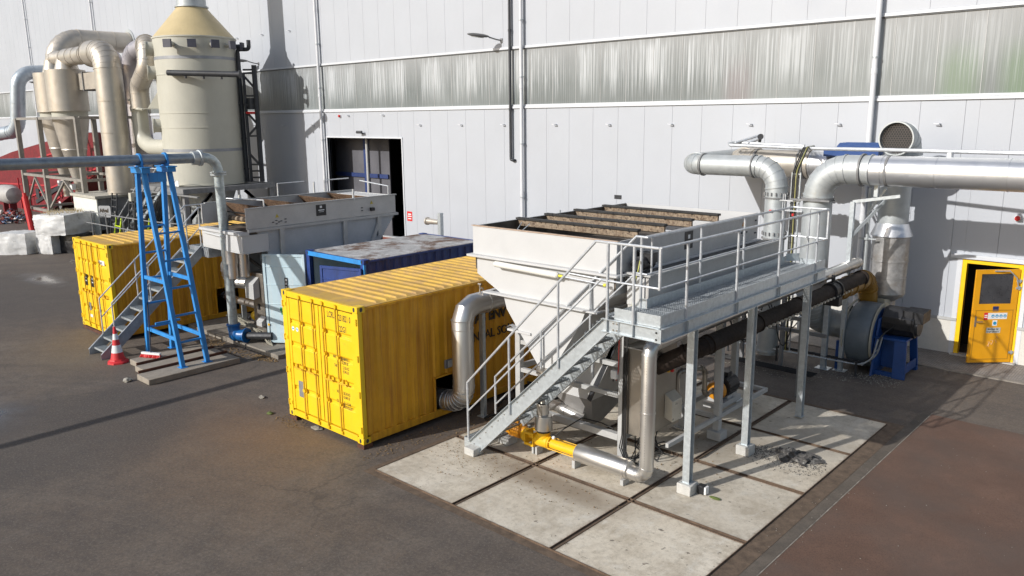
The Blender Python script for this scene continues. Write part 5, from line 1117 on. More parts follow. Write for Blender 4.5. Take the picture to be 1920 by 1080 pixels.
mb = MB(); mb.cyl((A0+.8, 2.15, 3.44), (A1-.04, 2.15, 3.44), .07, n=14); r_l = obj('drive_roller', mb, BEIGE, h2)
mb = MB(); mb.lathe((-8.42, 2.1, 3.44), (0, -1, 0), [(0, .19), (.03, .19), (.031, .11), (.06, .11), (.061, .04), (.09, .04)], 20)
for k in range(14): a = k*2*math.pi/14; mb.box(-8.42+.195*math.cos(a)-.015, -8.42+.195*math.cos(a)+.015, 2.07, 2.1, 3.44+.195*math.sin(a)-.015, 3.44+.195*math.sin(a)+.015)
obj('sprocket', mb, LGREY, r_l); obj('chain_band', MB().box(-8.40, A1-.1, 2.06, 2.1, 3.28, 3.31).box(-8.40, A1-.1, 2.06, 2.1, 3.59, 3.62), BLACKR, r_l)
mb = MB(); mb.box(A0+.02, A1+.06, 1.80, 2.05, 3.07, 3.14); mb.box(A0+.06, A1+.02, 1.86, 1.90, 2.64, 3.069); mb.box(A0+.06, A0+.1, 1.901, 2.6, 2.64, 3.069); mb.box(A1-.02, A1+.02, 1.901, 2.6, 2.64, 3.069); mb.box(A0+.06, A1+.02, 1.86, 2.6, 2.60, 2.639)
mb.tube([(A0+.3, 1.82, 3.02), (A0+1.3, 1.82, 2.98)], .035, 8); obj('front_tray', mb, HOPW, h2, bevel=.004)
mb = MB(); mb.box(A1-.04, A1+.06, 2.05, B1+.05, 3.14, 3.205); mb.box(A1-.02, A1+.05, 2.9, 6.0, 2.38, 2.44); obj('side_flange', mb, LGREY, h2)
mb = MB(); mb.prism([(A1-.02, 2.3, 3.139), (A1-.02, 6.8, 3.139), (A1-.02, 6.2, 2.40), (A1-.02, 5.6, 2.1), (A1-.02, 3.2, 1.9), (A1-.02, 2.6, 2.5)], (-.04, 0, 0)); mb.extr([(A1-.06, 2.3, 3.1), (-8.2, 3, 1.2), (A0+.05, 2.3, 3.1)], (0, 4, 0)); obj('trough_body', mb, mat('blue grey trough steel', (.42, .44, .46), .5, var=.08, fine=.25), h2)
mb = MB()
for y in (3.0, 5.0, 6.2): mb.box(A1+.001, A1+.05, y-.06, y+.06, 2.0 if y < 6 else 2.6, 3.139)
mb.bar((A1+.02, 6.25, 3.1), (A1+.02, 5.9, 2.4), .05, .09); obj('side_stiffener', mb, LGREY, h2)
for x, y in ((A0+.15, 2.5), (A1-.1, 2.9), (A1-.1, 6.3), (A0+.15, 6.3)):
    obj('frame_leg', MB().box(x-.06, x+.06, y-.06, y+.06, .1, 2.6), mat('brownish frame steel', (.13, .115, .10), .55, var=.3), h2)
mb = MB(); mb.bar((A1-.3, 2.5, 2.55), (A1-.1, 3.4, 1.6), .07); mb.bar((A0+.9, 2.3, 2.6), (A1-.3, 3.0, 1.7), .07); mb.box(-8.9, -8.8, 2.3, 2.4, .1, 2.6); obj('frame_brace', mb, mat('brownish frame steel', (.13, .115, .10)), h2)
pn = obj('maker_plate', MB().box(A1+.0005, A1+.006, 4.10, 4.42, 3.36, 3.66), BLACKP, h2)
obj('maker_mark', MB().box(A1+.0065, A1+.008, 4.22, 4.29, 3.57, 3.63).box(A1+.0065, A1+.008, 4.17, 4.36, 3.50, 3.525).box(A1+.0065, A1+.008, 4.19, 4.34, 3.46, 3.47), WHITE, pn)
mb = MB()
for y, z in ((2.85, 3.44), (5.92, 3.53)): mb.prism([(A1+.0005, y, z), (A1+.0005, y+.11, z), (A1+.0005, y+.055, z+.1)], (.004, 0, 0))
obj('warning_triangle', mb, mat('dull warning yellow', (.5, .4, .05), .6), h2)
mb = MB()
for y, z in ((2.75, 3.32), (2.85, 3.36), (2.85, 3.27), (2.92, 3.31), (2.99, 3.33), (3.12, 3.37), (3.12, 3.29), (5.6, 3.44), (5.6, 3.36)): mb.box(A1+.0005, A1+.02, y, y+.05, z, z+.02)
obj('bearing_bolt', mb, DARKM, h2); obj('switch_knob', MB().box(A1+.001, A1+.09, 5.9, 6.02, 3.34, 3.43), BLACKP, h2)
mb = MB()
for pts in ([(A0+.0, 2.6, 3.76), (A0+.0, 2.6, 4.02), (A0+.9, 2.4, 4.0)],): pass
for (x, y0_, y1_) in ((A0-.05, 4.3, 5.2), (A0-.05, 5.9, 6.8)):
    mb.tube([(x, y0_, 3.7), (x, y0_, 4.12), (x, y1_, 4.12)], .02, 8)
mb.tube([(A1, 2.55, 3.72), (A1, 2.55, 3.92), (A0+.9, 2.2, 3.92)], .02, 8); mb.cyl((A1, 5.35, 3.7), (A1, 5.35, 4.0), .03, n=8); mb.tube([(A1, 6.6, 3.7), (A1, 6.6, 4.0), (A0+.8, 6.6, 4.1)], .02, 8); mb.cyl((A0, 5.5, 3.7), (A0, 5.5, 4.1), .03, n=8)
obj('top_handrail', mb, GALVR, h2)
# pipes, cabinet and pump under it
t = thing('lobster_duct', 'polished steel duct dropping from the rear machine into the farther yellow container', 'duct', (-8.8, 2.2, 0))
mb = MB(); mb.cyl((-8.15, 2.05, 2.60), (-8.15, 2.05, 2.25), .2, n=24); mb.cyl((-8.15, 2.05, 2.26), (-8.15, 2.05, 1.85), .17, n=24); mb.cyl((-7.9, 2.25, 2.60), (-7.9, 2.25, 1.9), .13, n=18); obj('drop_pipe', mb, STAIN, t)
mb = MB(); duct(mb, [(-8.2, 2.1, 2.02), (-9.35, 2.5, 2.02), (-9.45, 2.6, 1.5), (-8.5, 3.0, 1.48)], .16, .22, 5, 22, ribs=.6, h=.012, w=.02); obj('duct_bend', mb, STAIN, t)
t = thing('ground_pipe', 'shiny low pipe leaving the dark hatch of the farther yellow container', 'pipe', (-10, 3, 0)); obj('pipe_tube', MB().tube([(-11.2, 3.3, .75), (-10.4, 3.25, .72), (-8.3, 3.3, .72)], .10, 14), STAIN, t); obj('pipe_coupling', MB().cyl((-10.9, 3.28, .73), (-10.55, 3.27, .73), .13, n=14), RUSTB, t); mb = MB()
for x in (-10, -9.2): mb.box(x-.02, x+.02, 3.2, 3.34, 0, .62)
obj('pipe_leg', mb, GALV, t)
t = thing('control_cabinet', 'grey control cabinet with a slanted cowl beside the pale blue door', 'cabinet', (-7.4, 2.6, 0))
obj('cabinet_body', MB().box(-7.95, -7.35, 2.45, 3.0, .35, 1.98), STAIND, t, bevel=.006); obj('cabinet_cowl', MB().prism([(-7.98, 2.44, 1.35), (-7.98, 2.26, 1.30), (-7.98, 2.26, 1.72), (-7.98, 2.44, 1.88)], (.42, 0, 0)), LGREY, t, bevel=.004); obj('cabinet_switch', MB().box(-7.7, -7.62, 2.42, 2.449, 1.0, 1.15), BLACKP, t); obj('cabinet_hood', MB().prism([(-7.6, 2.449, .62), (-7.6, 2.3, .60), (-7.6, 2.3, .72), (-7.6, 2.449, .84)], (.26, 0, 0)), LGREY, t)
t = thing('small_pump', 'dark pump and pipework with a yellow cover under the rear machine', 'pump', (-8.6, 3, 0))
mb = MB(); mb.lathe((-8.7, 3.1, 1.2), (1, 0, 0), [(0, .12), (.3, .14), (.32, .1), (.5, .08)], 16); mb.box(-8.8, -8.3, 2.9, 3.3, .1, .6); mb.tube(fillet([(-8.9, 2.8, .5), (-8.4, 2.8, .5), (-8.4, 2.8, 1.6)], .1, 3)[0], .06, 10); obj('pump_body', mb, DARKM, t); obj('pump_cover', MB().sphere((-8.05, 2.55, .75), .14, 12), PUMPY, t); mb = MB(); rnd = random.Random(2)
for k in range(14):
    mb.tube([(-9.3+rnd.random()*.3, 2.3+rnd.random()*.3, .62), (-8.5, 2.25+rnd.random()*.2, .5+rnd.random()*.12), (-7.6, 2.3+rnd.random()*.3, .32+rnd.random()*.1), (-7.1+rnd.uniform(-.2, .1), 2.4, .12)], .014, 5)
obj('pump_cable', mb, mat('dusty pale cable', (.3, .28, .22), .8, var=.3, vs=9), t)
mb = MB()
for i in range(3): mb.box(-11.0+i*1.62, -9.42+i*1.62, 2.02, 3.9, -.02, .115)
o = obj('concrete_pads', mb, OLDC, bevel=.01); o['kind'] = 'structure'
# ---------------------------------------------------------------- second stair
s2 = thing('access_stair', 'grey steel stair with handrails climbing beside the farther yellow container', 'stair', (-10, .5, 0), 'steel stairs with handrails')
QX0, QX1 = -10.36, -9.60; QA, QB = Vector((0, -.95, .0)), Vector((0, 1.92, 2.52)); GD = mat('dull stair steel', (.34, .36, .38), .5, .45, var=.2, vs=8)
for x, o in ((QX0, -1), (QX1, 1)):
    c = [QA, QA+Vector((0, 0, .14)), QB+Vector((0, 0, .06)), QB+Vector((0, .05, .06)), QB+Vector((0, .05, -.22)), QA+Vector((0, .26, 0))]
    mb = MB(); mb.prism([Vector((x, p.y, p.z)) for p in c], (.01*o, 0, 0)); mb.bar((x+.03*o, c[1].y, c[1].z), (x+.03*o, c[2].y, c[2].z), .05, .008); obj('stringer', mb, GD, s2)
for i in range(11):
    p = QA.lerp(QB, (i+.6)/11.3); g = grating(QX0+.01, QX1-.01, p.y-.02, p.y+.24, p.z+.05, a=.04, b=.05); g.box(QX0+.01, QX1-.01, p.y-.026, p.y-.02, p.z+.0, p.z+.055); obj('tread', g, GALV, s2)
mb = MB(); mb.box(QX0, -9.30, 1.97, 2.02, 2.28, 2.52); mb.box(-9.30, -9.25, 1.97, 5.6, 2.28, 2.52); mb.box(QX0, QX0+.05, 2.021, 5.6, 2.28, 2.52); obj('platform_beam', mb, GD, s2)
obj('platform_grating', grating(QX0+.05, -9.30, 2.02, 5.6, 2.53, a=.06, b=.12), GALV, s2)
for x in (QX0-.02, QX1+.02):
    obj('handrail', MB().tube([(x, -.55, .35), (x, -.55, 1.42), (x, 1.95, 3.62), (x, 5.5 if x < -10 else 2.6, 3.62)], .02, 8), GALVR, s2); obj('mid_rail', MB().tube([(x, -.55, .92), (x, 1.95, 3.08), (x, 5.5 if x < -10 else 2.6, 3.08)], .015, 8), GALVR, s2)
    for y in (.45, 1.95)+((3.2, 4.4, 5.5) if x < -10 else (2.6,)): z = min(2.5, QA.z+(y+.95)*.878); obj('rail_post', MB().cyl((x, y, z), (x, y, min(3.62, z+1.1)), .02, n=8), GALVR, s2)
# ---------------------------------------------------------------- blue trestle, overhead pipe
tr = thing('pipe_trestle', 'bright blue A frame trestle standing on concrete strips under the overhead pipe', 'trestle', (-7.9, .2, 0))
TB = [(-8.86, -.06), (-6.98, -.06), (-6.98, .56), (-8.86, .56)]; TT = [(-8.36, -.06), (-8.02, -.06), (-8.02, .56), (-8.36, .56)]; ZH = 4.72
def tl(i, z): t_ = (z-.14)/(ZH-.14); return Vector((TB[i][0]+(TT[i][0]-TB[i][0])*t_, TB[i][1]+(TT[i][1]-TB[i][1])*t_, z))
for i in range(4):
    obj('leg', MB().bar(tl(i, .15), tl(i, ZH), .11, .10, (0, 1, 0)), BLUEB, tr, bevel=.004); obj('foot_plate', MB().box(TB[i][0]-.1, TB[i][0]+.1, TB[i][1]-.09, TB[i][1]+.09, .14, .152), BLUEB, tr)
for z in (.72, 1.35, 2.0, 2.65, 3.3):
    obj('rung', MB().bar(tl(1, z), tl(2, z), .045), BLUEB, tr); obj('rung', MB().bar(tl(0, z+.1), tl(3, z+.1), .045), BLUEB, tr)
for i, j in ((0, 1), (3, 2)):
    for z in (2.15, .80): 
        if z > 1 or True: obj('cross_bar', MB().bar(tl(i, z), tl(j, z), .05, .09, (0, 0, 1)), BLUEB, tr, bevel=.003)
obj('cross_bar', MB().bar(tl(0, 1.0)+Vector((.5, 0, 0)), tl(3, 1.0)+Vector((.5, 0, 0)), .05), BLUEB, tr)
for y in (-.06, .56): obj('head_plate', MB().box(-8.5, -7.88, y-.10, y+.10, 4.721, 4.84).box(-8.55, -7.83, y-.12, y+.12, 4.841, 4.865), BLUEB, tr, bevel=.003)
obj('head_beam', MB().box(-8.07, -7.97, .045, .455, 4.5, 4.72), BLUEB, tr); 
for y in (-.06, .56): obj('pipe_strap', MB().lathe((-8.2, y-.03, 5.02), (0, 1, 0), [(0, .125), (0, .165), (.05, .165), (.05, .125)], 20, False).box(-8.36, -8.32, y-.03, y+.02, 4.866, 5.0).box(-8.08, -8.04, y-.03, y+.02, 4.866, 5.0), BLUEB, tr)
hp = thing('overhead_pipe', 'long galvanised overhead pipe carried by the blue trestle and bending down to a blue valve', 'pipe', (-8.2, 1.9, 0))
obj('pipe_run', MB().tube([(-8.2, -14, 5.12), (-8.2, -3, 5.06), (-8.2, 1.35, 5.01)], .125, 20), mat('blue grey weathered pipe', (.30, .335, .37), .42, .5, var=.2, vs=6), hp)
PG = mat('mottled galvanised pipe', (.47, .52, .52), .45, .4, var=.25, vs=11)
P_, _ = fillet([(-8.2, 1.35, 5.01), (-8.2, 1.86, 5.0), (-8.2, 1.90, 4.6)], .33, 6); obj('pipe_bend', MB().tube(P_, .125, 20), PG, hp)
obj('pipe_leg', MB().tube([(-8.2, 1.90, 4.62), (-8.2, 1.96, .62)], .12, 20), PG, hp)
mb = MB(); mb.lathe((-8.2, 1.24, 5.01), (0, 1, 0), [(0, .17), (.16, .17), (.17, .20), (.23, .20)], 20); mb.lathe((-8.2, 1.90, 4.64), (0, 0, -1), [(0, .20), (.03, .20), (.035, .14), (.05, .14), (.055, .20), (.085, .20)], 20); obj('pipe_flange', mb, GALVD, hp)
mb = MB(); mb.lathe((-8.2, 1.96, .62), (0, 0, -1), [(0, .17), (.03, .19), (.06, .17)], 18); mb.tube(fillet([(-8.2, 1.96, .58), (-8.2, 1.96, .30), (-7.85, 2.1, .32)], .2, 5)[0], .155, 16); mb.sphere((-8.15, 1.98, .33), .19, 14); mb.lathe((-7.86, 2.1, .32), (.93, .36, .0), [(0, .2), (.04, .2)], 16); obj('foot_valve', mb, BLUEV, hp)
obj('valve_spool', MB().cyl((-7.8, 2.12, .32), (-7.2, 2.5, .34), .1, n=12), DARKM, hp)
mb = MB()
for i in range(3):
    x0 = -8.66+i*.68; mb = MB(); y0_ = (-.62, -.78, -1.02)[i]; mb.box(x0, x0+.64, y0_, 1.25, 0, .14); o = obj('concrete_strip', mb, mat('grey brown strip top', (.30, .26, .21), .9, var=.15, vs=5, fine=.35), loc=(x0+.3, .1, 0), bevel=.012)
    tag(o, ('left concrete strip under the blue trestle, nearest the traffic cone', 'middle one of the three concrete strips under the blue trestle', 'right and longest concrete strip under the blue trestle legs')[i], 'slab', 'concrete strips under the blue trestle')
mb = MB()
for i in (1, 2): x0 = -8.66+i*.68; obj_ = tag(obj('steel_rail', MB().box(x0-.035, x0-.005, (-.62, -.78, -1.02)[i]+.05, 1.25, .0, .20), RUSTB, loc=(x0, 0, 0)), ('rusty steel rail between the left and middle concrete strips', 'rusty steel rail between the middle and right concrete strips')[i-1], 'rail')
# cone, broom
cn = thing('traffic_cone', 'red and white traffic cone at the foot of the stair', 'cone', (-9.08, -.72, 0)); cx, cy = -9.08, -.74
obj('cone_base', MB().lathe((cx, cy, 0), Z, [(0, .26), (.04, .255), (.07, .20), (.10, .19)], 8), mat('cone red', (.62, .03, .035), .55, var=.1), cn)
CR = MATS['cone red']
obj('cone_body', MB().lathe((cx, cy, .10), Z, [(0, .165), (.17, .13)], 20).lathe((cx, cy, .46), Z, [(0, .093), (.14, .07)], 20).lathe((cx, cy, .75), Z, [(0, .05), (.17, .03), (.18, .02)], 20), CR, cn)
obj('cone_band', MB().lathe((cx, cy, .2701), Z, [(0, .131), (.189, .094)], 20).lathe((cx, cy, .6001), Z, [(0, .071), (.149, .051)], 20), WHITE, cn)
br = thing('push_broom', 'red push broom leaning on the left leg of the blue trestle', 'broom', (-8.5, -.25, .14)); obj('broom_head', MB().bar((-8.62, -.32, .25), (-8.12, -.08, .25), .07, .05), WHITE, br); mb = MB(); rnd = random.Random(6)
for k in range(60): t_ = k/59; p = Vector((-8.62, -.32, .225)).lerp(Vector((-8.12, -.08, .225)), t_); mb.bar(p, p+Vector((rnd.uniform(-.02, .02), -.03-rnd.random()*.04, -.08)), .02, .03)
obj('broom_bristle', mb, REDB, br); obj('broom_handle', MB().tube([(-8.38, -.2, .27), (-8.70, -.02, 1.62)], .014, 8), BLACKP, br)
#@@LEFT
# ---------------------------------------------------------------- cream scrubber tower
SXc, SYc, SR = -24.62, 9.85, 1.76
tw = thing('scrubber_tower', 'tall cream scrubber tower with a yellowed cone top on a steel frame', 'tower', (SXc, SYc, 0))
mb = MB(); mb.lathe((SXc, SYc, 3.06), Z, [(0, SR+.05), (.05, SR+.05), (.051, SR), (4.82, SR), (4.83, SR+.02), (4.87, SR+.02), (4.88, SR), (6.40, SR), (6.41, SR+.035), (6.47, SR+.035), (6.48, SR)], 56); obj('tower_shell', mb, CREAM, tw)
obj('tower_cone', MB().lathe((SXc, SYc, 9.541), Z, [(0, SR-.01), (1.25, .68), (1.28, .66)], 56, False), CREAMY, tw)
mb = MB(); mb.lathe((SXc, SYc, 10.80), Z, [(0, .64), (.05, .64), (.051, .72), (.10, .72), (.101, .66), (.14, .66), (.15, .63), (5.4, .60)], 36); obj('chimney', mb, GALVD, tw)
mb = MB()
for z in (4.62, 8.62): mb.band((SXc, SYc, z), Z, SR+.004, .13, .006, 56)
obj('tension_strap', mb, mat('dull zinc strap', (.30, .31, .33), .5, .3), tw)
mb = MB()
for z in (5.62, 6.25): mb.band((SXc, SYc, z), Z, SR+.002, .03, .014, 56)
obj('shell_seam', mb, CREAM, tw)
def radial(az, z, r0=SR): a = R(az); return Vector((SXc+math.cos(a)*r0, SYc+math.sin(a)*r0, z)), Vector((math.cos(a), math.sin(a), 0))
for z in (9.05, 8.02, 5.72):
    p, d = radial(-113, z); obj('manhole', MB().lathe(p-d*.15, d, [(0, .30), (.42, .30), (.421, .34), (.47, .34)], 26), CREAM, tw)
for k, az in enumerate((-58, -30, -4, 20, 43)):
    p, d = radial(az, 9.17-(.0)*k); obj('nozzle_stub', MB().cyl(p-d*.1, p+d*.34, .10, n=12), CREAM if k < 4 else DARKM, tw); q = p+d*.36; s_ = Vector((-d.y, d.x, 0))
    obj('nozzle_cap', MB().bar(q-s_*.18+Z*.0, q+s_*.18, .10, .34), mat('faded dark cap', (.07, .07, .09), .5), tw)
p, d = radial(-62, 7.95); sp3 = obj('pipe_socket', MB().cyl(p-d*.1, p+d*.38, .12, n=14), CREAM, tw)
mb = MB(); q0 = p+d*.32; q1 = q0+Vector((.80, .60, 0)).normalized()*3.2-Z*.12; mb.cyl(q0, q1, .125, n=14); mb.lathe(q1, (q1-q0), [(0, .17), (.06, .17)], 14)
for t_ in (.25, .5, .75): mb.cyl(q0.lerp(q1, t_)-Z*.05, q0.lerp(q1, t_)-Z*.22, .05, n=8)
obj('black_header', mb, DARKM, tw)
mb = MB(); mb.cyl((SXc+1.36, SYc+1.30, 3.1), (SXc+1.36, SYc+1.30, 8.9), .10, n=12); mb.tube(fillet([(SXc+1.36, SYc+1.30, 8.7), (SXc+1.36, SYc+1.30, 9.05), (SXc+1.75, SYc+1.66, 9.05), (SXc+1.75, SYc+1.66, 9.45)], .12, 3)[0], .09, 10)
for z in (3.7, 5.1, 6.6, 8.1): mb.band((SXc+1.36, SYc+1.30, z), Z, .10, .05, .02, 12)
obj('drain_pipe', mb, DARKM, tw)
mb = MB(); LX, LY = SXc+1.95, SYc+1.72   # lattice ladder tower standing at the side
mb.cyl((LX, LY, 3.1), (LX, LY, 8.35), .11, n=12); mb.cyl((LX-.35, LY-.35, 3.1), (LX-.35, LY-.35, 8.0), .07, n=10)
for z0, z1 in ((7.9, 7.3), (6.3, 5.7), (5.2, 5.7), (4.4, 3.8)): mb.bar((LX-.35, LY-.35, z0), (LX, LY, z1), .09)
for z in (3.3, 3.6, 3.9, 5.2, 6.6, 7.0, 8.0, 8.15): mb.bar((LX-.35, LY-.35, z), (LX+.05, LY, z), .10, .08)
mb.box(LX-.35, LX-.05, LY-.3, LY, 6.4, 6.9); obj('lattice_frame', mb, DARKM, tw)
obj('red_valve', MB().box(LX-.35, LX-.0, LY-.4, LY-.1, 6.2, 6.3), REDB, tw)
mb = MB(); mb.box(SXc-2.2, SXc+2.3, SYc-2.35, SYc-2.2, 2.84, 3.05); mb.box(SXc-2.2, SXc+2.3, SYc+1.9, SYc+2.05, 2.84, 3.05); mb.box(SXc-2.35, SXc-2.2, SYc-2.35, SYc+2.05, 2.84, 3.05); mb.box(SXc+2.301, SXc+2.45, SYc-2.35, SYc+2.05, 2.84, 3.05); mb.box(SXc-2.19, SXc+2.29, SYc-2.19, SYc+1.89, 2.96, 3.03)
mb.box(SXc-2.3, SXc+4.2, SYc-2.6, SYc-2.5, 2.80, 2.86)
obj('platform', mb, GREYM, tw)
for x, y in ((-2.2, -2.2), (2.3, -2.2), (-2.2, 1.9), (2.3, 1.9)):
    obj('frame_leg', MB().box(SXc+x-.1, SXc+x+.1, SYc+y-.1, SYc+y+.1, 0, 2.83), GREYM, tw)
mb = MB()
for x0, x1 in ((-2.2, -1.1), (2.3, 1.2)): mb.bar((SXc+x0, SYc-2.2, 1.9), (SXc+x1, SYc-2.2, 2.8), .14); mb.bar((SXc+2.3, SYc-2.2, 1.6), (SXc+2.3, SYc-1.0, 2.8), .12); mb.bar((SXc+2.3, SYc+1.9, 1.6), (SXc+2.3, SYc+.6, 2.8), .12)
obj('frame_brace', mb, GREYM, tw)
mb = MB()
for x in (-1.2, -.4, .5, 1.3): mb.cyl((SXc+x, SYc-1.0+.3*x, .1), (SXc+x, SYc-1.0+.3*x, 2.8), .12, n=10)
mb.lathe((SXc+.2, SYc, 1.2), Z, [(0, .9), (.8, .9), (1.6, 1.2)], 20); obj('under_pipework', mb, GALVD, tw)
obj('name_board', MB().box(SXc+1.0, SXc+1.45, SYc-2.05, SYc-2.03, 3.10, 3.36), WHITE, tw)
p, d = radial(-130, 6.75); mb = MB(); mb.prism([p+Vector((0, 0, -.25)), p+d*.55+Vector((0, 0, -.25)), p+Vector((0, 0, .55))], (.05, .05, 0)); mb.bar(p-Z*.28, p+d*.9-Z*.28, .4, .03); obj('lifting_bracket', mb, CREAM, tw)
# feed pipe looping into the tower
lp = thing('looping_duct', 'champagne duct curling over and down into the side of the cream tower', 'duct', (-27.5, 9, 0), 'champagne coloured ducts')
mb = MB(); duct(mb, [(-29.2, 9.6, 8.4), (-28.3, 9.2, 9.5), (-26.9, 8.7, 9.4), (-26.7, 8.5, 8.3), (-27.8, 8.5, 7.5), (-27.8, 8.5, 6.5)], .42, .55, 5, 22, ribs=.7, h=.02); obj('duct_loop', mb, CHAMP, lp)
obj('duct_drop', MB().tube(fillet([(-28.0, 8.5, 6.9), (-28.0, 8.5, 5.0), (-27.0, 8.5, 4.72), (-25.2, 8.7, 4.72)], .7, 6)[0], .36, 22).band((-28, 8.5, 6.9), Z, .40, .08, .05, 22), CREAM, lp)
obj('duct_branch', MB().cyl((-27.7, 8.2, 6.5), (-26.9, 8.2, 6.45), .06, n=8).lathe((-27.95, 8.2, 6.5), (0, -1, 0), [(0, .15), (.1, .15)], 12), CREAM, lp)
for nm, x, y, r, zt, lab in (('v1', -30.9, 9.6, .48, 9.2, 'lilac grey standing duct right behind the tower loop'), ('v2', -31.3, 9.0, .40, 9.0, 'shaded standing duct between the widest champagne duct and the looping one')):
    t = thing('standing_duct', lab, 'duct', (x, y, 0), 'champagne coloured ducts'); mb = MB(); duct(mb, [(x, y, .3), (x, y, zt), (x+(1.6 if nm == 'v1' else -1.8), y+.1, zt+.3)], r, .8, 6, 22, ribs=1.9, h=.02); obj('duct_run', mb, mat('lilac grey duct', (.46, .43, .44), .45, .5, var=.1), t)
v = thing('standing_duct', 'widest champagne duct standing between the twin cyclones and the tower', 'duct', (-28.6, 7.5, 0), 'champagne coloured ducts')
mb = MB(); duct(mb, [(-28.6, 7.5, 2.5), (-28.6, 7.5, 9.05), (-30.3, 7.5, 9.10)], .60, .75, 7, 28, ribs=1.6, h=.02, w=.04); obj('duct_run', mb, CHAMP, v)
mb = MB(); duct(mb, [(-30.2, 7.5, 9.10), (-33.7, 7.5, 9.10), (-33.7, 7.5, 8.9)], .42, .5, 5, 24, ribs=1.0, h=.02, w=.05); obj('duct_arm', mb, CHAMP, v)
mb = MB(); mb.box(-28.95, -28.25, 7.1, 7.9, 0, 2.49); obj('duct_plinth', mb, GREYM, v)
# twin cyclones
for k, (x, y, lab) in enumerate(((-34.0, 7.5, 'front one of the twin champagne cyclone separators, nearest the standing duct'), (-37.3, 8.0, 'rear one of the twin champagne cyclone separators, partly hidden at the left'))):
    t = thing('cyclone_separator', lab, 'cyclone', (x, y, 0), 'cyclone separators')
    mb = MB(); mb.lathe((x, y, 6.45), Z, [(0, .93), (0, .98), (.04, .98), (.041, .94), (2.05, .94), (2.06, .92)], 36); obj('cyclone_body', mb, CHAMP, t)
    obj('cyclone_hat', MB().lathe((x+.3, y, 8.511), Z, [(0, .62), (.02, .62), (.03, .56), (.62, .40), (.66, .40)], 26), CHAMP, t)
    obj('cyclone_collar', MB().lathe((x, y, 6.16), Z, [(0, .84), (.289, .84)], 30, False), CREAM, t)
    mb = MB(); mb.lathe((x, y, 6.159), (0, 0, -1), [(0, .88), (1.6, .60), (1.65, .62), (1.7, .58), (3.35, .22), (3.6, .22), (3.61, .27), (3.66, .27), (3.7, .2), (4.3, .2)], 30); obj('cyclone_cone', mb, CHAMP, t)
    obj('slide_valve', MB().box(x-.15, x+.15, y-.4, y-.2, 2.45, 2.75), WHITE, t)
    obj('hand_wheel', MB().lathe((x+.1, y-.35, 2.0), (0, -1, 0), [(0, .2), (0, .26), (.05, .26), (.05, .2)], 16, False), RED, t)
    if k == 0: obj('inlet_box', MB().box(x+.3, x+3.2, y+.25, y+.95, 7.5, 8.3), CHAMP, t); obj('inlet_flange', MB().box(x+1.6, x+1.67, y+.19, y+1.01, 7.43, 8.37), GREYM, t)
    else:
        mb = MB(); duct(mb, [(x+.3, y, 8.95), (x+.3, y, 9.25), (x+3.2, y+.6, 9.25)], .38, .4, 4, 20, ribs=1.2); obj('outlet_bend', mb, CHAMP, t)
bt = thing('overhead_duct', 'broad champagne duct curving from behind the cyclones into the white wall', 'duct', (-39.9, 11, 0), 'champagne coloured ducts')
mb = MB(); duct(mb, [(-39.9, 9.2, 6.0), (-39.9, 9.2, 10.55), (-39.9, 13.35, 10.55)], .60, 1.3, 7, 26, ribs=1.4, h=.02); obj('duct_run', mb, CHAMP, bt); obj('wall_collar', MB().lathe((-39.9, 13.36, 10.55), (0, 1, 0), [(0, .8), (.04, .8)], 26), GALVD, bt)
gl = thing('looping_duct', 'bluish galvanised duct bowing out of the wall at the far left edge', 'duct', (-55.5, 12, 0), 'galvanised wall ducts')
mb = MB(); duct(mb, [(-54.6, 13.35, 9.5), (-54.6, 11.5, 9.4), (-55.2, 11.2, 5.3), (-58.5, 10.2, 5.0)], .48, 1.1, 6, 22, ribs=1.6, h=.025); obj('duct_run', mb, mat('bluish galvanised duct', (.44, .49, .53), .45, .5, var=.12, vs=2), gl); obj('wall_collar', MB().lathe((-54.6, 13.36, 9.5), (0, 1, 0), [(0, .7), (.04, .7)], 22), GALVD, gl)
# cyclone frame
cf = thing('cyclone_trestle', 'tall braced steel frame carrying the twin cyclones', 'frame', (-35.5, 7.2, 0), None)
FXs, FYs = (-39.1, -35.6, -30.4), (6.5, 9.2); FM = mat('weathered frame steel', (.30, .28, .25), .55, .3, var=.15)
for x in FXs:
    for y in FYs: obj('frame_leg', MB().box(x-.11, x+.11, y-.11, y+.11, 0, 6.13), FM, cf)
mb = MB()
for z in (3.05, 6.05, 1.2) :
    for y in FYs: mb.box(FXs[0]+.111, FXs[1]-.111, y-.07, y+.07, z, z+.13); mb.box(FXs[1]+.111, FXs[2]-.111, y-.07, y+.07, z, z+.13)
    for x in FXs: mb.box(x-.07, x+.07, FYs[0]+.111, FYs[1]-.111, z, z+.13)
obj('frame_beam', mb, FM, cf)
mb = MB()
for a, b in ((0, 1), (1, 2)):
    m_ = (FXs[a]+FXs[b])/2; mb.bar((FXs[a], FYs[0], 1.4), (m_, FYs[0], 3.0), .09); mb.bar((FXs[b], FYs[0], 1.4), (m_, FYs[0], 3.0), .09)
mb.bar((FXs[2], FYs[0], 1.4), (FXs[2], 7.9, 3.0), .09); mb.bar((FXs[2], FYs[1], 1.4), (FXs[2], 7.9, 3.0), .09)
obj('frame_brace', mb, FM, cf)
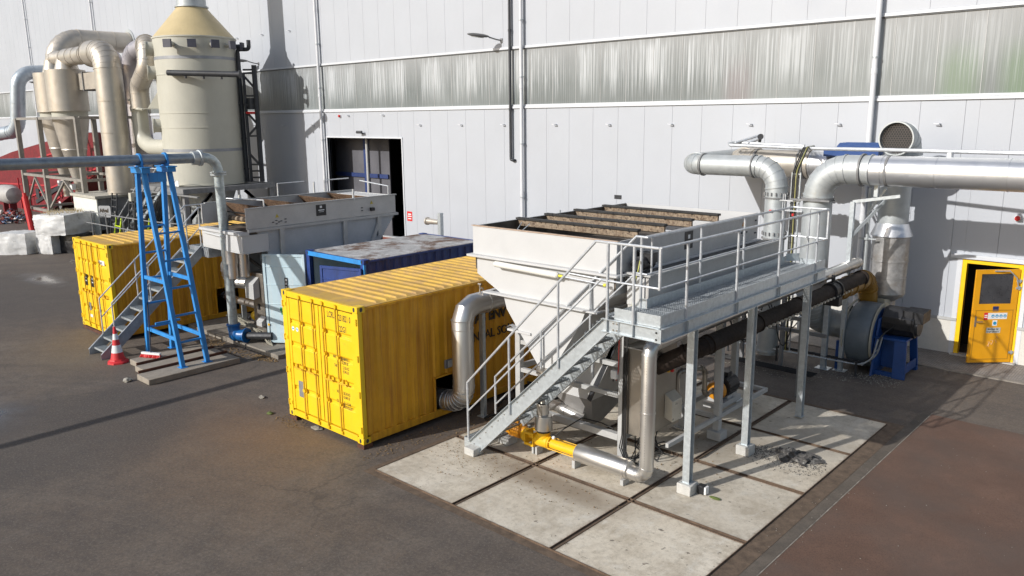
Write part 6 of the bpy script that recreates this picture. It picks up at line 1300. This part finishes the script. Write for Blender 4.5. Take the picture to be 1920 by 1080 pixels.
# red sorting machine behind
rm = thing('sorting_machine', 'dark red inclined sorting machine behind the cyclone frame', 'machine', (-46, 10, 0))
mb = MB(); mb.prism([(-64, 9.8, 0), (-64, 9.8, 2.2), (-52.5, 9.8, 3.9), (-40.0, 9.8, 5.3), (-36.6, 9.8, 5.3), (-36.6, 9.8, 3.2), (-41.5, 9.8, 1.7), (-46.8, 9.8, .0)], (0, 2.4, 0)); obj('machine_hull', mb, RED, rm)
mb = MB()
for a, b in (((-54, 2.8), (-38.5, 4.7)), ((-50, .9), (-37.5, 3.3)), ((-47.6, .3), (-38, 2.9)), ((-56, 1.6), (-46, 1.9))): mb.bar((a[0], 9.76, a[1]), (b[0], 9.76, b[1]), .05, .10)
for x in (-49, -50.2, -51): mb.bar((x, 9.6, .1), (x-.2, 9.6, 2.2), .08)
obj('machine_rail', mb, mat('rail red', (.45, .03, .04), .5), rm)
mb = MB(); mb.bar((-48.5, 9.75, .7), (-40, 9.75, 2.9), .06, .25); mb.box(-48.2, -47.6, 9.7, 9.79, 1.0, 1.6); obj('machine_belt', mb, DARKM, rm)
obj('machine_badge', MB().lathe((-44.2, 9.79, .75), (0, -1, 0), [(0, .26), (.01, .26)], 20), WHITE, rm)
mb = MB(); mb.box(-52.0, -49.6, 13.2, 13.35, 3.3, 5.2); hw = thing('wall_hatch', 'small wall hatch hung with wooden slats above the red machine', 'hatch', (-50.5, YW, 4)); obj('hatch_frame', MB().box(-52.2, -49.4, YW-.06, YW-.001, 5.1, 5.25).box(-52.2, -52.0, YW-.06, YW-.001, 3.2, 5.099), TRIM, hw); obj('hatch_dark', MB().box(-51.99, -49.5, YW-.03, YW-.001, 3.2, 5.099), DARKI, hw)
mb = MB()
for i in range(11): mb.box(-51.9+i*.22, -51.78+i*.22, YW-.09, YW-.04, 3.3+.1*(i % 3), 5.05)
obj('hatch_slat', mb, WOOD, hw)
tk = thing('white_bin', 'rounded pale bin in front of the red machine at the left edge', 'bin', (-44.5, 5.6, 0)); mb = MB(); mb.lathe((-47.2, 7.4, 1.55), (1, .0, 0), [(0, .02), (.1, .35), (.6, .55), (2.0, .6), (2.6, .45), (2.8, .02)], 18); obj('bin_shell', mb, mat('greyish plastic bin', (.42, .40, .38), .6), tk); obj('bin_stand', MB().box(-46.4, -46.2, 7.2, 7.6, 0, 1.1).box(-45.2, -45.0, 7.2, 7.6, 0, 1.1), RED, tk)
hv = thing('rubbish_heap', 'heap of colourful rubbish at the foot of the red machine', 'rubbish', (-46, 6.5, 0)); hv['kind'] = 'stuff'
for nm, cc, sd in (('pale_scrap', (.55, .52, .5), 1), ('dark_scrap', (.08, .07, .07), 2), ('red_scrap', (.4, .12, .1), 3), ('blue_scrap', (.15, .25, .4), 4)):
    mb = MB(); rnd = random.Random(sd)
    for k in range(90):
        a = rnd.random()*6.28; q = rnd.random()**.6*2.4; x = -44.9+q*math.cos(a); y = 7.1+q*.6*math.sin(a); z = max(.02, (1-q/2.4)*.8*rnd.random()+.05); s_ = rnd.uniform(.05, .2)
        P3 = [Vector((x+rnd.uniform(-s_, s_), y+rnd.uniform(-s_, s_), z+rnd.uniform(-s_, s_)*.7)) for _ in range(5)]; mb.add(P3, [(0, 1, 2), (0, 2, 3), (0, 3, 4), (1, 2, 4), (0, 1, 4)])
    obj(nm, mb, mat('scrap '+nm, cc, .7, var=.3), hv)
# bales
def bale(x, y, z, lx, ly, lz, rz, m, seed, label, sag=.05):
    bm = bmesh.new(); bmesh.ops.create_cube(bm, size=1); bmesh.ops.subdivide_edges(bm, edges=bm.edges, cuts=15, use_grid_fill=True)
    from mathutils import noise as mn
    for v_ in bm.verts:
        c = v_.co; p = Vector((c.x*2, c.y*2, c.z*2)); r = max(abs(p.x), abs(p.y), abs(p.z)); q = p.normalized()*r; p = p.lerp(q, .22)
        nz = mn.fractal(Vector((c.x*3+seed, c.y*3, c.z*3)), 1, 2, 4)*.10; fl = .04*math.sin(c.z*26+seed)*(abs(c.z) < .45)
        nz += .03*mn.noise(Vector((c.x*14+seed, c.y*14, c.z*30)))*2+.05*mn.noise(Vector((c.x*5, c.y*6+seed, c.z*5))); p *= (1+nz*.5); v_.co = Vector((p.x*lx/2+fl*.0, p.y*ly/2, p.z*lz/2))
    me = bpy.data.meshes.new('wrapped_bale'); bm.to_mesh(me); bm.free(); me.materials.append(m)
    for p_ in me.polygons: p_.use_smooth = True
    me.set_sharp_from_angle(angle=R(35))
    o = bpy.data.objects.new('wrapped_bale', me); COL.objects.link(o); o.location = (x, y, z+lz/2*.93); o.rotation_euler = (0, 0, rz); ORG[o] = o.location.copy()
    return tag(o, label, 'bale', 'wrapped bales')
bale(-30.3, 3.35, 0, 1.5, 1.3, 1.05, R(40), WRAP, 1.0, 'long white wrapped bale lying alone at the left edge')
bale(-30.9, 2.5, 0, 1.3, 1.2, 1.03, R(35), WRAP, 7.0, 'white wrapped bale end cut off by the left frame edge') if 0 else None
bale(-29.2, 4.5, 0, .95, 1.3, .95, R(25), WRAP, 3.0, 'white wrapped bale at the left foot of the bale stack'); bale(-28.55, 5.25, 0, 1.15, 1.2, .93, R(25), WRAPB, 4.2, 'black wrapped bale at the right foot of the bale stack')
bale(-29.0, 4.95, .88, 1.75, 2.0, 1.0, R(30), WRAP, 5.5, 'big white wrapped bale with withered weeds on top of the stack')
wd = MB(); rnd = random.Random(8)
for k in range(220):
    x = -29.1+rnd.uniform(-.7, .7); y = 4.95+rnd.uniform(-.8, .8); h = rnd.uniform(.05, .22); a = rnd.uniform(-.1, .1); z = 1.80; wd.add([(x, y, z), (x+.03, y+.02, z), (x+a, y+a, z+h)], [(0, 1, 2)])
o = obj('withered_weeds', wd, mat('withered weed', (.28, .22, .12), .9, var=.4, vs=9), loc=(-29.1, 4.95, 1.85)); o['kind'] = 'stuff'; tag(o, 'withered grey weeds growing on top of the bale stack', 'weeds')
# shed, ladders, sign, walkways near the tower
sh = thing('sheet_shed', 'off white sheet metal shed with an open dark side under the tower', 'shed', (-29.5, 8, 0))
obj('shed_front', MB().box(-31.2, -28.3, 6.2, 6.26, 0, 2.40), SHED, sh); obj('shed_roof', MB().box(-31.3, -28.15, 6.1, 11.2, 2.401, 2.52), mat('dusty shed roof', (.42, .40, .34), .8, var=.15), sh)
obj('shed_back', MB().box(-31.2, -28.35, 11.0, 11.06, 0, 2.40).box(-31.2, -31.14, 6.261, 10.99, 0, 2.4), SHED, sh); obj('shed_side', MB().box(-28.42, -28.36, 6.3, 11, .9, 2.4), GREYM, sh)
sp_m = MB(); rnd = random.Random(10)
for k in range(26):
    y = rnd.uniform(6.5, 11); sp_m.box(-28.3, -28.3+rnd.uniform(.1, .6), y, y+rnd.uniform(.1, .5), rnd.uniform(.0, .9), rnd.uniform(.95, 1.9)) if k % 3 == 0 else sp_m.bar((-28.2, y, rnd.uniform(.3, 1)), (-27.6, y+rnd.uniform(-.7, .9), rnd.uniform(1, 2.2)), .05)
t = thing('tool_rack', 'jumble of dull steel parts stacked against the open side of the shed', 'rack', (-28, 8.5, 0)); obj('rack_parts', sp_m, mat('dull mixed steel', (.16, .16, .155), .6, var=.5, vs=2), t)
def stepladder(x, y, h, label, m, tops=True):
    t = thing('step_ladder', label, 'ladder', (x, y, 0), 'ladders by the shed'); mb = MB()
    for dx in (0, .62): mb.bar((x+dx, y, 0), (x+dx*.85+.05, y+.35, h), .05)
    obj('ladder_rail', mb, m, t); mb = MB(); n = int(h/.3)
    for k in range(1, n): q = k/n; mb.bar((x+.05*q, y+.35*q, h*q), (x+.62-.04*q, y+.35*q, h*q), .04)
    obj('ladder_rung', mb, m, t)
stepladder(-26.8, 6.0, 2.75, 'tall dark ladder just right of the Afval sign', DARKM); stepladder(-24.9, 6.0, 2.7, 'dark ladder left of the blue trestle with a thick post beside it', DARKM)
stepladder(-25.6, 5.6, 1.75, 'lime green step ladder between the two dark ladders', LIME); stepladder(-23.6, 6.2, 1.8, 'lime green step ladder just left of the blue trestle legs', LIME)
t = thing('storage_post', 'thick cream topped post among the ladders', 'post', (-24.7, 6.4, 0)); obj('post_stem', MB().cyl((-24.7, 6.4, 0), (-24.7, 6.4, 2.5), .07, n=10), DARKM, t); obj('post_cap', MB().box(-24.82, -24.58, 6.28, 6.52, 2.5, 2.86), CREAM, t)
sg = thing('waste_sign', 'grey rounded sign reading Afval on a thin post', 'sign', (-26.3, 5.8, 0)); obj('sign_post', MB().cyl((-26.32, 5.85, 0), (-26.32, 5.85, 1.9), .03, n=8), DARKM, sg)
mb = MB(); sdv = Vector((.86, .51, 0)); sc = Vector((-26.3, 5.78, 1.98)); w2, h2_ = .30, .26; rr = .07; pts = []
for cx_, cz_, a0 in ((w2-rr, h2_-rr, 0), (-w2+rr, h2_-rr, 90), (-w2+rr, -h2_+rr, 180), (w2-rr, -h2_+rr, 270)):
    for k in range(4): a = R(a0+k*30); pts.append(sc+sdv*(cx_+rr*math.cos(a))+Z*(cz_+rr*math.sin(a)))
obj('sign_board', MB().prism(pts, (.51*.02, -.86*.02, 0)), mat('sign grey', (.34, .35, .36), .5), sg); text('Afval', .23, sc+sdv*-.26+Z*-.03+Vector((.013, -.022, 0)), sdv, Z, INK, sg, 'sign_lettering', .001, bold=.012); text('containers', .07, sc+sdv*-.19+Z*-.13+Vector((.013, -.022, 0)), sdv, Z, INK, sg, 'sign_lettering', .0008)
# steel stair to the tower, with rails
t = thing('access_stair', 'distant steel stair rising to the tower platform behind the ladders', 'stair', (-25, 7, 0), 'steel stairs with handrails'); mb = MB()
for y in (6.75, 7.15): mb.bar((-27.8, y, .2), (-23.6, y, 2.9), .04, .12)
obj('stringer', mb, GALV, t); mb = MB()
for k in range(12): q = k/12; mb.box(-27.7+4.2*q, -27.45+4.2*q, 6.77, 7.13, .25+2.7*q, .28+2.7*q)
obj('tread', mb, GALV, t); mb = MB()
for y in (6.75, 7.15): mb.tube([(-27.9, y, .2), (-27.9, y, 1.2), (-23.7, y, 3.95), (-22.5, y, 3.95)], .03, 8)
obj('handrail', mb, GALVR, t)
t = thing('guard_rail', 'grey pipe guard rail between the farther container roof and the tower', 'railing', (-19, 7, 0)); mb = MB()
for z in (1.5, 2.0): mb.tube([(-27, 5.2, z), (-21, 5.4, z), (-15.5, 6.4, z)], .025, 6)
for k in range(8): q = k/7; mb.cyl((-26.5+11*q, 5.25+1.1*q*q, 0), (-26.5+11*q, 5.25+1.1*q*q, 2.05), .025, n=6)
obj('rail_tube', mb, GREYM, t)
t = thing('valve_group', 'cluster of grey pipes with a red valve behind the farther container', 'pipe', (-16, 6.5, 0)); mb = MB(); rnd = random.Random(21)
for k in range(9): x = -17.8+k*.42; mb.cyl((x, 7+.1*(k % 3), 0), (x, 7+.1*(k % 3), rnd.uniform(1.9, 3.2)), rnd.choice((.04, .06, .09)), n=8)
mb.tube([(-18, 7, 1.8), (-14.5, 6.9, 1.8)], .06, 8); mb.tube([(-18, 7, 2.6), (-14.5, 6.9, 2.6)], .05, 8); obj('pipe_group', mb, GALVD, t); obj('red_motor', MB().box(-15.9, -15.5, 6.4, 6.75, 2.0, 2.3), REDB, t); obj('black_motor', MB().cyl((-14.6, 6.3, 2.5), (-14.1, 6.3, 2.5), .2, n=12), BLACKP, t)
t = thing('rusty_skip', 'rust red skip in the dark gap beside the open doorway', 'skip', (-12, 9, 0)); mb = MB(); mb.prism([(-12.6, 9.0, 0), (-10.6, 9.0, 0), (-10.3, 9.0, 1.6), (-12.9, 9.0, 1.6)], (0, 1.4, 0)); obj('skip_body', mb, mat('rust red skip paint', (.25, .06, .03), .7, var=.3), t); obj('skip_rim', MB().box(-12.95, -10.25, 8.95, 9.0, 1.5, 1.62), RUSTB, t)
t = thing('scrap_tub', 'pale concrete tub with weeds under the twin cyclones', 'tub', (-33, 6.5, 0)); obj('tub_body', MB().box(-34.2, -30.8, 5.6, 6.3, 0, 1.1), PLINTH, t); obj('tub_rim', MB().box(-34.3, -30.7, 5.55, 6.35, 1.101, 1.22), OLDC, t)
t = thing('red_post', 'bright red leaning bollard beside the cyclone frame leg', 'bollard', (-38.3, 6.4, 0)); obj('post_body', MB().cyl((-38.0, 6.2, 0), (-38.5, 6.2, 1.9), .16, n=10), REDB, t); obj('post_cap', MB().cyl((-38.5, 6.2, 1.9), (-38.55, 6.2, 2.1), .1, n=10), REDB, t)
# ---------------------------------------------------------------- litter, leaves, debris on the ground (uncountable)
def scatter(name, n, area, m, label, cat, smin=.01, smax=.05, seed=0, z=.03, hmax=.02, dens=None):
    rnd = random.Random(seed); mb = MB()
    for k in range(n):
        cxs = rnd.choice(area); a = rnd.random()*6.28; q = rnd.random()**.5; x = cxs[0]+q*cxs[2]*math.cos(a); y = cxs[1]+q*cxs[3]*math.sin(a); s_ = rnd.uniform(smin, smax)
        zz = (cxs[4] if len(cxs) > 4 else z); k0 = rnd.random()*6.28; m_ = rnd.choice((4, 5, 6)); ring = [Vector((x+s_*rnd.uniform(.5, 1)*math.cos(k0+i*6.28/m_), y+s_*rnd.uniform(.5, 1)*math.sin(k0+i*6.28/m_), zz+rnd.random()*hmax*.4)) for i in range(m_)]
        top = Vector((x+rnd.uniform(-s_, s_)*.3, y+rnd.uniform(-s_, s_)*.3, zz+rnd.random()*hmax+.004)); mb.add(ring+[top], [(i, (i+1) % m_, m_) for i in range(m_)])
    o = obj(name, mb, m, loc=(area[0][0], area[0][1], 0), smooth=10); o['kind'] = 'stuff'; return tag(o, label, cat)
scatter('slab_debris', 700, [(1.7, .9, .8, .7), (1.2, 2.2, .6, 1.3), (3.2, 1.0, 1.8, .5), (2.2, 2.3, 1.4, .8), (4.4, 3.5, 1.2, 1.6)], LEAF, 'dry dirt crumbs lying on the slabs round the pump and stair foot', 'debris', .004, .018, 1, .027)
scatter('wall_debris', 500, [(.35, .9, .25, 1.2, .006), (.5, 3.2, .35, 2.2, .006), (-2.2, -.1, .5, .25, .006)], LEAF, 'crumbs and grit along the foot of the nearest yellow container', 'debris', .006, .022, 2)
scatter('ash_grit', 1500, [(6.15, 4.75, .45, .35, .027), (5.9, 4.5, .8, .5, .027), (5.5, 4.6, .5, .3, .027)], COPPER, 'dark sooty grit spilled round the ash heap on the slabs', 'grit', .003, .014, 3)
scatter('leaf_litter', 420, [(-7.3, 1.7, .9, .25, .004), (-6.5, 1.85, .5, .15, .004), (-9.2, 1.7, .7, .3, .004), (-8.4, 1.5, .4, .2, .15)], LEAF, 'brown leaf litter between the concrete strips and the pads', 'litter', .015, .05, 4)
scatter('yard_grit', 300, [(-2.0, -2.5, 6, 3, .003), (3, -2.2, 5, 1.6, .003), (7.1, 2.5, .25, 6, .009), (-14, -2, 5, 3, .003), (9, 4, 1.6, 4, .008)], LITTER, 'tiny pale stones scattered over the asphalt yard', 'grit', .004, .011, 5, hmax=.006)
scatter('far_litter', 260, [(-23.5, 4.2, 2.8, .5, .003), (-18.5, 3.5, 1.8, .5, .003), (-30, 5.6, 2.2, .6, .003)], LITTER, 'scraps of litter in front of the bale stack', 'litter', .03, .10, 6)
scatter('under_debris', 700, [(3.2, 9.3, 1.6, .6, .003), (5.0, 9.9, 1.2, .4, .003), (5.6, 10.2, .6, .3, .003)], LITTER, 'grey scraps and dust under the cable ladder by the fan', 'debris', .006, .022, 7)
mb = MB(); rnd = random.Random(15)
bm = bmesh.new(); bmesh.ops.create_icosphere(bm, subdivisions=4, radius=1)
from mathutils import noise as mn
for v_ in bm.verts: c = v_.co; k_ = 1+.5*mn.fractal(c*2.2, 1, 2, 5); v_.co = Vector((c.x*.36*k_, c.y*.26*k_, max(-.01, c.z*.09*k_+.035*mn.noise(c*9))))
me = bpy.data.meshes.new('ash_heap'); bm.to_mesh(me); bm.free(); me.materials.append(COPPER); o = bpy.data.objects.new('ash_heap', me); COL.objects.link(o); o.location = (6.08, 4.78, .02); tag(o, 'small dark heap of ash between the walkway columns and the slab edge', 'heap')
def chunk(name, x, y, s_, m, label, cat, sc=(1, .7, .35), z=0):
    bm = bmesh.new(); bmesh.ops.create_icosphere(bm, subdivisions=2, radius=s_)
    for v_ in bm.verts: c = v_.co; k_ = 1+.5*mn.noise(c*9/s_*.25+Vector((x, y, 0))); v_.co = Vector((c.x*sc[0]*k_, c.y*sc[1]*k_, c.z*sc[2]*k_))
    me = bpy.data.meshes.new(name); bm.to_mesh(me); bm.free(); me.materials.append(m); o = bpy.data.objects.new(name, me); COL.objects.link(o); o.location = (x, y, z+s_*sc[2]*.7); return tag(o, label, cat)
chunk('crumpled_wrapper', -3.95, .25, .09, LITTER, 'crumpled pale wrapper left of the nearest yellow container', 'litter')
chunk('weed_tuft', -2.95, -.15, .08, WEED, 'small green tuft on the asphalt left of the nearest container', 'weed')
chunk('torn_sheet', -1.55, .02, .12, LITTER, 'torn pale scrap poking out under the nearest yellow container', 'litter', (1.3, .7, .2))
chunk('crushed_cup', -7.35, -1.22, .09, LITTER, 'crushed pale scrap by the front corner of the concrete strips', 'litter', (1, 1, .6))
chunk('leaf_tuft', 5.75, 2.45, .08, WEED, 'green scrap on the slab beside the nearest column block', 'weed', (1.2, .5, .25), .02)
